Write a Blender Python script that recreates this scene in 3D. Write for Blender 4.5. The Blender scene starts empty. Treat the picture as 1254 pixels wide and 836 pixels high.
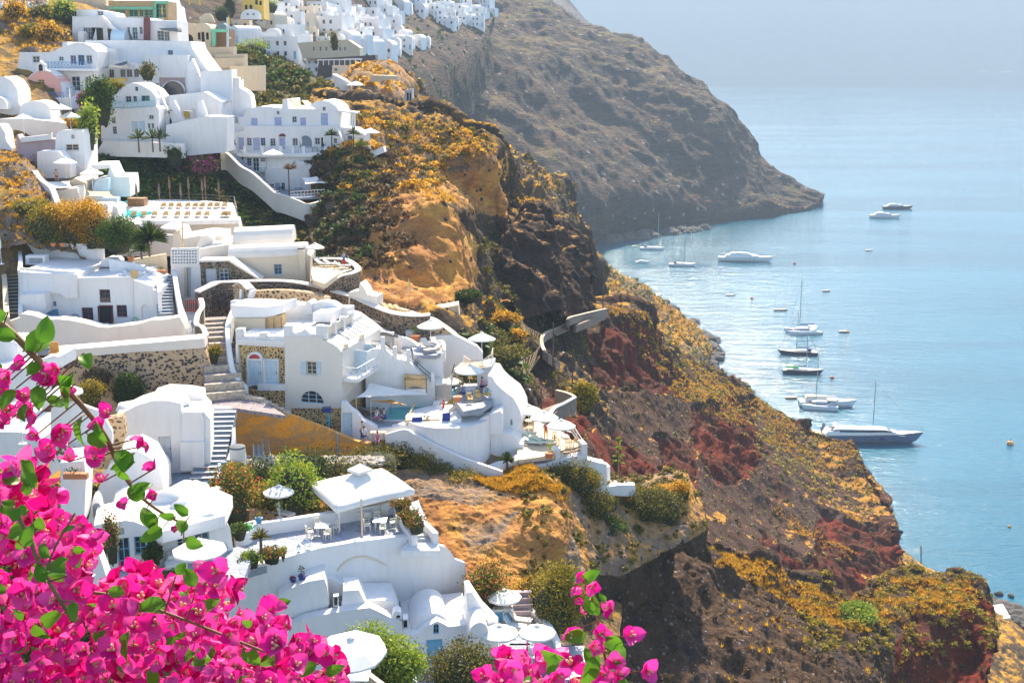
import bpy, bmesh, math, random
import numpy as np
from mathutils import Vector, Matrix, noise
from mathutils.geometry import tessellate_polygon
random.seed(7); RNG = np.random.default_rng(7)
R_ = math.radians
SC = bpy.context.scene
COL = SC.collection
# ------------------------------------------------------------ camera, light
CAMH = 120.0; FPX = 1500.0; PITCH = math.atan(343/1500)
cam = bpy.data.cameras.new('camera'); camo = bpy.data.objects.new('camera', cam); COL.objects.link(camo)
cam.sensor_width = 36; cam.lens = 36*FPX/1254; cam.clip_start = .05; cam.clip_end = 40000
camo.location = (0, 0, CAMH); camo.rotation_euler = (math.pi/2-PITCH, 0, 0)
SC.camera = camo
SUN_EL, SUN_AZ = R_(41), R_(7)         # azimuth measured clockwise from the view direction
w = bpy.data.worlds.new('World'); SC.world = w; w.use_nodes = True
nt = w.node_tree; nt.nodes.clear()
sky = nt.nodes.new('ShaderNodeTexSky'); sky.sky_type = 'NISHITA'; sky.sun_disc = False
sky.sun_elevation = SUN_EL; sky.sun_rotation = SUN_AZ; sky.dust_density = 1.0; sky.air_density = 1.0; sky.altitude = 100
bg = nt.nodes.new('ShaderNodeBackground'); bg.inputs[1].default_value = .13
wo = nt.nodes.new('ShaderNodeOutputWorld')
nt.links.new(sky.outputs[0], bg.inputs[0]); nt.links.new(bg.outputs[0], wo.inputs[0])
sl = bpy.data.lights.new('sun', 'SUN'); sl.energy = 5.0; sl.angle = R_(.53); sl.color = (1, .87, .67)
so = bpy.data.objects.new('sun', sl); COL.objects.link(so); so.location = (100, 100, 400)
sd = Vector((math.sin(SUN_AZ)*math.cos(SUN_EL), math.cos(SUN_AZ)*math.cos(SUN_EL), math.sin(SUN_EL)))
so.rotation_euler = sd.to_track_quat('Z', 'Y').to_euler()
SC.view_settings.view_transform = 'Standard'; SC.view_settings.look = 'None'
SC.view_settings.exposure = 1.27; SC.view_settings.gamma = 1
SC.render.engine = 'CYCLES'; SC.cycles.use_denoising = True
SC.cycles.max_bounces = 6; SC.cycles.diffuse_bounces = 3; SC.cycles.glossy_bounces = 2; SC.cycles.transmission_bounces = 3
SC.cycles.volume_bounces = 0; SC.cycles.transparent_max_bounces = 6
SC.cycles.caustics_reflective = False; SC.cycles.caustics_refractive = False; SC.cycles.sample_clamp_indirect = 4
# ------------------------------------------------------------ picture point -> place
_f = Vector((0, math.cos(PITCH), -math.sin(PITCH))); _u = Vector((0, math.sin(PITCH), math.cos(PITCH)))
CAM = Vector((0, 0, CAMH))
def ray(px, py): return Vector(((px-627), 0, 0)) + _u*(418-py) + _f*FPX
def P(px, py, d):
    r = ray(px, py); return CAM + r*(d/r.y)
def PZ(px, py, z=0.0):
    r = ray(px, py); return CAM + r*((z-CAMH)/r.z)
def Rg(x0, y0, s=4.18):
    return lambda x, y: (x0+x/s, y0+y/s)
# ------------------------------------------------------------ materials
MATS = {}
def _mat(name):
    m = bpy.data.materials.new(name); m.use_nodes = True
    n = m.node_tree; b = n.nodes['Principled BSDF']; return m, n, b
def _pos(n, scale=1.0, stretch=(1, 1, 1)):
    g = n.nodes.new('ShaderNodeNewGeometry'); mp = n.nodes.new('ShaderNodeMapping')
    mp.inputs['Scale'].default_value = (scale*stretch[0], scale*stretch[1], scale*stretch[2])
    n.links.new(g.outputs['Position'], mp.inputs[0]); return g, mp
def _noise(n, vec, scale, detail=6, rough=.6, dist=0.0):
    t = n.nodes.new('ShaderNodeTexNoise'); t.inputs['Scale'].default_value = scale
    t.inputs['Detail'].default_value = detail; t.inputs['Roughness'].default_value = rough; t.inputs['Distortion'].default_value = dist
    n.links.new(vec, t.inputs['Vector']); return t
def _ramp(n, fac, stops):
    r = n.nodes.new('ShaderNodeValToRGB'); e = r.color_ramp.elements
    while len(e) < len(stops): e.new(.5)
    for k, (p, c) in enumerate(stops):
        e[k].position = p; e[k].color = (*c[:3], 1) if not isinstance(c, (int, float)) else (c, c, c, 1)
    n.links.new(fac, r.inputs[0]); return r
def _mix(n, fac, a, b, mode='MIX'):
    m = n.nodes.new('ShaderNodeMix'); m.data_type = 'RGBA'; m.blend_type = mode
    for sck, v in ((m.inputs[0], fac), (m.inputs[6], a), (m.inputs[7], b)):
        if isinstance(v, (int, float)): sck.default_value = v
        elif isinstance(v, tuple): sck.default_value = (*v[:3], 1)
        else: n.links.new(v, sck)
    return m.outputs[2]
def _math(n, op, a, b=0.0, c=None):
    m = n.nodes.new('ShaderNodeMath'); m.operation = op
    for k, v in enumerate((a, b) if c is None else (a, b, c)):
        if isinstance(v, (int, float)): m.inputs[k].default_value = v
        else: n.links.new(v, m.inputs[k])
    return m.outputs[0]
def _bump(n, b, h, strength=.5, dist=.1):
    bp = n.nodes.new('ShaderNodeBump'); bp.inputs['Strength'].default_value = strength; bp.inputs['Distance'].default_value = dist
    n.links.new(h, bp.inputs['Height']); n.links.new(bp.outputs[0], b.inputs['Normal']); return bp
def plain(name, col, rough=.6, metal=0.0, var=.12, scale=3.0, spec=None):
    if name in MATS: return MATS[name]
    m, n, b = _mat(name); g, mp = _pos(n)
    t = _noise(n, mp.outputs[0], scale, 4)
    r = _ramp(n, t.outputs[0], [(.3, tuple(c*(1-var) for c in col)), (.7, tuple(min(1, c*(1+var)) for c in col))])
    n.links.new(r.outputs[0], b.inputs['Base Color'])
    b.inputs['Roughness'].default_value = rough; b.inputs['Metallic'].default_value = metal
    MATS[name] = m; return m
def plaster(name, col, dirt=(.55, .47, .38), amt=.25, bev=.07):
    """limewashed wall: hand-trowelled relief, soft arrises, faint weather streaks"""
    m, n, b = _mat(name); g, mp = _pos(n)
    big = _noise(n, mp.outputs[0], .35, 4, .6); fine = _noise(n, mp.outputs[0], 5, 6, .65)
    g2, mp2 = _pos(n, 1, (1.3, 1.3, .18)); st = _noise(n, mp2.outputs[0], 1.6, 5, .6, .4)
    k = _ramp(n, st.outputs[0], [(.5, 0.0), (.78, amt)])
    c1 = _mix(n, k.outputs[0], tuple(col), tuple(dirt))
    v = _ramp(n, big.outputs[0], [(.3, (.93, .93, .93)), (.65, (1, 1, 1))])
    c2 = _mix(n, 1.0, c1, v.outputs[0], 'MULTIPLY')
    n.links.new(c2, b.inputs['Base Color']); b.inputs['Roughness'].default_value = .85
    bv = n.nodes.new('ShaderNodeBevel'); bv.samples = 2; bv.inputs['Radius'].default_value = bev
    h = _math(n, 'ADD', _math(n, 'MULTIPLY', fine.outputs[0], .25), big.outputs[0])
    bp = _bump(n, b, h, .35, .12); n.links.new(bv.outputs[0], bp.inputs['Normal'])
    MATS[name] = m; return m
def rock(name, cols, dark, grass, gs=(.55, .8), scale=.12, strata=(1, 1, 1), speck=None, pits=.35, gthr=.5, bump=.6, green=(.06, .08, .02), dist=.4, gr2=.55):
    """bare cliff in several earth tones, pitted and cracked; dry grass where the ground is level enough to hold it"""
    m, n, b = _mat(name); g, mp = _pos(n, 1, strata)
    a = _noise(n, mp.outputs[0], scale, 8, .62, 1.2)
    k = [(.28+.5*i/(len(cols)-1), c) for i, c in enumerate(cols)]
    base = _ramp(n, a.outputs[0], k).outputs[0]
    f = _noise(n, mp.outputs[0], scale*9, 8, .7, .3)
    base = _mix(n, _ramp(n, f.outputs[0], [(.38, pits), (.5, 0.0)]).outputs[0], base, tuple(dark))
    vb = n.nodes.new('ShaderNodeTexVoronoi'); vb.inputs['Scale'].default_value = scale*14
    n.links.new(mp.outputs[0], vb.inputs['Vector'])
    fr = _noise(n, mp.outputs[0], scale*40, 6, .7)
    base = _mix(n, .55, base, _ramp(n, fr.outputs[0], [(.3, (.45, .45, .45)), (.7, (1.5, 1.45, 1.4))]).outputs[0], 'MULTIPLY')
    if speck:
        sp = n.nodes.new('ShaderNodeTexVoronoi'); sp.inputs['Scale'].default_value = speck[0]; sp.inputs['Randomness'].default_value = 1
        n.links.new(g.outputs['Position'], sp.inputs['Vector'])
        thr = _noise(n, g.outputs['Position'], speck[0]*.25, 3)
        q = _math(n, 'SUBTRACT', _math(n, 'MULTIPLY', thr.outputs[0], speck[1]), sp.outputs['Distance'])
        base = _mix(n, _ramp(n, q, [(.0, 0.0), (.03, 1.0)]).outputs[0], base, tuple(speck[2]))
    sep = n.nodes.new('ShaderNodeSeparateXYZ'); n.links.new(g.outputs['Normal'], sep.inputs[0])
    gn = _noise(n, g.outputs['Position'], scale*3, 6, .7)
    up = _math(n, 'ADD', sep.outputs[2], _math(n, 'MULTIPLY', _math(n, 'SUBTRACT', gn.outputs[0], .5), 1.1))
    gm = _ramp(n, up, [(gs[0], 0.0), (gs[1], 1.0)])
    gc = _noise(n, g.outputs['Position'], 1.1, 5, .7); gg = _noise(n, g.outputs['Position'], .35, 4, .6)
    gcol = _ramp(n, gc.outputs[0], [(.3, tuple(c*.45 for c in grass)), (.5, grass), (.75, tuple(min(1, c*1.5) for c in grass))]).outputs[0]
    gcol = _mix(n, _ramp(n, gg.outputs[0], [(gr2, 0.0), (gr2+.1, .8)]).outputs[0], gcol, tuple(green))
    col = _mix(n, gm.outputs[0], base, gcol)
    n.links.new(col, b.inputs['Base Color']); b.inputs['Roughness'].default_value = .95
    b.inputs['Specular IOR Level'].default_value = .15
    h = _math(n, 'ADD', _math(n, 'MULTIPLY', f.outputs[0], .8), _math(n, 'ADD', _math(n, 'MULTIPLY', fr.outputs[0], .35), _math(n, 'MULTIPLY', vb.outputs['Distance'], .35)))
    _bump(n, b, h, bump, dist)
    MATS[name] = m; return m
def leafy(name, stops, rough=.6, trans=.35, tint=1.0):
    """leaf or grass blade colour that differs from blade to blade, light passing through"""
    m, n, b = _mat(name); g = n.nodes.new('ShaderNodeNewGeometry')
    r = _ramp(n, g.outputs['Random Per Island'], stops)
    nn = _noise(n, g.outputs['Position'], .8, 3)
    c = _mix(n, .6, r.outputs[0], _ramp(n, nn.outputs[0], [(.3, (.55, .6, .5)), (.7, (1.35, 1.3, 1.2))]).outputs[0], 'MULTIPLY')
    n.links.new(c, b.inputs['Base Color']); b.inputs['Roughness'].default_value = rough
    b.inputs['Specular IOR Level'].default_value = .2
    tr = n.nodes.new('ShaderNodeBsdfTranslucent'); n.links.new(c, tr.inputs[0])
    ms = n.nodes.new('ShaderNodeMixShader'); ms.inputs[0].default_value = trans
    o = n.nodes['Material Output']; n.links.new(b.outputs[0], ms.inputs[1]); n.links.new(tr.outputs[0], ms.inputs[2]); n.links.new(ms.outputs[0], o.inputs[0])
    MATS[name] = m; return m
plaster('white', (.82, .80, .79), (.56, .50, .44), .3)
plaster('bouncewhite', (.80, .74, .66), (.6, .5, .4), .2)  # white plaster with warm bounced light put into its colour
plaster('cream', (.78, .66, .50), (.6, .45, .3), .2)
plaster('beige', (.60, .50, .36), (.4, .3, .2), .3)
plaster('pink', (.80, .42, .36), (.6, .3, .25), .2)
plaster('peach', (.72, .42, .24), (.5, .3, .2), .2)
plaster('mauve', (.50, .38, .40), (.3, .22, .22), .7)
plaster('slate', (.22, .25, .30), (.3, .3, .3), .3)
plaster('greywash', (.42, .44, .48), (.3, .3, .3), .3)
plaster('sand', (.66, .54, .38), (.45, .35, .22), .4)
plaster('paleblue', (.55, .68, .76), (.4, .5, .5), .2)
plain('glass', (.03, .045, .06), .08, var=.3); plain('darkin', (.015, .014, .015), .8)
plain('bluepaint', (.03, .22, .50), .45); plain('bluedoor', (.16, .42, .62), .45); plain('lav', (.36, .40, .60), .5)
plain('palepaint', (.50, .62, .70), .5); plain('greydoor', (.52, .54, .58), .5); plain('whitepaint', (.80, .80, .80), .4)
plain('maroon', (.14, .03, .03), .5); plain('redpaint', (.45, .04, .03), .5); plain('wood', (.30, .16, .07), .6, var=.3)
plain('lightwood', (.52, .34, .16), .6, var=.3); plain('canvas', (.80, .77, .72), .8, var=.05); plain('tancanvas', (.62, .42, .2), .8)
plain('greycanvas', (.10, .12, .14), .8); plain('orangecanvas', (.75, .33, .06), .8); plain('terracotta', (.55, .18, .07), .7)
plain('navy', (.01, .03, .20), .7); plain('teal', (.08, .40, .38), .5); plain('mint', (.18, .55, .36), .6)
plain('greyfab', (.33, .32, .32), .8); plain('steel', (.55, .55, .56), .3, .8); plain('darkmetal', (.05, .05, .055), .5, .3)
plain('yellowpaint', (.72, .45, .06), .6); plain('skin', (.50, .30, .20), .6, var=.05); plain('hair', (.05, .03, .02), .6)
plain('redcloth', (.5, .03, .03), .8); plain('bluecloth', (.05, .15, .45), .8); plain('tealcloth', (.05, .35, .45), .8)
plain('whitecloth', (.75, .75, .76), .8); plain('pinkcloth', (.6, .2, .3), .8); plain('tile', (.28, .30, .36), .6, var=.25, scale=1.2)
plain('bark', (.14, .10, .065), .9, var=.4, scale=8); plain('twig', (.22, .12, .05), .7, var=.3, scale=30)
plain('greenplastic', (.05, .5, .12), .4); plain('netting', (.42, .30, .16), .9); plain('stepgrey', (.20, .24, .30), .8, var=.2)
plain('darkstone', (.075, .065, .06), .9, var=.5, scale=4); plain('palestone', (.45, .38, .30), .9, var=.4, scale=4)
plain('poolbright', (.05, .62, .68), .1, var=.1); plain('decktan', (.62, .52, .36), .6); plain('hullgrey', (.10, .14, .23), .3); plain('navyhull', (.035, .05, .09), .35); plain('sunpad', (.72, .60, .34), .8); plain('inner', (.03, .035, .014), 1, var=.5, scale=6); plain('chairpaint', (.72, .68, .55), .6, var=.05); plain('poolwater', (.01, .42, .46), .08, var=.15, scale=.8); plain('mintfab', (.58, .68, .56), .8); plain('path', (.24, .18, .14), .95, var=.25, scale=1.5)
def _masonry(name, mortar, stones, scale, gap=.06, cover=1.0):
    m, n, b = _mat(name); g, mp = _pos(n)
    nz = _noise(n, mp.outputs[0], scale*.8, 3)
    v = n.nodes.new('ShaderNodeTexVoronoi'); v.feature = 'DISTANCE_TO_EDGE'; v.inputs['Scale'].default_value = scale
    v2 = n.nodes.new('ShaderNodeTexVoronoi'); v2.inputs['Scale'].default_value = scale
    vv = _mix(n, .06, mp.outputs[0], nz.outputs['Color'], 'ADD')
    n.links.new(vv, v.inputs['Vector']); n.links.new(vv, v2.inputs['Vector'])
    sepc = n.nodes.new('ShaderNodeSeparateColor'); n.links.new(v2.outputs['Color'], sepc.inputs[0])
    r = _ramp(n, sepc.outputs[0], [(i/(len(stones)-1), c) for i, c in enumerate(stones)])
    e = _ramp(n, v.outputs['Distance'], [(gap, 0.0), (gap+.05, 1.0)]).outputs[0]
    if cover < 1: e = _math(n, 'MULTIPLY', e, _ramp(n, sepc.outputs[1], [(cover, 1.0), (cover+.02, 0.0)]).outputs[0])
    mo = _mix(n, _ramp(n, nz.outputs[0], [(.3, .3), (.7, .0)]).outputs[0], tuple(mortar), tuple(c*.5 for c in mortar))
    n.links.new(_mix(n, e, mo, r.outputs[0]), b.inputs['Base Color']); b.inputs['Roughness'].default_value = .9
    _bump(n, b, e, .8, .08); MATS[name] = m
_masonry('stone_dark', (.34, .26, .18), [(.045, .04, .04), (.10, .07, .05), (.05, .05, .055), (.25, .15, .08)], 2.6, .05)
_masonry('stone_tan', (.60, .42, .24), [(.05, .04, .035), (.12, .08, .06), (.30, .18, .10), (.07, .06, .06)], 2.6, .16)
_masonry('stone_gold', (.72, .50, .22), [(.04, .03, .03), (.10, .06, .04), (.16, .09, .05)], 3.6, .13)
_masonry('stone_sandy', (.58, .42, .27), [(.10, .07, .06), (.06, .05, .05), (.3, .2, .13)], 3.2, .14, .42)
_masonry('cobble', (.42, .36, .36), [(.20, .17, .19), (.32, .27, .27), (.15, .14, .17)], 3.0, .06)
_masonry('paver', (.45, .46, .50), [(.28, .31, .38), (.33, .35, .42), (.25, .28, .35)], 1.3, .03)
rock('m_tuff', [(.40, .17, .035), (.52, .26, .06), (.24, .18, .14), (.62, .32, .07), (.30, .20, .13)], (.13, .09, .06), (.55, .27, .03), (1.0, 1.2), .14, (1, 1, .8), (.9, .42, (.05, .045, .05)), .6, bump=.8)
rock('m_cliff', [(.20, .11, .05), (.46, .21, .05), (.20, .15, .11), (.56, .28, .08), (.30, .17, .08)], (.07, .055, .045), (.52, .27, .03), (.88, 1.12), .075, (1, 1, 1.5), (.5, .40, (.05, .045, .045)), .6, bump=1, dist=.8)
rock('m_lava', [(.022, .019, .022), (.05, .034, .03), (.09, .05, .03), (.03, .025, .028), (.17, .095, .05)], (.02, .018, .02), (.45, .22, .04), (.95, 1.2), .09, (1, 1, 1.6), None, .6, bump=1, dist=.9)
rock('m_red', [(.085, .02, .011), (.075, .034, .017), (.055, .032, .022), (.095, .03, .016), (.07, .042, .030)], (.07, .03, .025), (.42, .20, .03), (.98, 1.3), .05, (1, 1, 1), (1.2, .34, (.28, .20, .18)), .45, bump=.9, dist=.7)
rock('m_ochre', [(.54, .23, .05), (.66, .32, .07), (.42, .18, .06), (.70, .36, .09), (.46, .27, .13)], (.20, .11, .05), (.55, .27, .03), (1.1, 1.3), .06, (1, 1, 2.6), (.55, .34, (.06, .05, .05)), .45, bump=.8, dist=.6)
rock('m_maroon', [(.12, .016, .007), (.17, .024, .009), (.07, .024, .013), (.15, .018, .007), (.09, .035, .018)], (.05, .015, .012), (.4, .19, .03), (1.05, 1.3), .06, (1, 1, .7), None, .5, bump=1, dist=.7)
rock('m_slope', [(.095, .058, .03), (.14, .08, .036), (.06, .042, .028), (.12, .085, .06), (.18, .095, .033)], (.05, .04, .035), (.48, .25, .03), (.82, 1.08), .09, (1, 1, 1), (.8, .38, (.06, .055, .055)), .5, bump=1, dist=.6)
rock('ochre', [(.86, .30, .02), (.95, .38, .03), (.55, .30, .12), (.92, .34, .02), (.96, .46, .07)], (.62, .40, .20), (.5, .3, .1), (.98, 1.0), .22, (1, 1, 1.4), None, .3, bump=.4, dist=.06)
rock('m_mound', [(.34, .24, .16), (.22, .17, .13), (.42, .30, .20), (.28, .22, .18)], (.06, .05, .05), (.50, .25, .03), (.92, 1.15), .25, (1, 1, 1), (1.2, .42, (.06, .055, .055)), .5, bump=.9, dist=.5)
rock('m_scrub', [(.20, .12, .05), (.26, .16, .07), (.12, .09, .06), (.28, .14, .05)], (.05, .04, .035), (.45, .24, .035), (.85, 1.2), .12, (1, 1, 1), (.5, .36, (.06, .05, .05)), .5, bump=.9, dist=.6)
rock('m_dark', [(.035, .025, .02), (.085, .05, .03), (.11, .062, .034), (.05, .035, .034), (.15, .095, .065)], (.02, .016, .016), (.50, .24, .03), (1.0, 1.25), .15, (1, 1, 1.2), (1.1, .38, (.25, .2, .18)), .5, bump=1, dist=.6)
rock('m_head', [(.08, .042, .028), (.12, .065, .04), (.04, .034, .032), (.155, .08, .05), (.065, .054, .033)], (.025, .022, .022), (.13, .09, .035), (.85, 1.25), .013, (1, 1, 5), (.09, .3, (.3, .25, .2)), .5, bump=1, dist=3, green=(.10, .11, .04))
rock('m_greenish', [(.14, .10, .05), (.10, .085, .04), (.22, .14, .06)], (.04, .04, .02), (.13, .10, .03), (.5, .9), .12, (1, 1, 1), None, .5, bump=.7, green=(.05, .07, .02), gr2=.45)
rock('m_green', [(.20, .14, .07), (.13, .11, .05), (.30, .19, .09)], (.05, .05, .03), (.14, .12, .04), (.2, .5), .12, (1, 1, 1), None, .5, bump=.7, green=(.06, .09, .025), gr2=.48)
leafy('l_green', [(0, (.03, .07, .01)), (.5, (.07, .13, .02)), (1, (.17, .22, .03))])
leafy('l_dark', [(0, (.025, .045, .012)), (.6, (.06, .095, .02)), (1, (.13, .16, .03))])
leafy('l_olive', [(0, (.05, .055, .015)), (.5, (.14, .13, .025)), (1, (.32, .25, .04))])
leafy('l_yellow', [(0, (.10, .10, .01)), (.5, (.30, .24, .02)), (1, (.50, .34, .03))])
leafy('l_orange', [(0, (.24, .11, .01)), (.5, (.58, .31, .025)), (1, (.80, .50, .05))], trans=.5)
leafy('l_brown', [(0, (.07, .045, .025)), (.6, (.14, .09, .045)), (1, (.22, .14, .06))])
leafy('l_lime', [(0, (.12, .2, .02)), (.6, (.3, .4, .04)), (1, (.5, .5, .06))])
leafy('l_flower', [(0, (.03, .07, .01)), (.6, (.10, .16, .02)), (.72, (.6, .05, .05)), (.85, (.7, .35, .05)), (1, (.25, .3, .04))])
leafy('l_magenta', [(0, (.04, .08, .015)), (.5, (.08, .12, .02)), (.7, (.45, .05, .22)), (1, (.6, .08, .3))])
# ------------------------------------------------------------ meshes and objects
OFF = {}
def thing(name, label, cat, loc, group=None):
    o = bpy.data.objects.new(name, None); COL.objects.link(o); o.empty_display_size = .3
    o.location = Vector(loc); o['label'] = label; o['category'] = cat
    if group: o['group'] = group
    OFF[o.name] = Vector(loc); return o
def tag(o, label, cat, group=None):
    o['label'] = label; o['category'] = cat
    if group: o['group'] = group
    return o
def mesh_np(name, V, F, mat, parent=None, smooth=False, kind=None, label=None, mats=None, midx=None):
    """V Nx3 array, F Mxk array (k = 3 or 4) or list of faces -> one linked object, vertices in world metres"""
    off = OFF.get(parent.name, Vector((0, 0, 0))) if parent else Vector((0, 0, 0))
    me = bpy.data.meshes.new(name)
    V = np.asarray(V, dtype=np.float64) - np.array(off)
    if isinstance(F, np.ndarray):
        k = F.shape[1]
        me.vertices.add(len(V)); me.vertices.foreach_set('co', V.astype(np.float32).ravel())
        me.loops.add(F.size); me.loops.foreach_set('vertex_index', F.astype(np.int32).ravel())
        me.polygons.add(len(F)); me.polygons.foreach_set('loop_start', np.arange(0, F.size, k, dtype=np.int32))
        me.polygons.foreach_set('loop_total', np.full(len(F), k, dtype=np.int32))
        me.update(calc_edges=True); me.validate()
    else:
        me.from_pydata([tuple(v) for v in V], [], F)
    for mm in (mats or [mat]): me.materials.append(MATS[mm])
    if midx is not None: me.polygons.foreach_set('material_index', np.asarray(midx, dtype=np.int32))
    if smooth: me.polygons.foreach_set('use_smooth', [True]*len(me.polygons))
    o = bpy.data.objects.new(name, me); COL.objects.link(o)
    if parent: o.parent = parent; OFF[o.name] = off
    if kind: o['kind'] = kind
    if label: o['label'] = label
    return o
class MB:
    """collects shapes given in world metres into one mesh"""
    def __init__(s): s.V = []; s.F = []
    def add(s, V, F):
        k = len(s.V); s.V += [tuple(v) for v in V]; s.F += [tuple(i+k for i in f) for f in F]; return s
    def box(s, c, sx, sy, sz, yaw=0.0):
        """c = centre of the base"""
        ca, sa = math.cos(yaw), math.sin(yaw); V = []
        for z in (0, sz):
            for x, y in ((-1, -1), (1, -1), (1, 1), (-1, 1)):
                X, Y = x*sx/2, y*sy/2; V.append((c[0]+X*ca-Y*sa, c[1]+X*sa+Y*ca, c[2]+z))
        return s.add(V, [(0, 3, 2, 1), (4, 5, 6, 7), (0, 1, 5, 4), (1, 2, 6, 5), (2, 3, 7, 6), (3, 0, 4, 7)])
    def tube(s, pts, r, n=6, r1=None, cap=True):
        pts = [Vector(p) for p in pts]; m = len(pts); V = []; rr = r1 if r1 is not None else r
        for i, p in enumerate(pts):
            t = (pts[min(i+1, m-1)]-pts[max(i-1, 0)]).normalized()
            a = t.cross(Vector((0, 0, 1)) if abs(t.z) < .9 else Vector((1, 0, 0))).normalized(); b = t.cross(a)
            q = r[i] if isinstance(r, (list, tuple)) else r+(rr-r)*i/max(1, m-1)
            for k in range(n):
                an = 2*math.pi*k/n; V.append(p+(a*math.cos(an)+b*math.sin(an))*q)
        F = [(i*n+k, i*n+(k+1) % n, (i+1)*n+(k+1) % n, (i+1)*n+k) for i in range(m-1) for k in range(n)]
        if cap: F += [tuple(range(n))[::-1], tuple(range((m-1)*n, m*n))]
        return s.add(V, F)
    def lathe(s, c, prof, n=12, sx=1.0, sy=1.0):
        V = []; c = Vector(c)
        for r, z in prof:
            for k in range(n):
                an = 2*math.pi*k/n; V.append(c+Vector((r*sx*math.cos(an), r*sy*math.sin(an), z)))
        m = len(prof)
        F = [(i*n+k, i*n+(k+1) % n, (i+1)*n+(k+1) % n, (i+1)*n+k) for i in range(m-1) for k in range(n)]
        F += [tuple(range(n))[::-1], tuple(range((m-1)*n, m*n))]
        return s.add(V, F)
    def beam(s, a, b, w_, h):
        """box from a to b, w_ wide, h high, a and b on its centre line"""
        a, b = Vector(a), Vector(b); t = (b-a).normalized()
        q = t.cross(Vector((0, 0, 1)))
        q = q.normalized() if q.length > 1e-4 else Vector((1, 0, 0)); u = q.cross(t)
        V = [p+q*x*w_/2+u*z*h/2 for p in (a, b) for x, z in ((-1, -1), (1, -1), (1, 1), (-1, 1))]
        return s.add(V, [(0, 1, 2, 3), (7, 6, 5, 4), (0, 4, 5, 1), (1, 5, 6, 2), (2, 6, 7, 3), (3, 7, 4, 0)])
    def build(s, name, mat, parent=None, smooth=False, kind=None, label=None):
        o = mesh_np(name, np.array(s.V), s.F, mat, parent, smooth, kind, label); return o
def dup_tree(o, loc, rz=0.0, sc=1.0, label=None):
    c = o.copy(); COL.objects.link(c); c.location = loc; c.rotation_euler = (0, 0, rz); c.scale = (sc, sc, sc)
    if label: c['label'] = label
    OFF[c.name] = Vector(loc)
    def rec(a, b):
        for ch in list(a.children):
            d = ch.copy(); COL.objects.link(d); d.parent = b; rec(ch, d)
    rec(o, c); return c
# ------------------------------------------------------------ land
def crom(pts, n):
    """n points evenly along a smooth curve through pts"""
    pts = np.array(pts, float)
    if len(pts) < 3: return pts[0]+(pts[-1]-pts[0])*np.linspace(0, 1, n)[:, None]
    q = np.vstack([2*pts[0]-pts[1], pts, 2*pts[-1]-pts[-2]]); out = []
    for i in range(len(pts)-1):
        t = np.linspace(0, 1, 24, endpoint=False)[:, None]; a, b, c, d = q[i], q[i+1], q[i+2], q[i+3]
        out.append(.5*((2*b)+(-a+c)*t+(2*a-5*b+4*c-d)*t*t+(-a+3*b-3*c+d)*t**3))
    out = np.vstack(out+[pts[-1][None]]); L = np.r_[0, np.cumsum(np.linalg.norm(np.diff(out, axis=0), axis=1))]
    s = np.linspace(0, L[-1], n)
    return np.stack([np.interp(s, L, out[:, k]) for k in range(3)], 1)
def fbm(p, sc, oct_=5, ridged=False, seed=0.0):
    f = noise.fractal; q = Vector((seed, seed*1.7, -seed))
    if ridged: return np.array([noise.ridged_multi_fractal(Vector(v)*sc+q, .9, 2.1, oct_, 1.0, 2.0) for v in p])-1.0
    return np.array([f(Vector(v)*sc+q, .9, 2.1, oct_) for v in p])
SHEETS = {}
def proj(pts):
    d = pts-np.array(CAM); y = d @ np.array(_f); return 627+FPX*d[:, 0]/y, 418-FPX*(d @ np.array(_u))/y
def inpoly(poly, x, y):
    c = np.zeros(x.shape, bool)
    for (x0, y0), (x1, y1) in zip(poly, poly[1:]+poly[:1]):
        if y0 != y1: c ^= ((y0 > y) != (y1 > y)) & (x < (x1-x0)*(y-y0)/(y1-y0)+x0)
    return c
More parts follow.
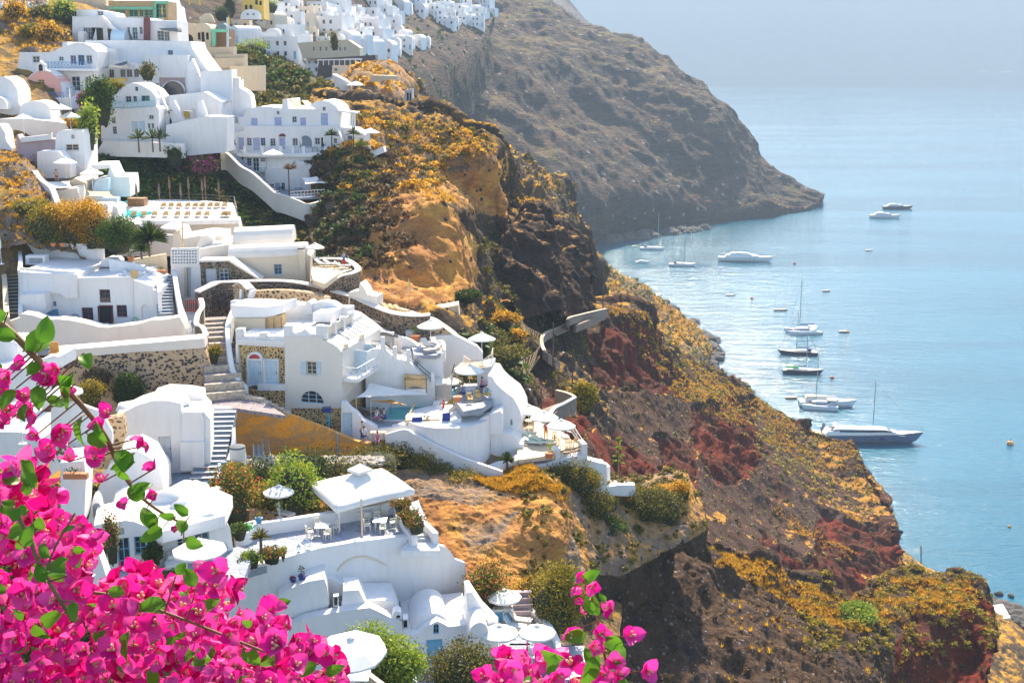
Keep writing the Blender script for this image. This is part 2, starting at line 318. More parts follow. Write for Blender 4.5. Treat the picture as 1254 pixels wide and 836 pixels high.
def sheet(name, rows, nu, nv, mat, disp, back=None, seed=1.0, z0=None, dz=None, regs=()):
    """a landform: rows run from its crest to its foot, each row a list of (px, py, distance) or (px, py, 'z', height)"""
    W = []
    for r in rows:
        pts = [PZ(p[0], p[1], p[3]) if len(p) == 4 else P(*p) for p in r]; W.append(crom(pts, nu))
    if back: W = [W[0]+np.array(b) for b in back]+W
    W = np.array(W); G = np.zeros((nv, nu, 3))
    for k in range(nu): G[:, k] = crom(W[:, k], nv)
    du = np.gradient(G, axis=1); dv = np.gradient(G, axis=0); N = np.cross(dv, du); N /= np.linalg.norm(N, axis=2, keepdims=True)+1e-9
    if N[nv//2:, :, 1].mean() > 0: N = -N
    flat = G.reshape(-1, 3); dd = np.zeros(len(flat))
    if any(len(r) > 2 for r in regs):
        px, py = proj(flat); j = fbm(flat, .12, 4, False, 5)*9; hit = np.zeros(len(flat), bool)
        for r in regs:
            if len(r) > 2: hit |= inpoly(r[0], px+j, py+j)
        ix = np.nonzero(hit)[0]; dd[ix] += 1.6*fbm(flat[ix]*np.array([1, 1, .6]), .16, 5, True, 4)-1.2
    for sc, amp, oc, rd in disp: dd += amp*fbm(flat, sc, oc, rd, seed)
    G = G+N*dd.reshape(nv, nu)[..., None]
    if dz: G[..., 2] -= np.interp(G[..., 1], dz[0], dz[1])
    if z0 is not None: G[..., 2] = np.maximum(G[..., 2], z0)
    i = np.arange(nv-1)[:, None]*nu+np.arange(nu-1)[None]; F = np.stack([i, i+1, i+nu+1, i+nu], -1).reshape(-1, 4)
    e1 = G[1:, :-1]-G[:-1, :-1]; e2 = G[:-1, 1:]-G[:-1, :-1]; fn = np.cross(e1, e2)
    if (fn*N[:-1, :-1]).sum() < 0: F = F[:, ::-1].copy(); fn = -fn
    o = mesh_np(name, G.reshape(-1, 3), F, mat, kind='structure', smooth=True)
    if regs:
        c = G[:-1, :-1].reshape(-1, 3); px, py = proj(c); j = fbm(c, .12, 4, False, 5)*9; k = fbm(c, .1, 4, False, 9)*9; mi = np.zeros(len(c), np.int32)
        for q, (pl, mt, *_) in enumerate(regs): o.data.materials.append(MATS[mt]); mi[inpoly(pl, px+j, py+k)] = q+1
        o.data.polygons.foreach_set('material_index', mi)
    ar = np.linalg.norm(fn, axis=2)+1e-9
    SHEETS[name if name not in SHEETS else name+str(len(SHEETS))] = (G[:-1, :-1].reshape(-1, 3), (fn/ar[..., None]).reshape(-1, 3), ar.ravel(), e1.reshape(-1, 3), e2.reshape(-1, 3)); o['nu'] = nu
    return o
# ------------------------------------------------------------ sea, far shore
def make_water():
    m, n, b = _mat('sea_water'); g, mp = _pos(n, 1, (1, 1, 1))
    g2, mp2 = _pos(n, 1, (.55, 1.5, 1)); mp2.inputs['Rotation'].default_value = (0, 0, .25)
    a = _noise(n, mp2.outputs[0], .12, 5, .6); c = _noise(n, mp2.outputs[0], .55, 5, .62); e = _noise(n, mp.outputs[0], .004, 4, .6, .6)
    h = _math(n, 'ADD', _math(n, 'MULTIPLY', a.outputs[0], 1.1), _math(n, 'MULTIPLY', c.outputs[0], .5))
    b.inputs['Roughness'].default_value = .12; b.inputs['IOR'].default_value = 1.33
    g3, mp3 = _pos(n, 1, (.18, 1, 1)); e3 = _noise(n, mp3.outputs[0], .012, 5, .6, .8)
    n.links.new(_ramp(n, e3.outputs[0], [(.35, (.001, .085, .145)), (.65, (.003, .13, .215))]).outputs[0], b.inputs['Base Color'])
    n.links.new(_ramp(n, e3.outputs[0], [(.4, .09), (.6, .15)]).outputs[0], b.inputs['Roughness'])
    _bump(n, b, h, 1.0, .5); MATS['sea_water'] = m
make_water()
mesh_np('sea', np.array([(-4000, 60, 0), (12000, 60, 0), (12000, 14000, 0), (-4000, 14000, 0)], float), np.array([[0, 1, 2, 3]]), 'sea_water', kind='structure')
sheet('far_shore_cliff', [[(560, -60, 7000), (700, -55, 7200), (900, -50, 7000), (1100, -56, 6900), (1400, -60, 6600)],
      [(560, 50, 6900), (760, 50, 7000), (950, 48, 6900), (1100, 50, 6800), (1400, 50, 6500)],
      [(560, 89, 'z', 0), (760, 89, 'z', 0), (950, 88, 'z', 0), (1100, 87, 'z', 0), (1400, 86, 'z', 0)]], 160, 40, 'm_head', [(.002, 90, 6, True)], back=[(0, 900, -100)], z0=-2)
sheet('distant_headland', [[(640, -20, 2400), (685, -2, 2400), (700, 12, 2350), (715, 30, 2320), (735, 50, 2300), (750, 62, 2300), (775, 84, 2350)],
      [(600, 40, 2250), (670, 50, 2250), (700, 65, 2230), (740, 85, 2200), (770, 98, 'z', 5)],
      [(600, 130, 'z', 0), (680, 128, 'z', 0), (740, 120, 'z', 0), (780, 110, 'z', 0)]], 100, 40, 'm_head', [(.01, 14, 6, True)], back=[(0, 300, -60)])
sheet('headland', [[(440, -60, 1000), (540, -30, 1080), (590, -4, 1150), (620, 4, 1150), (650, 12, 1140), (665, 15, 1130), (700, 36, 1130), (725, 48, 1120), (742, 56, 1110), (775, 67, 1100), (805, 82, 1085), (830, 92, 1075), (855, 107, 1065), (880, 128, 1055), (900, 148, 1050), (912, 168, 1045), (918, 178, 1043), (928, 198, 1040), (942, 214, 1040), (968, 233, 1040), (1001, 251, 1038)],
      [(450, 60, 820), (520, 60, 850), (620, 75, 940), (700, 100, 970), (760, 115, 990), (820, 135, 1000), (870, 160, 1005), (900, 190, 1010), (930, 222, 1015), (960, 240, 1020), (1001, 252, 1034)],
      [(450, 130, 720), (520, 130, 760), (600, 150, 820), (680, 170, 860), (750, 190, 890), (810, 200, 920), (860, 215, 950), (900, 235, 980), (940, 248, 1000), (999, 253, 1028)],
      [(450, 220, 640), (540, 220, 680), (620, 235, 740), (700, 245, 790), (760, 248, 840), (820, 250, 890), (870, 256, 930), (910, 258, 965), (950, 258, 990), (996, 254.5, 1022)],
      [(430, 340, 'z', 1), (560, 325, 'z', 1), (650, 312, 'z', 1), (715, 297, 'z', 1), (745, 287, 'z', 1), (785, 278, 'z', 1), (830, 274, 'z', 1), (880, 269, 'z', 1), (930, 263, 'z', 1), (990, 256, 'z', 1)],
      [(430, 350, 'z', -8), (560, 335, 'z', -8), (650, 320, 'z', -8), (715, 303, 'z', -8), (785, 283, 'z', -8), (880, 272, 'z', -8), (990, 258, 'z', -8)]],
      420, 260, 'm_head', [(.006, 12, 6, True), (.03, 2.4, 6, True), (.12, .7, 4, False)], back=[(60, 260, -120), (20, 60, -8)], seed=3)
sheet('village_slope', [[(220, -8, 430), (400, -6, 600), (500, -5, 800), (575, -2, 960), (605, 4, 1000)],
      [(240, 40, 360), (400, 36, 520), (500, 25, 720), (570, 15, 880), (604, 12, 960)],
      [(270, 90, 300), (360, 100, 330), (430, 110, 370), (490, 75, 560), (560, 45, 780), (603, 25, 900)],
      [(300, 140, 260), (370, 150, 280), (440, 175, 320), (500, 130, 520), (560, 90, 700), (603, 45, 870)],
      [(330, 220, 240), (400, 230, 250), (460, 260, 320), (520, 220, 560), (570, 150, 720), (606, 90, 850)]],
      160, 100, 'm_head', [(.02, 3, 5, False)], back=[(0, 60, -30)], seed=4)
# ------------------------------------------------------------ cliffs of the near side
sheet('dark_ridge', [[(480, 100, 330), (509, 118, 330), (530, 128, 330), (547, 137, 328), (572, 152, 325), (589, 170, 322), (614, 187, 322), (634, 204, 325), (648, 217, 328), (668, 228, 330), (683, 235, 330), (690, 254, 330), (704, 276, 332), (706, 296, 335)],
      [(470, 140, 290), (520, 160, 290), (570, 185, 290), (610, 215, 292), (640, 238, 298), (665, 250, 305), (685, 270, 312), (702, 300, 320)],
      [(450, 200, 260), (540, 220, 262), (600, 250, 268), (640, 275, 275), (670, 290, 285), (704, 325, 300)],
      [(450, 300, 240), (560, 300, 245), (640, 340, 255), (680, 360, 270), (706, 380, 290)]],
      240, 120, 'm_slope', [(.03, 4.0, 7, True), (.15, 1.2, 5, True)], back=[(20, 60, -60), (4, 12, -5)], seed=5)
sheet('rock_buttress', [[(400, 110, 285), (430, 92, 290), (455, 82, 295), (475, 82, 298), (492, 90, 298), (503, 100, 296), (508, 118, 294)],
      [(410, 130, 268), (440, 112, 270), (465, 105, 272), (488, 108, 274), (502, 120, 278), (508, 138, 282)],
      [(410, 150, 262), (440, 142, 262), (465, 138, 262), (490, 138, 266), (506, 142, 272), (520, 150, 280)]],
      90, 60, 'm_tuff', [(.06, 1.6, 6, True)], back=[(0, 30, -10)], seed=6)
sheet('cliff', [[(380, 128, 228), (430, 138, 225), (450, 134, 222), (480, 142, 224), (510, 143, 228), (545, 150, 230), (560, 165, 228), (585, 172, 226), (605, 178, 224), (613, 198, 222), (613, 215, 221), (618, 252, 222), (632, 258, 226), (655, 266, 230), (678, 278, 232), (695, 288, 234), (707, 300, 236), (711, 318, 237)],
      [(385, 165, 200), (430, 178, 195), (470, 178, 200), (500, 178, 206), (535, 190, 210), (560, 192, 207), (585, 196, 207), (609, 206, 210), (612, 240, 210), (625, 268, 214), (650, 282, 220), (680, 296, 226), (700, 310, 230), (713, 330, 234)],
      [(385, 205, 186), (425, 200, 182), (460, 205, 184), (490, 212, 188), (530, 222, 196), (560, 232, 203), (585, 250, 205), (603, 262, 207), (615, 282, 208), (645, 302, 213), (675, 318, 220), (700, 336, 227), (716, 350, 232)],
      [(380, 250, 178), (420, 228, 174), (455, 232, 169), (500, 236, 163), (520, 232, 162), (550, 242, 165), (575, 265, 174), (590, 292, 190), (612, 318, 198), (645, 335, 206), (675, 350, 214), (700, 362, 222), (720, 374, 230)],
      [(375, 290, 165), (420, 280, 158), (450, 275, 156), (480, 285, 152), (515, 290, 152), (550, 298, 154), (577, 318, 160), (592, 335, 176), (615, 355, 186), (645, 368, 195), (675, 385, 205), (700, 395, 214), (728, 402, 224)],
      [(370, 330, 152), (415, 325, 148), (445, 330, 146), (480, 345, 145), (515, 360, 145), (550, 368, 147), (580, 372, 152), (600, 385, 162), (625, 400, 172), (650, 420, 180), (680, 440, 190), (710, 440, 202), (740, 440, 215)],
      [(370, 380, 140), (420, 380, 137), (460, 385, 135), (500, 400, 134), (545, 400, 135), (580, 410, 138), (610, 430, 144), (640, 460, 150), (670, 490, 156), (700, 500, 168), (740, 500, 190)],
      [(370, 480, 128), (440, 470, 126), (500, 480, 124), (560, 490, 123), (610, 520, 124), (660, 560, 128), (700, 580, 138), (740, 600, 160)]],
      440, 330, 'm_slope', [(.028, 2.2, 4, True), (.10, 1.5, 6, True), (.45, .4, 4, True)], back=[(20, 70, -70), (3, 10, -5)], seed=9,
      regs=[([(425, 135), (520, 150), (560, 165), (612, 190), (620, 262), (585, 262), (530, 235), (470, 235), (410, 290), (395, 250), (400, 200)], 'm_cliff'), ([(455, 255), (480, 245), (520, 228), (540, 240), (560, 265), (582, 300), (584, 340), (575, 360), (500, 376), (470, 372), (440, 350), (405, 330), (400, 300), (430, 288), (450, 283)], 'm_ochre'), ([(535, 205), (575, 203), (618, 192), (618, 264), (600, 264), (585, 256), (560, 240), (535, 226)], 'm_ochre'), ([(630, 272), (705, 296), (720, 345), (716, 400), (690, 440), (640, 500), (600, 500), (625, 430), (640, 410), (600, 400), (620, 350), (612, 300)], 'm_lava')])
sheet('lava_outcrop', [[(625, 268, 208), (650, 262, 216), (672, 276, 220), (690, 284, 222), (704, 298, 224), (711, 318, 225), (714, 335, 226)],
      [(612, 300, 198), (640, 296, 202), (665, 302, 206), (685, 312, 209), (700, 325, 213), (713, 350, 218)],
      [(600, 350, 185), (625, 345, 188), (655, 345, 192), (680, 352, 198), (700, 362, 205), (712, 378, 212)],
      [(612, 385, 175), (640, 385, 180), (668, 385, 186), (690, 392, 195), (705, 402, 205)]],
      170, 130, 'm_lava', [(.07, 3.0, 6, True), (.4, .5, 4, True)], back=[(5, 16, -20), (1, 5, -2)], seed=11)
sheet('coastal_slope', [[(690, 298, 485), (712, 312, 475), (741, 330, 480), (761, 344, 495), (788, 360, 520), (808, 375, 545), (841, 398, 'z', 2), (862, 416, 'z', 2), (874, 430, 'z', 1), (870, 440, 'z', 1), (862, 452, 'z', 1), (862, 480, 'z', 1)],
      [(690, 330, 420), (720, 345, 410), (750, 365, 410), (780, 385, 420), (810, 405, 435), (835, 422, 450), (850, 436, 450), (853, 446, 445), (850, 460, 430), (852, 490, 400)],
      [(690, 370, 340), (720, 380, 335), (745, 395, 330), (775, 410, 340), (800, 425, 350), (820, 440, 365), (832, 455, 375), (840, 480, 380), (842, 500, 360)],
      [(690, 400, 280), (730, 410, 280), (770, 440, 285), (800, 460, 295), (830, 500, 310), (840, 520, 310)]],
      260, 160, 'm_scrub', [(.02, 4, 5, False), (.12, 1.3, 6, True)], back=[(15, 40, -60)], seed=12)
sheet('red_slope', [[(640, 372, 205), (690, 392, 225), (715, 383, 236), (742, 378, 240), (761, 379, 244), (780, 386, 246), (792, 392, 248), (797, 410, 250), (806, 426, 254), (830, 442, 270), (855, 456, 284), (900, 474, 298), (923, 489, 304), (950, 503, 308), (968, 512, 310), (986, 520, 310), (988, 532, 306), (1013, 541, 300), (1046, 552, 290), (1055, 570, 283), (1067, 592, 275), (1081, 610, 266), (1092, 631, 258), (1098, 653, 250), (1102, 680, 242), (1110, 705, 235)],
      [(640, 400, 190), (690, 412, 205), (730, 412, 218), (765, 415, 228), (785, 440, 234), (815, 470, 243), (850, 490, 255), (900, 510, 270), (940, 530, 278), (975, 555, 283), (1015, 580, 278), (1045, 610, 265), (1070, 650, 250), (1092, 710, 232)],
      [(620, 430, 168), (680, 445, 180), (720, 460, 188), (760, 480, 198), (790, 505, 206), (830, 530, 218), (880, 550, 230), (930, 580, 240), (970, 610, 245), (1005, 640, 240), (1040, 670, 232), (1080, 725, 220)],
      [(610, 470, 145), (670, 500, 154), (720, 530, 162), (765, 560, 170), (810, 585, 178), (860, 610, 190), (910, 640, 200), (955, 665, 205), (1000, 690, 207), (1030, 710, 207), (1070, 745, 205)],
      [(610, 530, 130), (670, 560, 136), (740, 610, 143), (800, 650, 150), (860, 680, 158), (920, 710, 167), (980, 735, 177), (1030, 750, 185), (1070, 765, 190)],
      [(610, 600, 124), (700, 640, 128), (800, 710, 134), (900, 760, 145), (1000, 790, 160), (1070, 800, 175)]],
      420, 300, 'm_red', [(.016, 2.6, 4, True), (.07, .9, 6, True), (.4, .22, 4, True)], back=[(25, 60, -50), (3, 10, -4)], seed=15,
      regs=[(p_, 'm_maroon', 1) for p_ in ([(690, 425), (730, 405), (780, 392), (806, 400), (812, 440), (840, 480), (800, 480), (760, 470), (720, 475)], [(838, 500), (880, 498), (925, 515), (932, 560), (915, 590), (885, 590), (860, 570)], [(805, 535), (850, 545), (856, 600), (815, 590)], [(890, 484), (930, 492), (925, 520), (890, 510)], [(960, 505), (990, 518), (990, 535), (965, 522)], [(1005, 630), (1060, 640), (1100, 650), (1110, 745), (1020, 745), (990, 690)], [(720, 525), (765, 530), (800, 560), (810, 600), (750, 600)], [(690, 440), (720, 520), (700, 560), (660, 500)], [(930, 650), (990, 690), (1000, 740), (940, 720)])])
sheet('shore_slope', [[(1000, 600, 'z', 0), (1060, 640, 'z', 0), (1103, 672, 'z', 1), (1154, 706, 'z', 1), (1186, 722, 'z', .5), (1214, 742, 'z', .5), (1240, 762, 'z', .5), (1275, 790, 'z', .5), (1320, 820, 'z', .5)],
      [(990, 660, 240), (1060, 690, 235), (1110, 710, 230), (1150, 728, 229), (1190, 752, 228), (1215, 775, 226), (1250, 800, 222), (1300, 850, 215)],
      [(990, 730, 205), (1060, 745, 203), (1110, 755, 200), (1150, 770, 198), (1195, 800, 196), (1230, 830, 192), (1290, 880, 185)],
      [(990, 800, 170), (1060, 820, 168), (1130, 840, 165), (1200, 860, 163), (1260, 920, 160)]],
      200, 140, 'm_slope', [(.05, 1.0, 5, False), (.25, .5, 6, True)], back=[(10, 30, -12)], seed=17)
sheet('near_ridge', [[(740, 655, 118), (790, 648, 122), (830, 656, 125), (876, 676, 130), (908, 687, 132), (936, 694, 135), (960, 708, 137), (991, 722, 140), (1020, 738, 143), (1050, 736, 150), (1085, 718, 160), (1107, 713, 165), (1141, 709, 168), (1175, 709, 164), (1187, 718, 158), (1199, 732, 152), (1208, 752, 147), (1212, 775, 143)],
      [(740, 690, 110), (790, 690, 113), (830, 690, 117), (880, 705, 122), (930, 725, 127), (980, 745, 131), (1025, 758, 134), (1065, 745, 143), (1100, 732, 150), (1140, 724, 154), (1170, 722, 153), (1188, 732, 149), (1200, 755, 144), (1212, 790, 138)],
      [(730, 730, 102), (790, 735, 106), (840, 740, 110), (900, 755, 114), (960, 775, 118), (1010, 785, 122), (1050, 775, 129), (1085, 760, 136), (1115, 748, 142), (1150, 742, 144), (1175, 748, 144), (1195, 765, 141), (1214, 810, 134)],
      [(720, 780, 94), (780, 790, 98), (840, 800, 101), (900, 810, 104), (960, 820, 108), (1010, 825, 112), (1050, 815, 118), (1085, 795, 127), (1110, 785, 134), (1145, 785, 138), (1175, 790, 139), (1200, 805, 137), (1216, 840, 130)],
      [(710, 850, 86), (780, 860, 90), (860, 870, 93), (940, 880, 97), (1010, 890, 101), (1060, 870, 110), (1100, 860, 124), (1150, 860, 132), (1218, 880, 128)],
      [(700, 940, 78), (860, 960, 84), (1000, 980, 92), (1100, 960, 115), (1220, 960, 125)]],
      420, 280, 'm_dark', [(.05, 1.3, 4, True), (.2, .8, 6, True), (.9, .18, 4, True)], back=[(14, 34, -30), (2, 5, -2)], seed=19,
      regs=[([(1120, 745), (1180, 720), (1225, 740), (1225, 860), (1090, 860), (1095, 790)], 'm_maroon')])
sheet('ochre_cliff', [[(440, 548, 108), (470, 550, 107), (520, 562, 106), (560, 572, 105), (600, 574, 104.5), (640, 574, 104.5), (680, 584, 105), (710, 596, 106), (760, 608, 108), (800, 604, 110), (845, 600, 112), (856, 612, 112), (866, 630, 111), (868, 650, 111)],
      [(450, 580, 101), (490, 585, 100.5), (530, 590, 99.5), (570, 596, 98.5), (610, 602, 98), (640, 602, 98), (665, 592, 99), (680, 595, 100), (700, 620, 101), (740, 640, 102.5), (780, 640, 104.5), (815, 640, 106), (845, 642, 107), (868, 668, 108.5)],
      [(480, 610, 97), (510, 622, 96), (550, 625, 95), (590, 632, 94), (630, 634, 93.5), (665, 625, 94.5), (682, 630, 95.5), (695, 650, 96.5), (730, 672, 98.5), (765, 672, 101), (800, 664, 103.5), (830, 656, 105), (850, 668, 106.5), (868, 690, 108)],
      [(500, 650, 93), (530, 655, 92), (570, 665, 91), (610, 672, 90), (640, 670, 90), (668, 665, 91), (690, 672, 92), (715, 700, 94), (745, 708, 97), (775, 700, 99.5), (805, 680, 103), (830, 668, 106)],
      [(510, 700, 88), (550, 710, 87), (590, 718, 86), (620, 722, 86), (650, 725, 87), (680, 735, 88), (710, 740, 92), (740, 735, 96), (770, 722, 99), (800, 705, 104), (832, 684, 109)],
      [(520, 780, 84), (570, 790, 82), (620, 800, 81), (660, 800, 82), (700, 790, 86), (740, 765, 96), (780, 740, 103), (825, 710, 111)]],
      380, 260, 'm_tuff', [(.07, .7, 4, True), (.3, .32, 6, True), (1.4, .07, 4, True)], back=[(0, 8, -1), (0, 3, 0)], seed=21,
      regs=[([(505, 610), (580, 620), (650, 600), (690, 590), (705, 650), (690, 700), (650, 745), (560, 745), (520, 690)], 'm_ochre'), ([(700, 700), (760, 705), (830, 665), (880, 640), (880, 760), (700, 800)], 'm_dark'), ([(560, 640), (600, 640), (640, 625), (600, 670), (575, 680)], 'm_tuff')])
# the inhabited hillside under the houses
sheet('hillside', [[(-120, 0, 245), (60, 5, 245), (120, 14, 245), (220, 40, 245), (285, 60, 250), (340, 82, 248), (400, 108, 240), (416, 128, 235)],
      [(-120, 30, 215), (40, 28, 215), (90, 32, 215), (230, 78, 225), (320, 105, 228), (380, 125, 228), (425, 142, 226)],
      [(-120, 70, 190), (40, 80, 190), (110, 100, 200), (230, 140, 200), (310, 170, 205), (440, 205, 195)],
      [(-120, 150, 160), (30, 150, 165), (100, 185, 172), (160, 186, 180), (300, 214, 188), (430, 246, 186)],
      [(-120, 180, 138), (10, 185, 138), (60, 225, 145), (150, 238, 166), (230, 232, 172), (310, 255, 178), (420, 290, 172)],
      [(-120, 240, 128), (20, 250, 130), (75, 285, 136), (150, 300, 148), (240, 290, 158), (320, 300, 160), (430, 340, 152)],
      [(-120, 320, 123), (20, 310, 125), (80, 318, 130), (150, 330, 132), (240, 350, 132), (320, 360, 130), (440, 390, 130)],
      [(-120, 440, 112), (60, 440, 113), (160, 448, 112), (250, 440, 113), (340, 470, 112), (480, 470, 118), (600, 500, 120), (700, 540, 124)],
      [(-120, 540, 94), (60, 540, 96), (180, 520, 104), (260, 545, 100), (350, 560, 100), (450, 565, 103), (540, 575, 105), (620, 600, 105), (760, 640, 109)],
      [(-120, 640, 78), (60, 640, 80), (180, 640, 84), (270, 620, 90), (350, 605, 93.5), (450, 610, 97), (560, 640, 96), (660, 700, 93), (760, 760, 92)],
      [(-120, 760, 64), (100, 760, 68), (240, 750, 74), (360, 730, 80), (480, 730, 84), (590, 765, 81), (690, 800, 80), (760, 860, 80)],
      [(-120, 900, 55), (100, 900, 60), (300, 900, 66), (480, 900, 70), (600, 880, 74), (720, 880, 78)]],
      260, 300, 'm_scrub', [(.08, .6, 5, False), (.5, .18, 4, True)], back=[(0, 30, -15)], seed=23, regs=[([(100, 174), (300, 178), (480, 200), (480, 345), (100, 330)], 'm_greenish'), ([(280, 50), (420, 90), (430, 140), (300, 140)], 'm_greenish')], dz=([85, 97, 104, 135, 150, 170], [2.0, 1.2, 4.5, 4.5, 3.0, 0]))
# ------------------------------------------------------------ building kit
T = Rg(0, 0, 1); ORD = 'first second third fourth fifth sixth seventh eighth ninth tenth'.split()
def use(x0, y0, s=4.18):
    global T; T = Rg(x0, y0, s)
def arc(x0, y0, x1, y1, h, n=12):
    """vault outline rising h above the line between two points"""
    return [(x0+(x1-x0)*(1-math.cos(math.pi*k/n))/2, y0+(y1-y0)*(1-math.cos(math.pi*k/n))/2-h*math.sin(math.pi*k/n)) for k in range(n+1)]
class Face:
    """an upright plane standing at one place, turned by yaw degrees; positive yaw turns its right end away"""
    def __init__(s, x, y, d, yaw=0.0, v=0.0):
        px, py = T(x, y); s.a = R_(yaw); s.U = Vector((math.cos(s.a), math.sin(s.a), 0)); s.B = Vector((-math.sin(s.a), math.cos(s.a), 0))
        s.O = P(px, py, d)+s.B*v; s.yaw = yaw
    def back(s, v):
        f = Face.__new__(Face); f.a, f.U, f.B, f.yaw = s.a, s.U, s.B, s.yaw; f.O = s.O+s.B*v; return f
    def uw(s, x, y):
        r = ray(*T(x, y)); t = (s.O-CAM).dot(s.B)/r.dot(s.B); p = CAM+r*t-s.O
        return Vector((p.dot(s.U), p.z, 0))
    def pt(s, q, v=0.0): return s.O+s.U*q[0]+Vector((0, 0, q[1]))+s.B*v
    def at(s, x, y, v=0.0): return s.pt(s.uw(x, y), v)
def ext(name, fc, outline, dep, mat, parent=None, holes=(), rev=.22, kind=None, label=None, ang=32):
    """outline (u, w) on the face, pushed dep metres back, with openings of depth rev in its front"""
    O = [Vector((q[0], q[1], 0)) for q in outline]; V = []; F = []
    def add(q, v): V.append(fc.pt(q, v)); return len(V)-1
    n = len(O); fr = [add(q, 0) for q in O]; bk = [add(q, dep) for q in O]
    H = [[Vector((q[0], q[1], 0)) for q in h] for h in holes]; hf = [[add(q, 0) for q in h] for h in H]; hb = [[add(q, rev) for q in h] for h in H]
    idx = fr+[i for h in hf for i in h]
    for t in tessellate_polygon([O]+H): F.append(tuple(idx[i] for i in t))
    for t in tessellate_polygon([O]): F.append(tuple(bk[i] for i in t)[::-1])
    for i in range(n): j = (i+1) % n; F.append((fr[i], fr[j], bk[j], bk[i]))
    for a, b in zip(hf, hb):
        m = len(a)
        for i in range(m): j = (i+1) % m; F.append((a[i], a[j], b[j], b[i]))
        F.append(tuple(b))
    off = OFF.get(parent.name, Vector((0, 0, 0))) if parent else Vector((0, 0, 0))
    me = bpy.data.meshes.new(name); me.from_pydata([tuple(v-off) for v in V], [], F); me.materials.append(MATS[mat])
    bm = bmesh.new(); bm.from_mesh(me); bmesh.ops.recalc_face_normals(bm, faces=bm.faces); bm.to_mesh(me); bm.free()
    me.polygons.foreach_set('use_smooth', [True]*len(me.polygons)); me.set_sharp_from_angle(angle=R_(ang))
    o = bpy.data.objects.new(name, me); COL.objects.link(o)
    if parent: o.parent = parent; OFF[o.name] = off
    if kind: o['kind'] = kind
    if label: o['label'] = label
    return o
def rect(fc, x0, y0, x1, y1, arch=0):
    a, b = fc.uw(x0, y1), fc.uw(x1, y0); w0 = min(a[0], b[0]); w1 = max(a[0], b[0]); z0, z1 = min(a[1], b[1]), max(a[1], b[1])
    if not arch: return [(w0, z0), (w1, z0), (w1, z1), (w0, z1)]
    r = min((w1-w0)/2, z1-z0); rr = (w1-w0)/2
    return [(w0, z0), (w1, z0)]+[(w0+rr+rr*math.cos(t*math.pi/10), z1-r+r*math.sin(t*math.pi/10)) for t in range(11)]
def fill(fc, par, kind, q, mat, v, arch):
    """a window or door standing at the back of its opening"""
    us = [p[0] for p in q]; ws = [p[1] for p in q]; a, b, c, d = min(us), max(us), min(ws), max(ws); W, Hh = b-a, d-c; t = min(.09, W*.1)
    yaw = fc.a
    def bar(mb, u0, u1, w0, w1, v0, v1): mb.box(fc.pt(((u0+u1)/2, w0), (v0+v1)/2), u1-u0, abs(v1-v0), w1-w0, yaw)
    if kind in 'wg':
        m = MB(); v0, v1 = v-.07, v-.005
        for u0 in (a, b-t): bar(m, u0, u0+t, c, d, v0, v1)
        bar(m, a+t, b-t, c, c+t, v0, v1)
        if not arch: bar(m, a+t, b-t, d-t, d, v0, v1)
        k = max(1, int(round(W/.75)))
        for i in range(1, k+1 if k > 1 else 2):
            if i <= (k-1 if k > 1 else 1): uu = a+W*i/(k if k > 1 else 2); bar(m, uu-t*.4, uu+t*.4, c+t, d-t, v0+.01, v1)
        for i in (1, 2) if Hh > 1 else (1,): ww = c+Hh*i/3 if Hh > 1 else c+Hh/2; bar(m, a+t, b-t, ww-t*.3, ww+t*.3, v0+.015, v1)
        f = m.build('window' if kind == 'w' else 'glazed_door', mat, par)
        p = MB(); V = [fc.pt(x, v-.02) for x in q]; p.add(V, [tuple(range(len(V)))]); p.build('pane', 'glass', f)
        if kind == 'w' and not arch and W > .5: s = MB(); bar(s, a-.08, b+.08, c-.08, c, -.06, .1); s.build('sill', 'white', par)
    elif kind == 'd':
        m = MB(); V = [fc.pt(x, v-.06) for x in q]+[fc.pt(x, v-.002) for x in q]; k = len(q)
        m.add(V, [tuple(range(k))]+[(i, (i+1) % k, k+(i+1) % k, k+i) for i in range(k)])
        for i in range(2):
            for w0, w1 in ((.08, .45), (.52, .9)):
                bar(m, a+W*(.08+.47*i), a+W*(.45+.47*i), c+Hh*w0, c+Hh*w1, v-.085, v-.058)
        o = m.build('door', mat, par)
        h = MB(); h.box(fc.pt((a+W*.9, c+Hh*.47), v-.12), .04, .06, .14, yaw); h.build('handle', 'darkmetal', o)
    elif kind == 's':
        m = MB(); bar(m, a, b, c, d, v-.05, v-.004)
        for i in range(1, 8): bar(m, a+.03, b-.03, c+Hh*i/8-.015, c+Hh*i/8+.015, v-.07, v-.048)
        m.build('shutter', mat, par)
    else:
        p = MB(); V = [fc.pt(x, v-.01) for x in q]; p.add(V, [tuple(range(len(V)))]); p.build('opening', 'darkin' if mat == '' else mat, par)
def blk(par, fc, pts, dep, mat='white', v=0.0, ops=(), name='wall', rev=.2, kind=None):
    """one block of a building: outline in picture points on the face (v metres behind it), openings (kind, x0, y0, x1, y1, paint, arched)"""
    f = fc.back(v) if v else fc
    O = [f.uw(*p) for p in pts]; hs = [(o, rect(f, *o[1:5], arch=o[6] if len(o) > 6 else 0)) for o in ops]
    b = ext(name, f, O, dep, mat, par, [h[1] for h in hs], rev, kind=kind)
    for o, q in hs: fill(f, par, o[0], q, o[5] if len(o) > 5 else 'whitepaint', rev, o[6] if len(o) > 6 else 0)
    return b
def house(name, label, fc, cat='house', group=None): return thing(name, label, cat, fc.O, group)
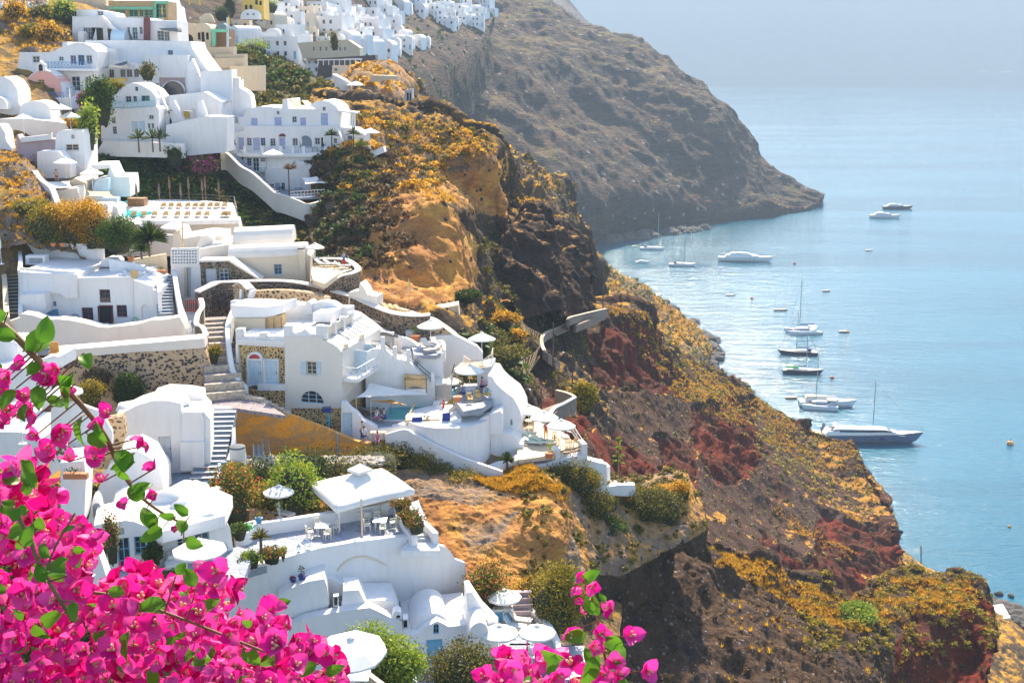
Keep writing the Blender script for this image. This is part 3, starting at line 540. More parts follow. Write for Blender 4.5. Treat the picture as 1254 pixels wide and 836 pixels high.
def flat(name, pts, z, t, mat, par=None, kind=None, label=None):
    """level slab whose upper face at height z has these picture corners"""
    W = [PZ(*T(*p), z) for p in pts]; k = len(W)
    ar = sum(W[i].x*W[(i+1) % k].y-W[(i+1) % k].x*W[i].y for i in range(k))
    if ar < 0: W = W[::-1]
    tri = tessellate_polygon([[Vector((w_.x, w_.y, 0)) for w_ in W]]); V = W+[w_-Vector((0, 0, t)) for w_ in W]
    F = [tuple(a) for a in tri]+[tuple(i+k for i in a)[::-1] for a in tri]+[(i, k+i, k+(i+1) % k, (i+1) % k) for i in range(k)]
    m = MB(); m.add(V, F); o = m.build(name, mat, par, kind=kind, label=label)
    bm = bmesh.new(); bm.from_mesh(o.data); bmesh.ops.recalc_face_normals(bm, faces=bm.faces); bm.to_mesh(o.data); bm.free(); return o
def run(name, pts, h, t, mat, par=None, cap=None, n=None, kind=None, world=False, hb=None):
    """wall along a line; pts are the middle of its top as (x, y, distance)"""
    W = [Vector(p) if world else P(*T(p[0], p[1]), p[2]) for p in pts]
    W = [Vector(q) for q in crom(W, n or max(2, 6*len(W)))] if len(W) > 2 else W
    m = MB(); mc = MB(); k = len(W); V = []; C = []
    for i, p in enumerate(W):
        d = W[min(i+1, k-1)]-W[max(i-1, 0)]; q = Vector((-d.y, d.x, 0)).normalized()*t/2
        hh = h if hb is None else p.z-hb
        V += [p+q, p-q, p-q-Vector((0, 0, hh)), p+q-Vector((0, 0, hh))]
        qc = q*1.25+q.normalized()*.03; up = Vector((0, 0, .12)); C += [p+qc+up, p-qc+up, p-qc, p+qc]
    F = [(4*i+a, 4*i+(a+1) % 4, 4*i+4+(a+1) % 4, 4*i+4+a) for i in range(k-1) for a in range(4)]+[(0, 1, 2, 3), (4*k-1, 4*k-2, 4*k-3, 4*k-4)]
    o = m.add(V, F).build(name, mat, par, kind=kind, smooth=False)
    if cap: mc.add(C, F).build('coping', cap, o)
    return o
def stairs(par, a, b, wdt, n, mat='stepgrey', edge=None, name='step'):
    """n separate steps from the middle of the lowest nosing a up to b (world points)"""
    a, b = Vector(a), Vector(b); d = b-a; hd = Vector((d.x, d.y, 0)); yaw = math.atan2(hd.y, hd.x)-math.pi/2; run_ = hd.length/n; rise = d.z/n
    for i in range(n):
        c = a+hd*((i+.5)/n); m = MB(); m.box((c.x, c.y, a.z+rise*i-.5), wdt, run_*1.02, rise+.5, yaw); s = m.build(name, mat, par)
        if edge: e = MB(); q = a+hd*(i/n); e.box((q.x, q.y, a.z+rise*(i+1)+.003), wdt+.1, .12, .03, yaw); e.build('nosing', edge, s)
def level(x, y, d): return P(*T(x, y), d).z
def on(x, y, z): return PZ(*T(x, y), z)
# ------------------------------------------------------------ furniture
def parasol(p, r, h, label, mat='canvas', n=8, group=None, tilt=0.0, drop=None, vent=True, closed=False, base=True, name='parasol'):
    p = Vector(p); t = thing(name, label, 'parasol', p, group); r *= .68; drop = drop or r*.42
    m = MB(); m.tube([p, p+Vector((0, 0, h))], .03, 6); m.build('pole', 'whitepaint' if mat == 'canvas' else 'wood', t)
    if base: MB().lathe(p, [(.28, 0), (.28, .06), (.06, .1), (.05, .3)], 10).build('base', 'whitepaint', t)
    if closed:
        m = MB(); pr = [(.05, -.0), (.14, .12), (.17, .5), (.12, 1.1), (.05, 1.55), (.02, 1.7)]; m.lathe(p+Vector((0, 0, h-1.6)), pr, 8); m.build('folded_canopy', mat, t); return t
    ap = p+Vector((0, 0, h)); V = [ap]; F = []; R = 3
    for j in range(1, R+1):
        for k in range(n*2):
            an = math.pi*k/n; q = j/R; rr = r*q*(1 if k % 2 == 0 else .955); sag = -drop*(q**1.25)-(0 if k % 2 == 0 else .035*q)
            V.append(ap+Vector((rr*math.cos(an), rr*math.sin(an), sag+math.sin(an)*tilt*rr)))
    N = n*2
    for k in range(N): F.append((0, 1+k, 1+(k+1) % N))
    for j in range(R-1):
        for k in range(N): F.append((1+j*N+k, 1+(j+1)*N+k, 1+(j+1)*N+(k+1) % N, 1+j*N+(k+1) % N))
    L = len(V); last = 1+(R-1)*N
    for k in range(N): V.append(Vector(V[last+k])-Vector((0, 0, .13 if k % 2 == 0 else .10)))
    for k in range(N): F.append((last+k, L+k, L+(k+1) % N, last+(k+1) % N))
    mesh_np('canopy', np.array([tuple(v) for v in V]), F, mat, t)
    for k in range(n):
        an = 2*math.pi*k/n; e = Vector((r*.97*math.cos(an), r*.97*math.sin(an), -drop-.03+math.sin(an)*tilt*r))
        MB().tube([ap-Vector((0, 0, .05)), ap+e], .012, 4, cap=False).build('rib', 'whitepaint', t)
    if vent: MB().lathe(ap+Vector((0, 0, .0)), [(.22, -.02), (.12, .05), (.025, .07), (.02, .16)], 8).build('finial', mat, t)
    return t
_LG = {}
def lounger(p, yaw, label, fab='tancanvas', frame='lightwood', group=None, back=.5):
    key = (fab, frame, back)
    if key in _LG: return dup_tree(_LG[key], p, yaw, label=label)
    t = thing('sun_lounger', label, 'sun lounger', (0, 0, 0), group)
    m = MB()
    for x in (-.3, .3): m.beam((x, -.95, .28), (x, .95, .28), .05, .07)
    for y in (-.9, .3, .9): m.beam((-.3, y, .28), (.3, y, .28), .04, .05)
    m.build('frame', frame, t)
    for x in (-.28, .28):
        for y in (-.8, .8): MB().box((x, y, 0), .05, .05, .26).build('leg', frame, t)
    m = MB(); m.beam((0, -.92, .36), (0, .28, .36), .58, .09); m.build('cushion', fab, t)
    m = MB(); m.beam((0, .28, .37), (0, .28+.68*math.cos(back*1.2), .37+.68*math.sin(back*1.2)), .58, .09); m.build('backrest', fab, t)
    t.location = p; t.rotation_euler = (0, 0, yaw); OFF[t.name] = Vector(p); _LG[key] = t; return t
_CH = {}
def chair(p, yaw, label, mat='lightwood', group=None):
    if mat in _CH: return dup_tree(_CH[mat], p, yaw, label=label)
    t = thing('chair', label, 'chair', (0, 0, 0), group)
    MB().box((0, 0, .42), .44, .44, .05).build('seat', mat, t)
    for x in (-.2, .2):
        MB().box((x, -.2, 0), .04, .04, .42).build('leg', mat, t); MB().beam((x, .2, 0), (x, .26, .92), .04, .04).build('leg', mat, t)
        MB().beam((x, -.2, .62), (x, .22, .64), .04, .03).build('armrest', mat, t)
    for i in range(4): MB().beam((-.13+.087*i, .225, .47), (-.13+.087*i, .255, .86), .03, .02).build('slat', mat, t)
    MB().beam((-.2, .26, .9), (.2, .26, .9), .04, .06).build('top_rail', mat, t)
    t.location = p; t.rotation_euler = (0, 0, yaw); OFF[t.name] = Vector(p); _CH[mat] = t; return t
def table(p, r, label, mat='whitepaint', square=0, h=.74, group=None):
    t = thing('table', label, 'table', p, group); p = Vector(p)
    if square: MB().box(p+Vector((0, 0, h-.05)), r*2, r*2*square, .05).build('tabletop', mat, t)
    else: MB().lathe(p+Vector((0, 0, h-.04)), [(r, 0), (r, .04)], 14).build('tabletop', mat, t)
    for x, y in ((-1, -1), (1, -1), (1, 1), (-1, 1)): MB().box(p+Vector((x*r*.65, y*r*.65*(square or 1), 0)), .05, .05, h-.05).build('leg', mat, t)
    return t
def railing(name, par, a, b, h=.95, mat='whitepaint', n=6, style='x', post='whitepaint'):
    """railing between two world points on the floor"""
    a, b = Vector(a), Vector(b); up = Vector((0, 0, h)); yaw = math.atan2(b.y-a.y, b.x-a.x)
    r = MB(); r.beam(a+up, b+up, .07, .06); r.beam(a+up*.12, b+up*.12, .05, .05)
    o = r.build(name, mat, par)
    for i in range(n):
        q0 = a+(b-a)*(i/n); q1 = a+(b-a)*((i+1)/n)
        MB().tube([q0, q0+up], .03, 4).build('post', post, o)
        if style == 'x': MB().beam(q0+up*.14, q1+up*.95, .03, .03).beam(q1+up*.14, q0+up*.95, .03, .03).build('cross_brace', mat, o)
        elif style == 'h': MB().beam(q0+up*.5, q1+up*.5, .03, .07).build('mid_rail', mat, o)
        elif style == 'g': MB().box((q0+q1)/2+up*.14, (q1-q0).length*.96, .015, h*.78, yaw).build('panel', 'palepaint', o)
        elif style == 'b':
            for k in range(1, 4): q = q0+(q1-q0)*(k/4); MB().tube([q+up*.12, q+up], .02, 4, cap=False).build('baluster', mat, o)
    MB().tube([b, b+up], .03, 4).build('post', post, o)
    return o
def pot(p, label, size=.3, mat='terracotta', leaf='l_green', lh=.4, box=0, n=90, cat='potted plant'):
    t = thing('potted_plant', label, cat, p); p = Vector(p)
    if box: MB().box(p, box, size, size*.9).build('planter', mat, t)
    else: MB().lathe(p, [(size*.55, 0), (size*.75, size*.8), (size*.85, size*.85), (size*.85, size), (size*.7, size)], 12).build('pot', mat, t)
    c = p+Vector((0, 0, size+lh*.4)); V, F = foliage(c, (box/2 if box else size*.9, size*.8, lh*.6), n, .13); mesh_np('leaves', V, F, leaf, t)
    return t
def foliage(c, rad, n, leaf=.2, lumps=7, hollow=.55):
    """n leaf faces filling an uneven crown round c"""
    g = RNG; c = np.array(c); rad = np.array(rad)
    L = g.normal(size=(lumps, 3)); L /= np.linalg.norm(L, axis=1, keepdims=True); L *= .55*g.random((lumps, 1))**.4; L = np.vstack([L, [[0, 0, 0]]])
    lr = .38+.25*g.random(lumps+1); lr[-1] = .7
    k = g.integers(0, lumps+1, n); d = g.normal(size=(n, 3)); d /= np.linalg.norm(d, axis=1, keepdims=True)
    r = lr[k]*(hollow+(1-hollow)*g.random(n)**.5)*(1+.12*g.normal(size=n)); q = L[k]+d*r[:, None]
    pos = c+q*rad
    a = g.normal(size=(n, 3))+d*.6; a /= np.linalg.norm(a, axis=1, keepdims=True); b = np.cross(a, g.normal(size=(n, 3))); b /= np.linalg.norm(b, axis=1, keepdims=True)
    s = leaf*(.6+.8*g.random((n, 1)))
    V = np.stack([pos-a*s*.5, pos+b*s*.28, pos+a*s*.5, pos-b*s*.28], 1).reshape(-1, 3); F = np.arange(4*n).reshape(n, 4)
    return V, F
def shrub(x, y, d, w_, h, label, leaf='l_green', n=1500, ls=.22, name='shrub', cat='shrub', group=None, kind=None, dep=None, lumps=9):
    """x, y the picture point of the foot's middle; w_ and h in metres"""
    p = P(*T(x, y), d); t = thing(name, label, cat, p, group) if label else None
    V, F = foliage(p+Vector((0, 0, h*.5)), (w_*.54, (dep or w_)*.54, h*.6), int(n*1.9), ls*1.15, lumps+4, .3)
    k = MB(); k.lathe(p, [(w_*.2, -.3), (w_*.28, h*.2), (w_*.28, h*.45), (w_*.19, h*.64), (w_*.06, h*.74)], 10, 1, (dep or w_)/w_); k.V = [(x+w_*.06*noise.noise(Vector((x, y, z))), y+w_*.06*noise.noise(Vector((y, z, x))), z+h*.12*noise.noise(Vector((z, x, y))*1.3)) for x, y, z in k.V]; k.build('foliage_core', 'inner', t, smooth=True)  # added solid dark core that makes the crown look dense, in place of twigs
    V[:, 2] = np.maximum(V[:, 2], p.z-.3*h)
    mesh_np('crown', V, F, leaf, t)
    m = MB()
    for i in range(4): an = i*1.6; m.tube([p-Vector((0, 0, .5)), p+Vector((math.cos(an)*w_*.1, math.sin(an)*w_*.1, h*.3)), p+Vector((math.cos(an)*w_*.25, math.sin(an)*w_*.25, h*.6))], .06, 5, .02)
    m.build('stem', 'bark', t); return t
def spiky(x, y, d, h, label, leaf='l_green', trunk=.5, n=50, L=.9, name='agave', cat='plant'):
    p = P(*T(x, y), d); t = thing(name, label, cat, p); m = MB(); m.tube([p-Vector((0, 0, .3)), p+Vector((0, 0, trunk))], .13, 7, .09); m.build('trunk', 'bark', t)
    V = []; F = []; c = p+Vector((0, 0, trunk))
    for i in range(n):
        an = i*2.399; el = .05+1.35*RNG.random()**1.2; dr = Vector((math.cos(an)*math.cos(el), math.sin(an)*math.cos(el), math.sin(el))); sd_ = Vector((-math.sin(an), math.cos(an), 0))*(L*.07 if L < 1.5 else .09)
        k = len(V); V += [c-sd_, c+sd_, c+dr*L*.6+sd_*1.2, c+dr*L-Vector((0, 0, L*.22*math.cos(el))), c+dr*L*.6-sd_*1.2]; F.append((k, k+1, k+2, k+3, k+4))
    mesh_np('leaves', np.array([tuple(v) for v in V]), F, leaf, t); return t
def person(p, label, pose='stand', yaw=0.0, shirt='bluecloth', trousers='navy', hair='hair', arm=None):
    """one skinned body; height 1.72 standing"""
    p = Vector(p); t = thing('person', label, 'person', p)
    lean = {'stand': 0, 'lean': .35, 'sit': .1, 'walk': .08}[pose]; sit = pose == 'sit'
    hz_ = .5 if sit else .92
    J = {'pel': (0, 0, hz_), 'wst': (0, -.05*lean*3, hz_+.2), 'chs': (0, -.3*lean, hz_+.42), 'nck': (0, -.5*lean, hz_+.58), 'hd0': (0, -.52*lean-.01, hz_+.66), 'hd1': (0, -.56*lean-.02, hz_+.80)}
    st = .18 if pose == 'walk' else .03
    for s, q in ((-1, 'l'), (1, 'r')):
        f = s*st
        J['h'+q] = (s*.10, 0, hz_-.04)
        if sit: J['k'+q] = (s*.13, -.42, .48); J['a'+q] = (s*.13, -.44, .08); J['t'+q] = (s*.14, -.58, .03)
        else: J['k'+q] = (s*.11, -f*.8-.02, .48); J['a'+q] = (s*.11, -f*.9+.04, .08); J['t'+q] = (s*.12, -f-.14, .03)
        J['s'+q] = (s*.19, -.42*lean, hz_+.52)
        if arm == 'up': J['e'+q] = (s*.24, -.2, hz_+.68); J['w'+q] = (s*.18, -.25, hz_+.9); J['f'+q] = (s*.16, -.27, hz_+.98)
        elif sit or pose == 'lean': J['e'+q] = (s*.25, -.42*lean-.12, hz_+.28); J['w'+q] = (s*.2, -.42*lean-.36, hz_+.22); J['f'+q] = (s*.18, -.42*lean-.45, hz_+.2)
        else: J['e'+q] = (s*.25, -.02+f*.3, hz_+.26); J['w'+q] = (s*.27, -.06+f*.6, hz_+.02); J['f'+q] = (s*.27, -.09+f*.7, hz_-.08)
    R = dict(pel=.13, wst=.115, chs=.135, nck=.055, hd0=.075, hd1=.085, h=.09, k=.06, a=.042, t=.035, s=.06, e=.042, w=.03, f=.032)
    E = [('pel', 'wst'), ('wst', 'chs'), ('chs', 'nck'), ('nck', 'hd0'), ('hd0', 'hd1')]
    for q in 'lr': E += [('pel', 'h'+q), ('h'+q, 'k'+q), ('k'+q, 'a'+q), ('a'+q, 't'+q), ('chs', 's'+q), ('s'+q, 'e'+q), ('e'+q, 'w'+q), ('w'+q, 'f'+q)]
    ks = list(J); ca, sa = math.cos(yaw), math.sin(yaw)
    def wv(k, g=0): x, y, z = J[k]; return (x*ca-y*sa, x*sa+y*ca, z)
    def skin(name, keys, scl, mat):
        kk = [k for k in ks if k in keys]; me = bpy.data.meshes.new(name); me.from_pydata([wv(k) for k in kk], [(kk.index(a), kk.index(b)) for a, b in E if a in kk and b in kk], [])
        o = bpy.data.objects.new(name, me); COL.objects.link(o); o.parent = t; md = o.modifiers.new('s', 'SKIN')
        if not me.skin_vertices: bm = bmesh.new(); bm.from_mesh(me); bm.verts.layers.skin.verify(); bm.to_mesh(me); bm.free()
        for i, k in enumerate(kk):
            r = R.get(k) or R[k[0]]; me.skin_vertices[0].data[i].radius = (r*scl, r*scl*.85); me.skin_vertices[0].data[i].use_root = (i == 0)
        md.use_smooth_shade = True; o.modifiers.new('u', 'SUBSURF').levels = 1; o.modifiers['u'].render_levels = 1; me.materials.append(MATS[mat]); return o
    skin('body', ks, 1.0, 'skin')
    skin('shirt', ['pel', 'wst', 'chs', 'sl', 'sr', 'el', 'er'], 1.22, shirt)
    skin('trousers', ['pel', 'hl', 'hr', 'kl', 'kr']+([] if sit else ['al', 'ar']), 1.2, trousers)
    x, y, z = wv('hd1'); MB().lathe(p+Vector((x, y, z-.06)), [(.095, 0), (.11, .06), (.09, .13), (.03, .16)], 10).build('hair', hair, t)
    return t
# ============================================================ two-storey guesthouse in the middle
use(230, 340)
fg = Face(504, 690, 108, -14)
gh = house('guesthouse', 'two storey white guesthouse with roof terrace and lunette window beside the stepped street', fg)
blk(gh, fg, [(497, 705), (497, 300), (690, 300), (690, 320), (715, 326), (740, 338), (765, 355), (787, 380), (787, 668), (530, 668), (530, 705)], 10, 'bouncewhite',
    ops=[('w', 608, 430, 657, 494, 'cream'), ('w', 577, 583, 694, 640, 'palepaint', 1)])
blk(gh, fg, [(530, 668), (787, 668), (787, 830), (530, 760)], 9, 'stone_gold', v=.05, name='stone_base')
for a, b in ((579, 606), (659, 680)): blk(gh, fg, [(a, 496), (b, 496), (b, 430), (a, 430)], .07, 'palepaint', v=-.07, name='shutter')
blk(gh, fg, [(245, 560), (245, 300), (497, 300), (497, 545), (350, 545), (310, 560)], 8, 'white', v=.3, ops=[('o', 267, 358, 493, 545, 'stone_gold')], rev=.35)
f2 = fg.back(.62)
blk(gh, f2, [(300, 548), (300, 420)]+arc(300, 420, 383, 420, 42)+[(383, 548)], .5, 'white', v=-.25, ops=[('d', 314, 426, 374, 548, 'palepaint')], name='door_surround')
blk(gh, f2, arc(312, 414, 368, 414, 22), .05, 'redpaint', v=-.27, name='fanlight')
blk(gh, f2, [(385, 548), (385, 416), (464, 416), (464, 548)], .5, 'white', v=-.25, ops=[('d', 398, 424, 456, 548, 'palepaint')], name='door_surround')
blk(gh, fg, [(356, 578), (356, 545), (497, 548), (497, 578)], .5, 'white', v=-.2, name='bench_wall')
blk(gh, fg, [(313, 570), (500, 578), (500, 705), (470, 690), (400, 640), (350, 605)], 4, 'stone_gold', v=.1, name='stone_base')
run('curved_side_wall', [(230, 165, 116.5), (207, 230, 113), (205, 300, 110), (225, 450, 108), (245, 500, 107), (262, 520, 106.5), (300, 560, 106)], 4, .45, 'white', gh)
for a, b, c, d in ((245, 300, 280, 262), (365, 310, 400, 283), (490, 330, 535, 245), (655, 300, 686, 245)): blk(gh, fg, [(a, b), (a, d), (c, d), (c, b)], .7, 'white', v=.1, name='parapet_post')
blk(gh, fg, [(245, 335), (245, 312), (497, 324), (497, 345)], .35, 'white', v=.12, name='parapet'); blk(gh, fg, [(535, 310), (535, 284), (575, 278), (600, 262), (625, 285), (655, 290), (655, 310)], .3, 'white', v=.12, name='parapet')
zt = fg.at(400, 318).z
railing('balustrade', gh, fg.at(282, 320, .3), fg.at(362, 322, .3), .75, n=4); railing('balustrade', gh, fg.at(402, 322, .3), fg.at(488, 324, .3), .75, n=4)
# roof terrace: floor, bar with white top, back wall, rooms
flat('terrace_floor', [(240, 300), (497, 310), (640, 225), (520, 190), (250, 200)], zt-.35, .3, 'tile', gh)
f3 = fg.back(7.0)
bar = house('terrace_bar', 'curved tan bar counter with white top on the guesthouse roof terrace', f3.back(-3.2), 'bar')
fb = fg.back(3.8)
blk(bar, fb, [(238, 262), (238, 208), (400, 206), (400, 275)], 1.2, 'sand', name='counter'); blk(bar, fb.back(.02), [(400, 275), (400, 206), (480, 190), (480, 255)], 1.0, 'tancanvas', v=.25, name='counter_panel')
for x in (400, 440, 479): blk(bar, fb, [(x-3, 272), (x-3, 205), (x+2, 204), (x+2, 270)], .06, 'wood', v=-.07, name='frame')
blk(bar, fb, [(228, 205), (218, 140), (300, 145), (395, 150), (470, 140), (490, 135), (485, 180), (440, 196), (400, 203)], 3.2, 'white', v=.2, name='canopy')
blk(gh, fg, [(218, 165), (218, 120), (345, 118), (490, 125), (620, 140), (650, 128), (690, 120), (735, 128), (770, 150), (830, 152), (830, 330), (480, 235), (218, 235)], 1.2, 'white', v=8.2, name='back_wall')
blk(gh, fg, [(640, 228), (640, 180), (735, 180), (735, 228)], 3.5, 'white', v=5.5, name='roof_room')
blk(gh, fg, [(300, 118), (320, 118), (335, 65), (315, 65)], .8, 'white', v=9.6, name='chimney'); blk(gh, fg, [(262, 118), (275, 118), (275, 65), (265, 62)], .4, 'white', v=9.6, name='chimney')
m = blk(gh, fg, arc(590, 190, 640, 190, 70), 1.5, 'white', v=8.0, name='dome_end')
# the long side, its skylight, parapet with lattice, balcony
sdB = fg.B; q0 = fg.at(787, 380)
zr = fg.at(700, 320).z
for i in range(4):
    a = fg.at(690+4, 300, .4+i*2.1); MB().box(a-Vector((0, 0, .3)), .45, .5, 1.2, fg.a).build('parapet_post', 'white', gh)
    if i < 3: b = fg.at(694, 300, .9+i*2.1); MB().beam(b+Vector((0, 0, .3)), b+sdB*1.4+Vector((0, 0, .3)), .15, .7).build('lattice', 'cream', gh)
sk = MB(); a = fg.at(700, 322, 3.0)+Vector((0, 0, .12)); b = fg.at(765, 358, 3.0)+Vector((0, 0, .12)); c = sdB*5
sk.add([a, b, b+c, a+c, a-Vector((0, 0, .2)), b-Vector((0, 0, .2)), b+c-Vector((0, 0, .2)), a+c-Vector((0, 0, .2))], [(0, 1, 2, 3), (4, 7, 6, 5), (0, 4, 5, 1), (1, 5, 6, 2), (2, 6, 7, 3), (3, 7, 4, 0)])
skl = sk.build('skylight', 'whitecloth', gh)
for i in range(6): MB().beam(a+c*i/5+Vector((0, 0, .03)), b+c*i/5+Vector((0, 0, .03)), .07, .05).build('glazing_bar', 'darkmetal', skl)
fs = Face.__new__(Face); fs.a = fg.a+math.pi/2; fs.U = fg.B; fs.B = -fg.U; fs.yaw = 76; fs.O = fg.at(787, 668)
for u, w0, w1, h in ((1.6, 3.0, 2.5, 2.2), (3.8, 3.0, .9, 2.1), (6.3, 3.2, 1.0, 2.0)):
    q = [(u, w0), (u+1, w0), (u+1, w0+h), (u, w0+h)]; fill(fs, gh, 'g', q, 'lightwood', -.02, 0)
fill(fs, gh, 'w', [(6.2, .2), (7.4, .2), (7.4, 1.9), (6.2, 1.9)], 'palepaint', -.02, 0)
zb = fs.O.z+2.75
bq = [fs.pt((.3, 2.75), 0), fs.pt((.3, 2.75), -1.5), fs.pt((8.5, 2.75), -1.9), fs.pt((8.5, 2.75), 0)]
m = MB(); V = [Vector(v) for v in bq]+[Vector(v)-Vector((0, 0, .35)) for v in bq]; m.add(V, [(0, 1, 2, 3), (7, 6, 5, 4), (0, 4, 5, 1), (1, 5, 6, 2), (2, 6, 7, 3)]); bal = m.build('balcony', 'white', gh)
railing('balcony_rail', gh, bq[0]-fs.B*0, bq[1], 1.0, n=2); railing('balcony_rail', gh, bq[1], bq[2], 1.0, n=8)
for u in (3.3, 5.9): MB().box(fs.pt((u, 2.76), -.7), 1.2, .08, 1.9, fs.a+math.pi/2).build('partition', 'palepaint', gh)
for u in (1.0, 5): MB().box(fs.pt((u, 5.3), -.2), .4, .35, .5, fs.a).build('air_conditioner', 'cream', gh)
# ============================================================ the stepped street and its walls
st = thing('stepped_street', 'cobbled stepped street climbing between the sandy stone wall and the guesthouse', 'stairs', P(*T(200, 560), 105))
pts = [(195, 590, 104), (185, 545, 105), (180, 500, 106.5), (172, 455, 108), (165, 415, 109.5), (160, 375, 111), (158, 340, 112.5), (155, 310, 114), (152, 285, 115.5), (150, 262, 117), (146, 240, 118.5), (140, 218, 120), (135, 198, 121.5)]
W = [P(*T(x, y), d) for x, y, d in pts]
for i in range(len(W)-1):
    a, b = W[i], W[i+1]; d = b-a; yaw = math.atan2(d.y, d.x)-math.pi/2; L = Vector((d.x, d.y, 0)).length; c = (a+b)/2
    MB().box((c.x, c.y, a.z-1), 3.5-.1*i, L+.3, 1.0, yaw).build('landing', 'cobble', st)
    MB().box((a.x, a.y, a.z-.5), 3.4-.1*i, .35, .62, yaw).build('step', 'palestone', st)
use(230, 340)
flat('paved_corner', [(130, 640), (250, 560), (330, 600), (480, 690), (500, 705), (250, 668), (110, 665)], level(250, 640, 103), .3, 'cobble', st)
for i in range(5): a = P(*T(330+32*i, 612+17*i), 104-.3*i); MB().box(a-Vector((0, 0, .4)), 2.6, .5, .5, -.5).build('step', 'palestone', st)
use(0, 360)
sw = thing('retaining_wall', 'sandy stone retaining wall full of dark pebbles under the curved yard wall', 'wall', P(*T(640, 500), 108))
fw = Face(310, 500, 107, 6)
blk(sw, fw, [(290, 640), (290, 318), (500, 312), (700, 295), (860, 288), (1040, 272), (1075, 360), (1110, 640), (1090, 690), (900, 700)], 2.2, 'stone_sandy')
blk(sw, fw, [(250, 345), (250, 292), (500, 272), (700, 255), (1045, 226), (1050, 275), (860, 290), (700, 297), (500, 314), (310, 330)], 2.0, 'bouncewhite', v=-.12, name='ledge')
m = MB(); g = random.Random(3)
for i in range(420):
    x = g.uniform(330, 1060); y = g.uniform(305, 500) if x > 420 else g.uniform(330, 380)
    if g.random() < (y-300)/420: continue
    s = g.uniform(.07, .19); c = fw.at(x, y, 0); m.lathe(c-Vector((0, 0, s*.6)), [(s*.3, 0), (s*.95, s*.35), (s*.8, s*.9), (s*.25, s*1.15)], 5)
m.build('stone', 'darkstone', sw, kind='stuff')
# ============================================================ white house on the left with dark doorway
use(0, 0, 1)
fh = Face(24, 400, 121, 0)
hl = house('cubic_house', 'white cubic house with dark open doorway and maroon window frames above the curved yard wall', fh)
blk(hl, fh, [(24, 408), (24, 333), (94, 337), (94, 343), (164, 341), (164, 408)], 9.5, 'white', ops=[('w', 101, 376.5, 113.5, 392, 'maroon'), ('o', 121, 375, 138, 401, ''), ('w', 143.5, 373.5, 155, 388, 'maroon'), ('w', 122.5, 354.5, 134.5, 370, 'maroon'), ('s', 57.5, 378.5, 71, 391, 'bluedoor'), ('o', 59, 369, 68.5, 375, 'slate')])
blk(hl, fh, [(24, 362), (27, 361), (54, 360), (56, 371), (56, 384), (24, 383)], 2.2, 'white', v=-2.0, name='lower_room')
blk(hl, fh, [(28, 335), (94, 336), (95, 365), (80, 366), (74, 360), (28, 358)], .35, 'white', v=-.36, name='parapet')
for x0, y0, x1, y1 in ((121, 375, 122.5, 401), (136.6, 375, 138.2, 401), (121, 373.6, 138.2, 375)): blk(hl, fh, [(x0, y1), (x0, y0), (x1, y0), (x1, y1)], .12, 'maroon', v=-.05, name='door_frame')
blk(hl, fh, [(164, 408), (164, 343), (187, 351), (187, 355), (193, 356), (193, 408)], 7, 'white', v=-.3, ops=[('o', 174, 373, 183, 389, 'white', 1)])
blk(hl, fh, [(86, 394), (86, 389)]+arc(86, 389, 97, 389, 5)+[(97, 394)], .1, 'greywash', v=-.12, name='niche')
zr = fh.at(100, 343).z
for pts in ([(24, 330), (24, 328), (92, 333), (92, 338)], [(94, 345), (94, 340), (160, 339), (160, 343)]): blk(hl, fh, pts, .25, 'white', v=-.02, name='parapet')
blk(hl, fh, [(22, 335), (22, 299), (60, 298), (126, 299), (127, 319), (150, 322), (178, 333), (190, 340), (190, 352), (22, 352)], .5, 'white', v=9.6, name='back_parapet')
run('side_parapet', [(24, 331, 121.3), (25, 318, 126), (24, 304, 130.5)], 2, .4, 'white', hl)
run('side_parapet', [(144, 320, 129), (152, 330, 125), (158, 338, 121.5)], 1, .3, 'white', hl)
blk(hl, fh, [(122, 327), (124, 319), (131, 316), (142, 317), (145, 320), (146, 327)], 2.0, 'white', v=7, name='roof_block')
blk(hl, fh, [(31, 324), (31, 313), (55, 313), (55, 325)], 1.2, 'white', v=6, name='planter_box', ops=[('o', 36, 316, 52, 322.5, 'greywash')])
MB().beam(fh.at(123, 337, 5), fh.at(123, 330, 5), .08, .9).beam(fh.at(120, 336, 5), fh.at(127, 336, 5), .1, .1).build('chimney_pot', 'darkmetal', hl)
dsh = thing('satellite_dish', 'tan satellite dish on the corner of the white cubic house roof', 'satellite dish', fh.at(165, 344, 0)); dp = fh.at(165, 343, -.1)
MB().tube([dp, dp+Vector((0, 0, .5))], .03, 5).build('mount', 'steel', dsh)
m = MB(); m.lathe((0, 0, 0), [(.05, 0), (.28, .05), (.42, .13), (.45, .17), (.42, .15), (.05, .03)], 14); o = m.build('dish', 'tancanvas'); o.parent = dsh; o.rotation_euler = (R_(75), 0, R_(30)); o.location = (0, -.1, .7)
pot(fh.at(37, 313, 6.3), 'terracotta pot of yellowing leaves, left of the pair on the white planter box', .35, lh=.7); pot(fh.at(48.5, 313, 6.3), 'terracotta pot of low green leaves, right of the pair on the white planter box', .35, lh=.6)
pot(fh.at(141, 330, 5.2), 'terracotta pot with upright leaves on the flat white roof above the dark doorway', .45, lh=.7)
yw = thing('yard_wall', 'long white curved yard wall tinted with warm bounce before the white cubic house', 'wall', P(60, 420, 117))
fy = Face(0, 420, 115.5, 0)
blk(yw, fy, [(-20, 398), (5, 395), (24, 389), (26, 384), (40, 386), (55, 391), (72, 391), (85, 392), (105, 396), (120, 400), (132, 401), (150, 399), (168, 397), (185, 392), (203, 391), (220, 388), (226, 400), (229, 416), (180, 421), (120, 425), (60, 430), (-20, 432)], 1.6, 'bouncewhite')
zyd = fh.at(100, 404).z
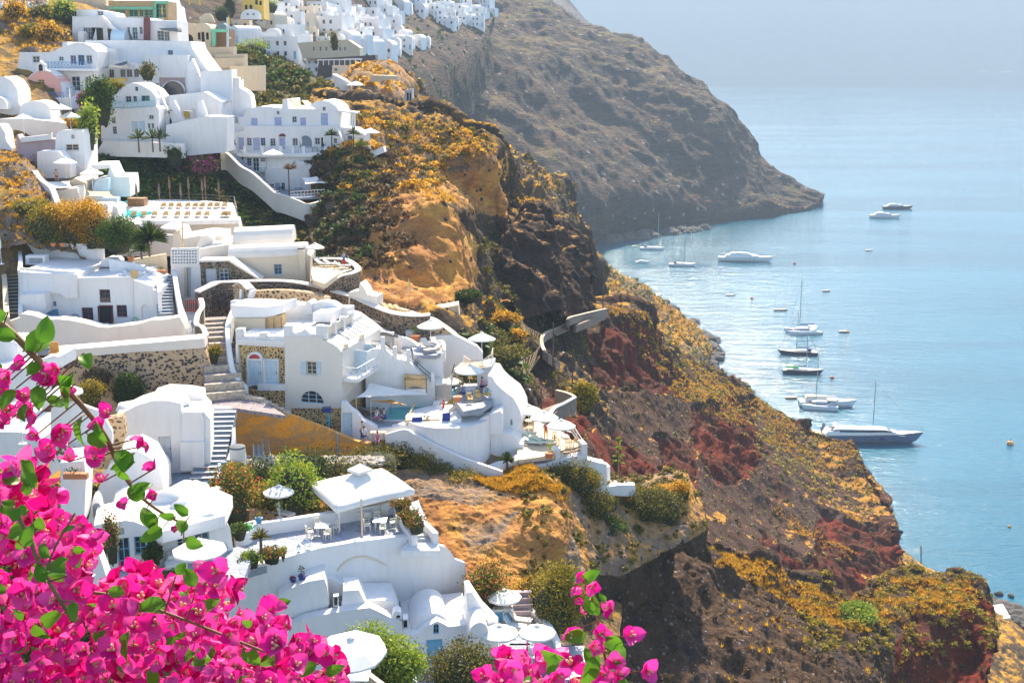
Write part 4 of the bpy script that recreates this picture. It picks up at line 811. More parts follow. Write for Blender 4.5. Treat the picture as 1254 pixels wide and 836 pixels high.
flat('yard_floor', [(0, 404), (24, 404), (200, 404), (225, 392), (250, 430), (-20, 430)], zyd-.6, .4, 'tile', yw)
tb = table(fh.at(133, 402, -1.6), .5, 'small white outdoor table before the dark doorway'); chair(fh.at(141, 402, -1.8), 1.2, 'wooden chair right of the small table by the dark doorway'); chair(fh.at(149, 401, -1.6), 2, 'wooden chair standing alone near the right maroon window')
hs = thing('garden_hose', 'green garden hose hanging on the white wall by the arched niche', 'hose', fh.at(167, 393, -.4)); m = MB(); c = fh.at(167, 392, -.38)
m.tube([c+Vector((.28*math.cos(a/3), 0, .38*math.sin(a/3))) for a in range(20)], .04, 5); m.build('coil', 'greenplastic', hs)
# steps right of the house, and the walls round them
sr = thing('blue_grey_stairs', 'straight blue grey stairs between white walls right of the cubic house', 'stairs', P(202, 388, 119))
stairs(sr, P(202, 386, 119), P(202, 337, 127), 1.55, 13, 'stepgrey', 'whitepaint')
run('stair_wall', [(194, 333, 127), (194, 345, 123), (195, 357, 119.5)], 3.6, .4, 'white', sr); run('stair_wall', [(213, 330, 127), (216, 350, 123), (220, 372, 119.5), (222, 388, 117.5)], 3.2, .45, 'white', sr)
pot(P(197, 335, 127.2), 'orange window box of bright yellow green leaves at the top of the blue grey stairs', .4, box=1.1, lh=.6)
use(0, 180)
fl = Face(880, 600, 128, 4)
lt = house('lattice_house', 'white plain wall with square pierced lattice screen above it', fl)
ls = []
for i in range(9):
    for j in range(5): x = 882+i*14.5; y = 528+j*15; ls.append(('o', x, y, x+8, y+8, 'greywash'))
blk(lt, fl, [(873, 608), (873, 520), (1018, 515), (1020, 605)], .25, 'white', ops=ls, name='lattice_screen', rev=.2)
blk(lt, fl, [(875, 860), (875, 606), (1020, 603), (1045, 590), (1045, 870)], 6, 'white', v=.3)
blk(lt, fl, [(930, 520), (932, 385), (937, 385), (938, 520)], .12, 'lightwood', v=1.5, name='mast')
for x in (950, 966): m = MB(); m.tube([fl.at(x, 620, .2), fl.at(x, 765, .2)], .16, 6); m.build('drain_pipe', 'sand' if x < 960 else 'greywash', lt)
use(0, 360)
gt = thing('red_gate', 'dark red wooden gate at the top of the white ramp', 'gate', P(*T(980, 92), 121)); fgt = Face(980, 92, 121, 5)
for i in range(7): blk(gt, fgt, [(946+i*10, 94), (946+i*10, 30-(0 if i in (0, 6) else 5)), (953+i*10, 30), (953+i*10, 94)], .06, 'maroon', name='slat')
for y in (40, 80): blk(gt, fgt, [(944, y+4), (944, y), (1016, y), (1016, y+4)], .05, 'redpaint', v=-.06, name='rail')
rp = thing('ramp', 'blue grey ramp between curving white walls below the red gate', 'ramp', P(*T(985, 160), 118))
m = MB(); V = [P(*T(x, y), d) for x, y, d in ((950, 90, 121), (1015, 90, 121), (1000, 150, 118.5), (1015, 215, 115.5), (945, 225, 115.5), (955, 150, 118.5))]; m.add(V, [(0, 1, 2, 5), (5, 2, 3, 4)]); m.build('paving', 'stepgrey', rp)
run('curved_wall', [(910, -10, 122), (925, 60, 119.5), (950, 130, 117.5), (950, 185, 116)], 3, .4, 'white', rp); run('curved_wall', [(1025, 20, 121), (1035, 60, 119), (1015, 105, 117.5), (1005, 150, 116), (1020, 190, 114.5), (1045, 225, 113)], 3.4, .4, 'bouncewhite', rp)
gtw = thing('white_picket_gate', 'low white picket gate across the foot of the ramp', 'gate', P(*T(975, 212), 115)); fpg = Face(975, 212, 115.2, 0)
for i in range(6): blk(gtw, fpg, [(948+i*10, 212), (948+i*10, 175), (954+i*10, 175), (954+i*10, 212)], .05, 'whitepaint', name='slat')
blk(gtw, fpg, [(946, 205), (946, 200), (1004, 200), (1004, 205)], .04, 'whitepaint', v=.06, name='rail')
use(230, 340)
run('curved_garden_wall', [(95, 300, 112), (75, 255, 113.5), (45, 240, 115), (52, 190, 117), (75, 150, 119), (66, 110, 121)], 3.4, .35, 'stone_dark', rp, cap='bouncewhite')
# left steep stone steps with a blue gate
use(0, 180)
ls_ = thing('stone_steps', 'narrow dark steps climbing to a blue gate at the left edge', 'stairs', P(*T(70, 836), 118))
stairs(ls_, P(*T(68, 860), 117), P(*T(70, 585), 132), 1.4, 16, 'darkstone', 'sand')
run('step_wall', [(15, 600, 130), (25, 700, 124), (30, 800, 118), (35, 870, 115)], 4, .5, 'sand', ls_); run('step_wall', [(102, 500, 133), (104, 640, 128), (104, 760, 121), (104, 850, 117)], 3, .4, 'white', ls_)
bg_ = thing('blue_gate', 'blue slatted gate at the top of the narrow dark steps', 'gate', P(*T(70, 560), 133)); fb_ = Face(70, 560, 133, 0)
for i in range(6): blk(bg_, fb_, [(46+i*9, 560), (46+i*9, 500-5*math.sin(i*.6)), (52+i*9, 498), (52+i*9, 560)], .06, 'bluepaint', name='slat')
for y in (505, 545): blk(bg_, fb_, [(44, y+5), (44, y), (100, y), (100, y+5)], .05, 'bluepaint', v=.07, name='rail')
flat('upper_path', [(25, 480), (30, 430), (190, 440), (150, 500)], level(90, 470, 136), .4, 'tile', ls_)
parasol(P(*T(8, 600), 126), .2, 3.2, 'folded cream parasol standing by the sand wall at the left edge', closed=True)
# ============================================================ dark stone walls round the cream vaulted house
use(230, 340)
dw = thing('dark_stone_wall', 'long dark volcanic stone wall with white coping sweeping above the guesthouse', 'wall', P(*T(300, 100), 124))
run('stonework', [(48, 75, 124), (110, 45, 125), (160, 25, 126), (250, 22, 126.5)], 4.5, .9, 'stone_dark', dw, cap='bouncewhite')
run('stonework', [(250, 22, 126.5), (380, 18, 127), (500, 20, 127), (600, 32, 126), (700, 55, 125), (780, 80, 124), (850, 100, 123.5), (940, 140, 122.5), (1045, 180, 121.5), (1150, 195, 121), (1240, 192, 121)], 3.2, .8, 'stone_dark', dw, cap='bouncewhite')
run('stonework', [(250, 45, 123), (285, 28, 121), (320, 60, 119.5)], 3.5, .7, 'stone_tan', dw, cap='bouncewhite')
run('stonework', [(300, 70, 121), (400, 62, 121), (520, 62, 120.5), (640, 75, 120), (720, 100, 119)], 3.5, .8, 'stone_tan', dw)
g = random.Random(5); m = MB()
for i in range(300):
    x = g.uniform(60, 250) if i % 3 == 0 else g.uniform(255, 900)
    y = (30+(x-250)*(.0 if x < 550 else .17) - (0 if x < 550 else 51)+g.uniform(8, 55)) if x > 250 else g.uniform(60, 150)
    s = g.uniform(.1, .24); c = P(*T(x, y), 125.6-(.0035*(x-550) if x > 550 else 0)-(0 if x > 250 else .9)); m.lathe(c-Vector((0, 0, s*.6)), [(s*.3, 0), (s*.95, s*.35), (s*.8, s*.9), (s*.25, s*1.15)], 5)
m.build('stone', 'darkstone', dw, kind='stuff')
use(230, 180)
fc = Face(205, 690, 131, 3)
cv = house('vaulted_cream_house', 'cream house with two long white barrel roofs lying behind the dark stone wall', fc)
blk(cv, fc, [(205, 700), (205, 585), (232, 568), (560, 550), (600, 552), (625, 566), (625, 700)], 5, 'cream', ops=[('w', 443, 600, 480, 652, 'bluedoor')])
def vaultx(par, a, b, rad_y, rise, mat='white', n=10, bdir=None):
    """barrel vault whose axis runs from a to b"""
    a, b = Vector(a), Vector(b); t = (b-a).normalized(); q = Vector((-t.y, t.x, 0)); m = MB(); V = []
    for p in (a, b):
        for k in range(n+1): an = math.pi*k/n; V.append(p-q*rad_y*math.cos(an)+Vector((0, 0, rise*math.sin(an))))
    k = n+1; F = [(i, i+1, k+i+1, k+i) for i in range(n)]+[tuple(range(k))[::-1], tuple(range(k, 2*k)), (0, k, 2*k-1, k-1)]
    return m.add(V, F).build('barrel_roof', mat, par, smooth=False)
vaultx(cv, fc.at(205, 572, 1.6), fc.at(605, 555, 1.6), 1.7, 1.25, 'bouncewhite'); vaultx(cv, fc.at(190, 545, 7), fc.at(505, 530, 7), 2.1, 1.9, 'bouncewhite')
blk(cv, fc, [(125, 560), (125, 492), (178, 492), (178, 560)], 2, 'bouncewhite', v=2.5, name='roof_box')
blk(cv, fc, [(60, 700), (60, 520), (205, 500), (205, 700)], 8, 'bouncewhite', v=1.5, name='side_wing')
blk(cv, fc, [(566, 560), (568, 522), (590, 522), (600, 560), (605, 690), (575, 690)], .8, 'cream', v=-.5, name='buttress')
blk(cv, fc, [(562, 524), (562, 517), (592, 517), (592, 524)], .9, 'darkmetal', v=-.5, name='chimney_cap')
uw_ = thing('dark_stone_lean_to', 'dark stone wall with grey door and window under a sloping white coping', 'wall', P(*T(150, 700), 129)); fu = Face(150, 715, 128.5, 0)
blk(uw_, fu, [(60, 745), (60, 588), (208, 584), (300, 640), (370, 684), (370, 745)], 2, 'stone_dark', ops=[('s', 94, 622, 146, 716, 'greydoor'), ('w', 162, 622, 206, 690, 'palepaint')], name='stonework')
blk(uw_, fu, [(56, 590), (56, 580), (210, 576), (302, 633), (375, 680), (370, 688), (300, 643), (208, 586)], 2.1, 'bouncewhite', v=-.08, name='coping')
# round stone terrace with the man leaning on its wall
rt = thing('round_stone_terrace', 'round dark stone terrace with white coping before the ochre cliff', 'terrace', P(*T(790, 660), 127))
run('stonework', [(640, 572, 131), (720, 573, 131.5), (800, 577, 131), (845, 598, 129.5), (872, 628, 127.5), (840, 648, 126), (780, 662, 125.2), (735, 690, 124.4), (705, 718, 124)], 5, .5, 'stone_dark', rt, cap='bouncewhite')
flat('terrace_floor', [(630, 640), (640, 600), (800, 598), (845, 625), (770, 650), (700, 700), (640, 680)], level(740, 630, 127.5), .5, 'sand', rt)
zt2 = level(740, 630, 127.5)
for i, (x, y, l) in enumerate(((690, 612, 'left'), (735, 612, 'middle'), (790, 622, 'right'))): lounger(on(x, y, zt2), 1.2+.2*i, f'cream lounger on the round stone terrace, {l} of the three', 'canvas', 'lightwood')
parasol(on(655, 590, zt2), 1.5, 2.1, 'cream parasol beside the cream vaulted house on the round terrace')
person(on(800, 622, zt2), 'man in blue shirt and red shorts leaning over the round terrace wall', 'lean', R_(200), 'bluecloth', 'redcloth')
ws = thing('white_steps', 'stepped white wall going down beside the round stone terrace', 'wall', P(*T(900, 760), 122)); f = Face(880, 800, 123, -12)
blk(ws, f, [(822, 830), (822, 745), (875, 735), (880, 695), (905, 725), (918, 755), (968, 765), (970, 830)], 2, 'bouncewhite')
use(400, 360)
lt2 = thing('triangular_deck', 'small wooden triangular deck with white rim behind the dark stone wall', 'deck', P(*T(350, 90), 124))
zd = level(350, 92, 123); flat('boards', [(275, 78), (345, 66), (480, 104), (400, 108), (330, 104)], zd, .3, 'sand', lt2)
run('rim', [(272, 78, 123), (345, 64, 126), (485, 103, 123)], .8, .3, 'bouncewhite', lt2)
for i in range(3): lounger(on(320+30*i, 88+4*i, zd), 1.0, ('sand coloured lounger at the left of the triangular deck', 'sand coloured lounger in the middle of the triangular deck', 'sand coloured lounger at the right of the triangular deck')[i])
parasol(on(424, 104, zd), .2, 3.6, 'tall folded tan parasol on the triangular deck', 'tancanvas', closed=True)
parasol(P(*T(268, 78), 124), .2, 1.9, 'short folded tan parasol at the left end of the triangular deck', 'tancanvas', closed=True)
# ============================================================ pool terraces right of the guesthouse
use(400, 360)
ft = Face(300, 700, 108.5, 4)
pc = house('pool_complex', 'stepped white terraces with curved walls round a small turquoise pool', ft, 'terraces')
fb = Face(400, 300, 119, 4)
blk(pc, fb, [(125, 330), (130, 92), (172, 104), (290, 190), (380, 226), (408, 252), (412, 420), (125, 420)], 1.2, 'white', ops=[('o', 208, 195, 345, 290, 'greywash')], rev=.3)
run('tan_stone_wall', [(195, 118, 122.5), (300, 145, 122), (420, 148, 121.6), (530, 128, 121.5), (600, 165, 121.3), (662, 212, 121)], 5, .8, 'stone_tan', pc, cap='bouncewhite')
blk(pc, fb, [(412, 420), (412, 235), (430, 235), (520, 240), (560, 214), (652, 208), (770, 268), (800, 300), (800, 352), (640, 395), (640, 560), (412, 560)], 1.0, 'white', v=1.2)
z1 = level(520, 272, 116)
flat('upper_terrace', [(430, 250), (600, 240), (598, 295), (560, 312), (448, 310)], z1, .4, 'tile', pc)
f1 = Face(520, 300, 113.5, 4)
blk(pc, f1, [(445, 520), (445, 308), (480, 306), (598, 300), (600, 520)], 3.5, 'white', v=0)
run('curved_parapet', [(598, 285, 114), (600, 255, 116), (575, 236, 117.5), (500, 272, 117)], 1.2, .35, 'white', pc)
run('curved_parapet', [(370, 212, 117.5), (430, 232, 117), (470, 262, 116), (485, 282, 115.5)], 1.6, .35, 'white', pc)
parasol(on(533, 262, z1), 1.95, 2.5, 'white parasol over the two cream loungers on the upper round terrace')
lounger(on(512, 272, z1), .5, 'cream lounger left under the parasol of the upper round terrace', 'canvas'); lounger(on(556, 266, z1), .4, 'cream lounger right under the parasol of the upper round terrace', 'canvas')
lounger(on(545, 298, z1), -1.0, 'cream lounger lying across the front of the upper round terrace', 'canvas', 'lightwood')
pot(on(455, 240, z1), 'spiky green plant in a terracotta pot against the tan stone wall', .6, lh=1.2, n=160)
MB().box(on(430, 232, z1), .9, .8, .9).build('air_conditioner', 'greywash', pc)
sp = thing('curved_stairs', 'dark blue curved steps leading up to the round lounger terrace', 'stairs', P(*T(430, 330), 114)); stairs(sp, P(*T(428, 345), 113), P(*T(425, 272), 117), 1.6, 7, 'stepgrey', 'whitepaint')
# stair wall with wooden rail in front
f4 = Face(300, 500, 111.5, 6)
blk(pc, f4, [(200, 520), (200, 300), (240, 280), (300, 282), (345, 330), (420, 345), (555, 470), (555, 590), (200, 590)], 2, 'white')
A_ = [f4.at(x, y, .2) for x, y in ((300, 292), (350, 335), (415, 348), (555, 472))]
for a, b, k in ((0, 1, 2), (1, 2, 2), (2, 3, 5)): railing('stair_rail', pc, A_[a], A_[b], .75, 'darkmetal', k, 'h')
for x, y in ((288, 300), (350, 350), (420, 365), (545, 480)): MB().box(f4.at(x, y, .1), .35, .35, 1.5).build('rail_post', 'white', pc)
railing('terrace_rail', pc, f4.at(232, 285, .4), f4.at(330, 290, .4), .8, 'darkmetal', 3, 'h')
# gazebo
zp = level(450, 640, 108.0)
gz = thing('canvas_gazebo', 'tan canvas gazebo with a day bed against the white stair wall', 'gazebo', on(455, 560, zp)); gf = Face(455, 520, 111.0, 4)
blk(gz, gf, [(400, 485), (396, 425), (415, 418), (430, 428), (470, 436), (498, 428), (506, 425), (510, 485), (490, 480), (450, 470), (415, 482)], .08, 'tancanvas', name='canopy'); blk(gz, gf, [(400, 505), (400, 430), (404, 430), (404, 505)], .1, 'darkmetal', name='post'); blk(gz, gf, [(508, 505), (508, 430), (512, 430), (512, 505)], .1, 'darkmetal', name='post')
blk(gz, gf, [(396, 440), (396, 416), (505, 424), (508, 440)], 2.0, 'tancanvas', name='roof'); blk(gz, gf, [(398, 520), (398, 486), (508, 486), (508, 520)], 1.8, 'canvas', name='day_bed')
# pool deck
flat('pool_deck', [(150, 600), (230, 545), (560, 540), (680, 560), (680, 640), (560, 690), (400, 672), (260, 682), (190, 650)], zp, .5, 'tile', pc)
pl = thing('swimming_pool', 'small turquoise pool with white rim on the guesthouse terrace', 'pool', on(400, 600, zp))
flat('rim', [(262, 645), (318, 546), (535, 542), (520, 645), (410, 650)], zp+.06, .2, 'white', pl); flat('water', [(286, 640), (334, 550), (524, 546), (506, 640)], zp+.09, .1, 'poolwater', pl)
MB().beam(on(412, 645, zp+.3), on(450, 556, zp+1.2), .14, .14).build('pole', 'lightwood', pl)
parasol(on(562, 560, zp), 1.7, 2.7, 'white parasol at the right of the turquoise pool') ; parasol(on(640, 555, zp), 1.5, 2.5, 'cream parasol over the yellow cushioned chairs by the pool')
for i, (x, y) in enumerate(((545, 605), (562, 598), (580, 590), (560, 628))): lounger(on(x, y, zp), -.5, ('white lounger nearest the turquoise pool edge', 'white lounger second from the turquoise pool edge', 'white lounger third from the turquoise pool edge', 'white lounger in front of the row by the turquoise pool')[i], 'canvas', 'whitepaint', back=.8)
for i, (x, y, c) in enumerate(((612, 585, 'yellow cushioned lounger behind the woman in red'), (640, 588, 'yellow cushioned lounger nearest the right end of the pool deck'))): lounger(on(x, y, zp), -.9, c, 'yellowpaint', 'lightwood')
lounger(on(200, 610, zp), 2.2, 'brown lounger at the left end of the pool deck, farther one', 'greyfab', 'wood'); lounger(on(228, 615, zp), 2.2, 'brown lounger at the left end of the pool deck, nearer the pool', 'greyfab', 'wood')
person(on(256, 655, zp), 'dark haired guest sitting at the left corner of the pool', 'sit', 2.5, 'whitecloth', 'pinkcloth'); person(on(296, 658, zp), 'guest in black sitting by the pool under the sail', 'sit', -2.5, 'navy', 'navy')
person(on(596, 612, zp), 'woman in red sitting behind the navy towels', 'sit', 1.5, 'redcloth', 'redcloth', 'redcloth')
def sail(name, label, pts, mat, dip=.5):
    t = thing(name, label, 'shade sail', P(*T(pts[0][0], pts[0][1]), pts[0][2])); W = [P(*T(x, y), d) for x, y, d in pts]; n = 8; V = []; F = []; c = sum(W, Vector())/len(W)
    k = len(W)
    for i in range(k):
        a, b = W[i], W[(i+1) % k]; st_ = len(V)
        for j in range(n+1):
            e = a.lerp(b, j/n); e = e.lerp(c, .16*math.sin(math.pi*j/n))
            for l in range(4): q = e.lerp(c, l/3); V.append(q-Vector((0, 0, dip*math.sin(math.pi*.5*l/3))))
        for j in range(n):
            for l in range(3): s = st_+j*4+l; F.append((s, s+1, s+5, s+4))
    V2 = V+[v-Vector((0, 0, .03)) for v in V]; K = len(V); F2 = F+[tuple(i+K for i in f)[::-1] for f in F]
    mesh_np('cloth', np.array([tuple(v) for v in V2]), F2, mat, t, smooth=True)
    for w_ in W[:2]: MB().tube([w_, w_-Vector((0, 0, 2.6))], .04, 5).build('post', 'steel', t)
    return t
sail('shade_sail', 'large cream shade sail stretched over the left end of the pool', [(150, 530, 106.5), (215, 452, 110), (545, 515, 110.5)], 'canvas', .15)
sail('shade_sail', 'orange shade sail showing under the cream one by the pool', [(225, 545, 107), (330, 540, 109.5), (410, 566, 107)], 'orangecanvas', .1)
# lower curving white wall, in front of the pool deck
f5 = Face(300, 700, 105.2, 4)
blk(pc, f5, [(72, 740), (75, 560), (95, 556), (130, 592), (160, 612), (190, 648), (230, 668), (265, 690), (330, 686), (400, 668), (425, 680), (560, 698), (640, 660), (668, 628), (680, 640), (680, 900), (560, 900), (300, 860), (225, 800), (100, 735)], 1.0, 'white', ops=[('d', 86, 606, 128, 740, 'palepaint')])
for i, (x0, y0, x1, y1) in enumerate(((435, 630, 492, 674), (590, 608, 635, 662))):
    t = thing('towel', ('navy towel hanging over the wooden rail, left of the flower pot', 'navy towel hanging over the wooden rail, right of the flower pot')[i], 'towel', f5.at(x0, y1, -.1)); blk(t, f5, [(x0, y1), (x0+2, y0+2), (x1-3, y0-3), (x1, y1-5)], .04, 'navy', v=-.12, name='cloth')
MB().beam(f5.at(400, 648, .1), f5.at(580, 645, .1), .12, .12).beam(f5.at(400, 664, .1), f5.at(580, 664, .1), .1, .08).beam(f5.at(590, 650, .1), f5.at(668, 575, .4), .12, .12).build('wooden_rail', 'lightwood', pc)
pot(f5.at(513, 672, .3), 'terracotta pot between the two navy towels', .45, lh=.8); pot(f5.at(672, 560, .6), 'bushy green pot at the right end of the pool rail', .5, lh=.9, leaf='l_dark')
lw = thing('sloping_wall', 'long low white wall sloping down below the pool terrace', 'wall', f5.at(500, 800)); run('wall', [(300, 715, 104), (400, 690, 104), (455, 715, 103.6), (530, 755, 103), (600, 790, 102.6), (700, 836, 102), (800, 870, 101.5), (900, 905, 101)], 2.2, .35, 'white', lw)
t_ = table(on(265, 745, level(265, 760, 103)), .7, 'tan plank table standing by the lower white wall', 'sand', .5); person(on(190, 750, level(190, 752, 103)), 'man in white shirt sitting against the lower white wall', 'sit', .8, 'whitecloth', 'navy'); person(on(262, 775, level(262, 775, 102.5)), 'woman in pink sitting at the tan plank table', 'sit', 0, 'pinkcloth', 'pinkcloth')
# middle columns
f6 = Face(620, 700, 105.4, 0)
m = MB(); c = P(*T(622, 700), 107); m.lathe((c.x, c.y, c.z-12), [(4.0, 0), (3.9, 8), (3.85, level(640, 640, 106)-c.z+12.0)], 28); m.build('round_bastion', 'white', pc, smooth=False)
blk(pc, f6, [(555, 900), (560, 690), (655, 640), (690, 636), (690, 900)], 3, 'white', v=-.4)
z3 = level(740, 520, 109.5)
flat('lower_deck', [(655, 540), (660, 460), (840, 455), (850, 545), (800, 580), (700, 600)], z3, .5, 'tile', pc)
f7 = Face(740, 560, 107.3, -5)
blk(pc, f7, [(690, 800), (690, 600), (740, 592), (800, 570), (806, 640), (830, 645), (832, 800)], 4, 'white')
blk(pc, f7, [(706, 764), (710, 712), (760, 655), (800, 628), (832, 622), (834, 764)], 1.4, 'white', v=-1.4, name='lower_room')
blk(pc, f7, [(835, 720), (835, 612), (888, 598), (898, 612), (898, 720)], 3, 'white', v=-1.0, name='lower_room'); blk(pc, f7, [(838, 900), (838, 692), (897, 692), (897, 900)], 2, 'white', v=-.6, name='lower_room'); blk(pc, f7, [(700, 900), (700, 765), (800, 765), (800, 900)], 2, 'white', v=-.8, name='lower_room')
f8 = Face(770, 380, 112.5, -6)
blk(pc, f8, [(770, 640), (770, 385), (800, 378), (842, 370), (846, 640)], 3.5, 'white')
flat('upper_balcony', [(650, 385), (690, 350), (820, 345), (845, 372), (770, 385), (770, 400)], level(750, 378, 112.5), .3, 'sand', pc)
b0 = [f8.at(690, 382, 1.5), f8.at(740, 386, -.1), f8.at(800, 382, -.2), f8.at(838, 368, 1.0), f8.at(832, 360, 3)]
for i in range(4): railing('balcony_rail', pc, b0[i], b0[i+1], .9, 'cream', 3, 'b')
blk(pc, f8, [(800, 650), (800, 490), (848, 455), (852, 550), (852, 650)], 3, 'white', v=-2.2)
parasol(P(*T(795, 350), 113.5), 1.95, 2.9, 'white tilted parasol beside the tall white wall above the cliff', tilt=-.05)
parasol(on(732, 505, z3), 2.0, 2.7, 'white parasol over the dining deck with guests')
for x, y, a in ((688, 480, .3), (700, 520, 2.5), (780, 490, 1.2)): pass
tt = table(on(735, 520, z3), .5, 'white table under the parasol of the dining deck'); chair(on(690, 478, z3), .3, 'cream chair at the left wall of the dining deck', 'sand')
person(on(792, 495, z3), 'guest in pale shirt sitting at the right of the dining deck', 'sit', 1.5, 'pinkcloth', 'navy'); person(on(700, 530, z3), 'guest in blue sitting left of the dining deck table', 'sit', -1.5, 'bluecloth', 'navy'); person(on(816, 535, z3), 'guest in turquoise at the outer corner of the dining deck', 'sit', 2.2, 'tealcloth', 'yellowpaint')
for x, y, l in ((775, 545, 'yellow cushioned chair left of the guest in turquoise'), (735, 560, 'yellow cushioned chair by the wooden rail below the dining deck')): chair(on(x, y, z3), .4, l, 'yellowpaint')
MB().beam(f7.at(700, 575, .3), f7.at(795, 548, .3), .1, .1).beam(f7.at(700, 592, .3), f7.at(795, 565, .3), .1, .1).build('wooden_rail', 'wood', pc)
railing('stair_rail', pc, on(640, 455, z3), on(655, 405, z3+.9), .9, 'darkmetal', 3, 'h')
# big dome and the lowest terrace
use(590, 460)
fd = Face(105, 300, 108.5, -8)
blk(pc, fd, [(35, 420), (30, 0), (52, 4), (72, 38), (100, 66), (130, 90), (160, 112), (180, 145), (196, 180), (204, 235), (195, 270), (172, 300), (172, 420)], 5, 'white', ops=[('o', 146, 222, 157, 252, 'greywash', 1)])
blk(pc, fd, [(100, 470), (100, 292), (150, 298), (178, 325), (195, 350), (212, 352), (215, 385), (228, 388), (230, 470)], 4.2, 'white', v=-1.8)
z4 = level(300, 370, 106.5)
flat('sun_terrace', [(160, 300), (280, 230), (420, 290), (470, 340), (535, 352), (400, 400), (265, 420), (190, 430)], z4, .4, 'sand', pc)
ff = Face(400, 500, 104.5, 14)
blk(pc, ff, [(0, 500), (190, 428), (265, 412), (265, 455), (330, 448), (378, 430), (378, 380), (402, 378), (402, 428), (460, 415), (515, 405), (515, 350), (540, 348), (541, 428), (600, 445), (640, 452), (640, 612), (600, 605), (460, 600), (265, 560), (0, 560)], 1.4, 'white', ops=[('w', 425, 460, 459, 515, 'palepaint')])
blk(pc, ff, [(640, 612), (640, 570), (700, 560), (785, 558), (788, 618)], .5, 'white', name='low_parapet'); blk(pc, ff, [(642, 540), (642, 468), (658, 462), (658, 536)], 1.2, 'white', v=1.2, name='pier'); blk(pc, ff, [(650, 560), (650, 538), (785, 552), (785, 565)], .4, 'white', v=4.0, name='low_parapet')
flat('lowest_floor', [(642, 575), (655, 540), (785, 556), (786, 590)], ff.at(700, 575).z-.4, .3, 'sand', pc)
for (x0, y0), (x1, y1) in (((268, 430), (378, 408)), ((404, 400), (515, 372)), ((268, 446), (378, 424)), ((404, 414), (515, 390))): MB().beam(ff.at(x0, y0, .6), ff.at(x1, y1, .6), .1, .12).build('wooden_rail', 'wood', pc)
blk(pc, ff, [(418, 368), (418, 315), (450, 312), (450, 365)], .8, 'white', v=4.5, name='pier')
railing('corner_rail', pc, ff.at(452, 345, 4.6), ff.at(512, 345, 3), .9, n=4, style='h'); railing('corner_rail', pc, ff.at(512, 345, 3), ff.at(548, 420, .8), .9, n=3, style='h')
for i, (x, y, l) in enumerate(((240, 290, 'left'), (320, 325, 'middle'), (405, 370, 'right'))): parasol(on(x, y, z4), 1.95, 2.7, f'white parasol on the lowest sun terrace, {l} of the three')
for i, (x, y) in enumerate(((205, 318), (232, 308), (262, 330), (290, 345), (262, 352), (318, 350))): lounger(on(x, y, z4), 1.35, ('pale green lounger farthest left on the lowest sun terrace', 'pale green lounger under the left parasol of the lowest sun terrace', 'pale green lounger in the middle of the lowest sun terrace', 'pale green lounger beside the standing guest on the lowest sun terrace', 'pale green lounger nearest the front wall of the lowest sun terrace', 'pale green lounger under the middle parasol of the lowest sun terrace')[i], 'mintfab', 'whitepaint', back=.35)
person(on(328, 328, z4), 'guest in a red wrap standing under the middle parasol of the lowest terrace', 'stand', 0, 'redcloth', 'orangecanvas')
for i, (x, y) in enumerate(((372, 340), (385, 350), (445, 365), (470, 360), (250, 275))): chair(on(x, y, z4), i*1.3, ('yellowish wooden chair behind the right parasol pole', 'yellowish wooden chair in front of the right parasol pole', 'yellowish wooden chair by the white pier', 'yellowish wooden chair at the corner rail', 'yellowish wooden chair under the left parasol')[i])
table(on(245, 265, z4), .5, 'small round table under the left parasol of the lowest sun terrace', 'sand')
pot(on(345, 420, z4), 'terracotta pot with tall yellow green plant at the wooden rail', .5, lh=1.5, leaf='l_lime', n=140)
# ============================================================ ochre wall, rubble garden, vaulted white house
use(230, 340)
ow = thing('ochre_wall', 'weathered orange ochre wall with a white end piece below the guesthouse', 'wall', P(*T(500, 900), 101)); fo = Face(330, 900, 101.5, 8)
blk(ow, fo, [(248, 945), (248, 668), (335, 668), (400, 677), (480, 694), (560, 714), (640, 745), (720, 775), (800, 810), (870, 838), (940, 850), (940, 905), (700, 930), (460, 940)], .6, 'ochre')
blk(ow, fo, [(132, 880), (132, 668), (246, 668), (246, 860), (200, 870)], .7, 'white', name='white_end'); blk(ow, fo, [(122, 810), (122, 735), (175, 735), (175, 722), (208, 722), (208, 808)], 1.0, 'white', v=-.8, name='step_block')
blk(ow, fo, [(762, 935), (762, 795), (770, 798), (772, 935)], .15, 'greywash', v=-.16, name='pipe')
cp = P(*T(722, 782), 104.5); person(cp, 'man in turquoise trousers carrying a dark box on his shoulder past the stone base', 'walk', R_(150), 'tealcloth', 'tealcloth', arm='up')
bx = thing('dark_box', 'dark blue box carried on the shoulder of the man in turquoise', 'box', cp+Vector((0, 0, 1.78))); MB().box(cp+Vector((-.1, -.2, 1.80)), .75, .5, .4, .2).build('carton', 'navy', bx); MB().box(cp+Vector((-.1, -.2, 2.205)), .77, .52, .03, .2).build('lid', 'greycanvas', bx)
pm = P(*T(893, 832), 103.3); person(pm, 'man with white shirt standing behind the ochre wall end', 'stand', R_(60), 'whitecloth', 'navy')
use(0, 360)
fv = Face(700, 836, 91.5, 8)
vh = house('vaulted_white_house', 'rounded white cave house with grey door between the green bush and the deck stairs', fv)
blk(vh, fv, [(520, 960), (560, 700), (600, 612), (640, 600), (700, 570), (780, 545), (860, 545), (925, 560), (930, 600), (1045, 602), (1075, 640), (1080, 960)], 3.0, 'white', ops=[('d', 818, 727, 872, 860, 'greydoor'), ('w', 750, 748, 782, 780, 'greywash')])
blk(vh, fv, [(930, 780), (930, 610), (950, 603), (1030, 606), (1045, 640), (1045, 780)], .3, 'white', v=-.2, name='buttress'); blk(vh, fv, [(922, 905), (922, 758), (1045, 755), (1045, 905)], .6, 'white', v=-.5, name='bench_wall')
a = fv.at(640, 600, 3); m = MB()
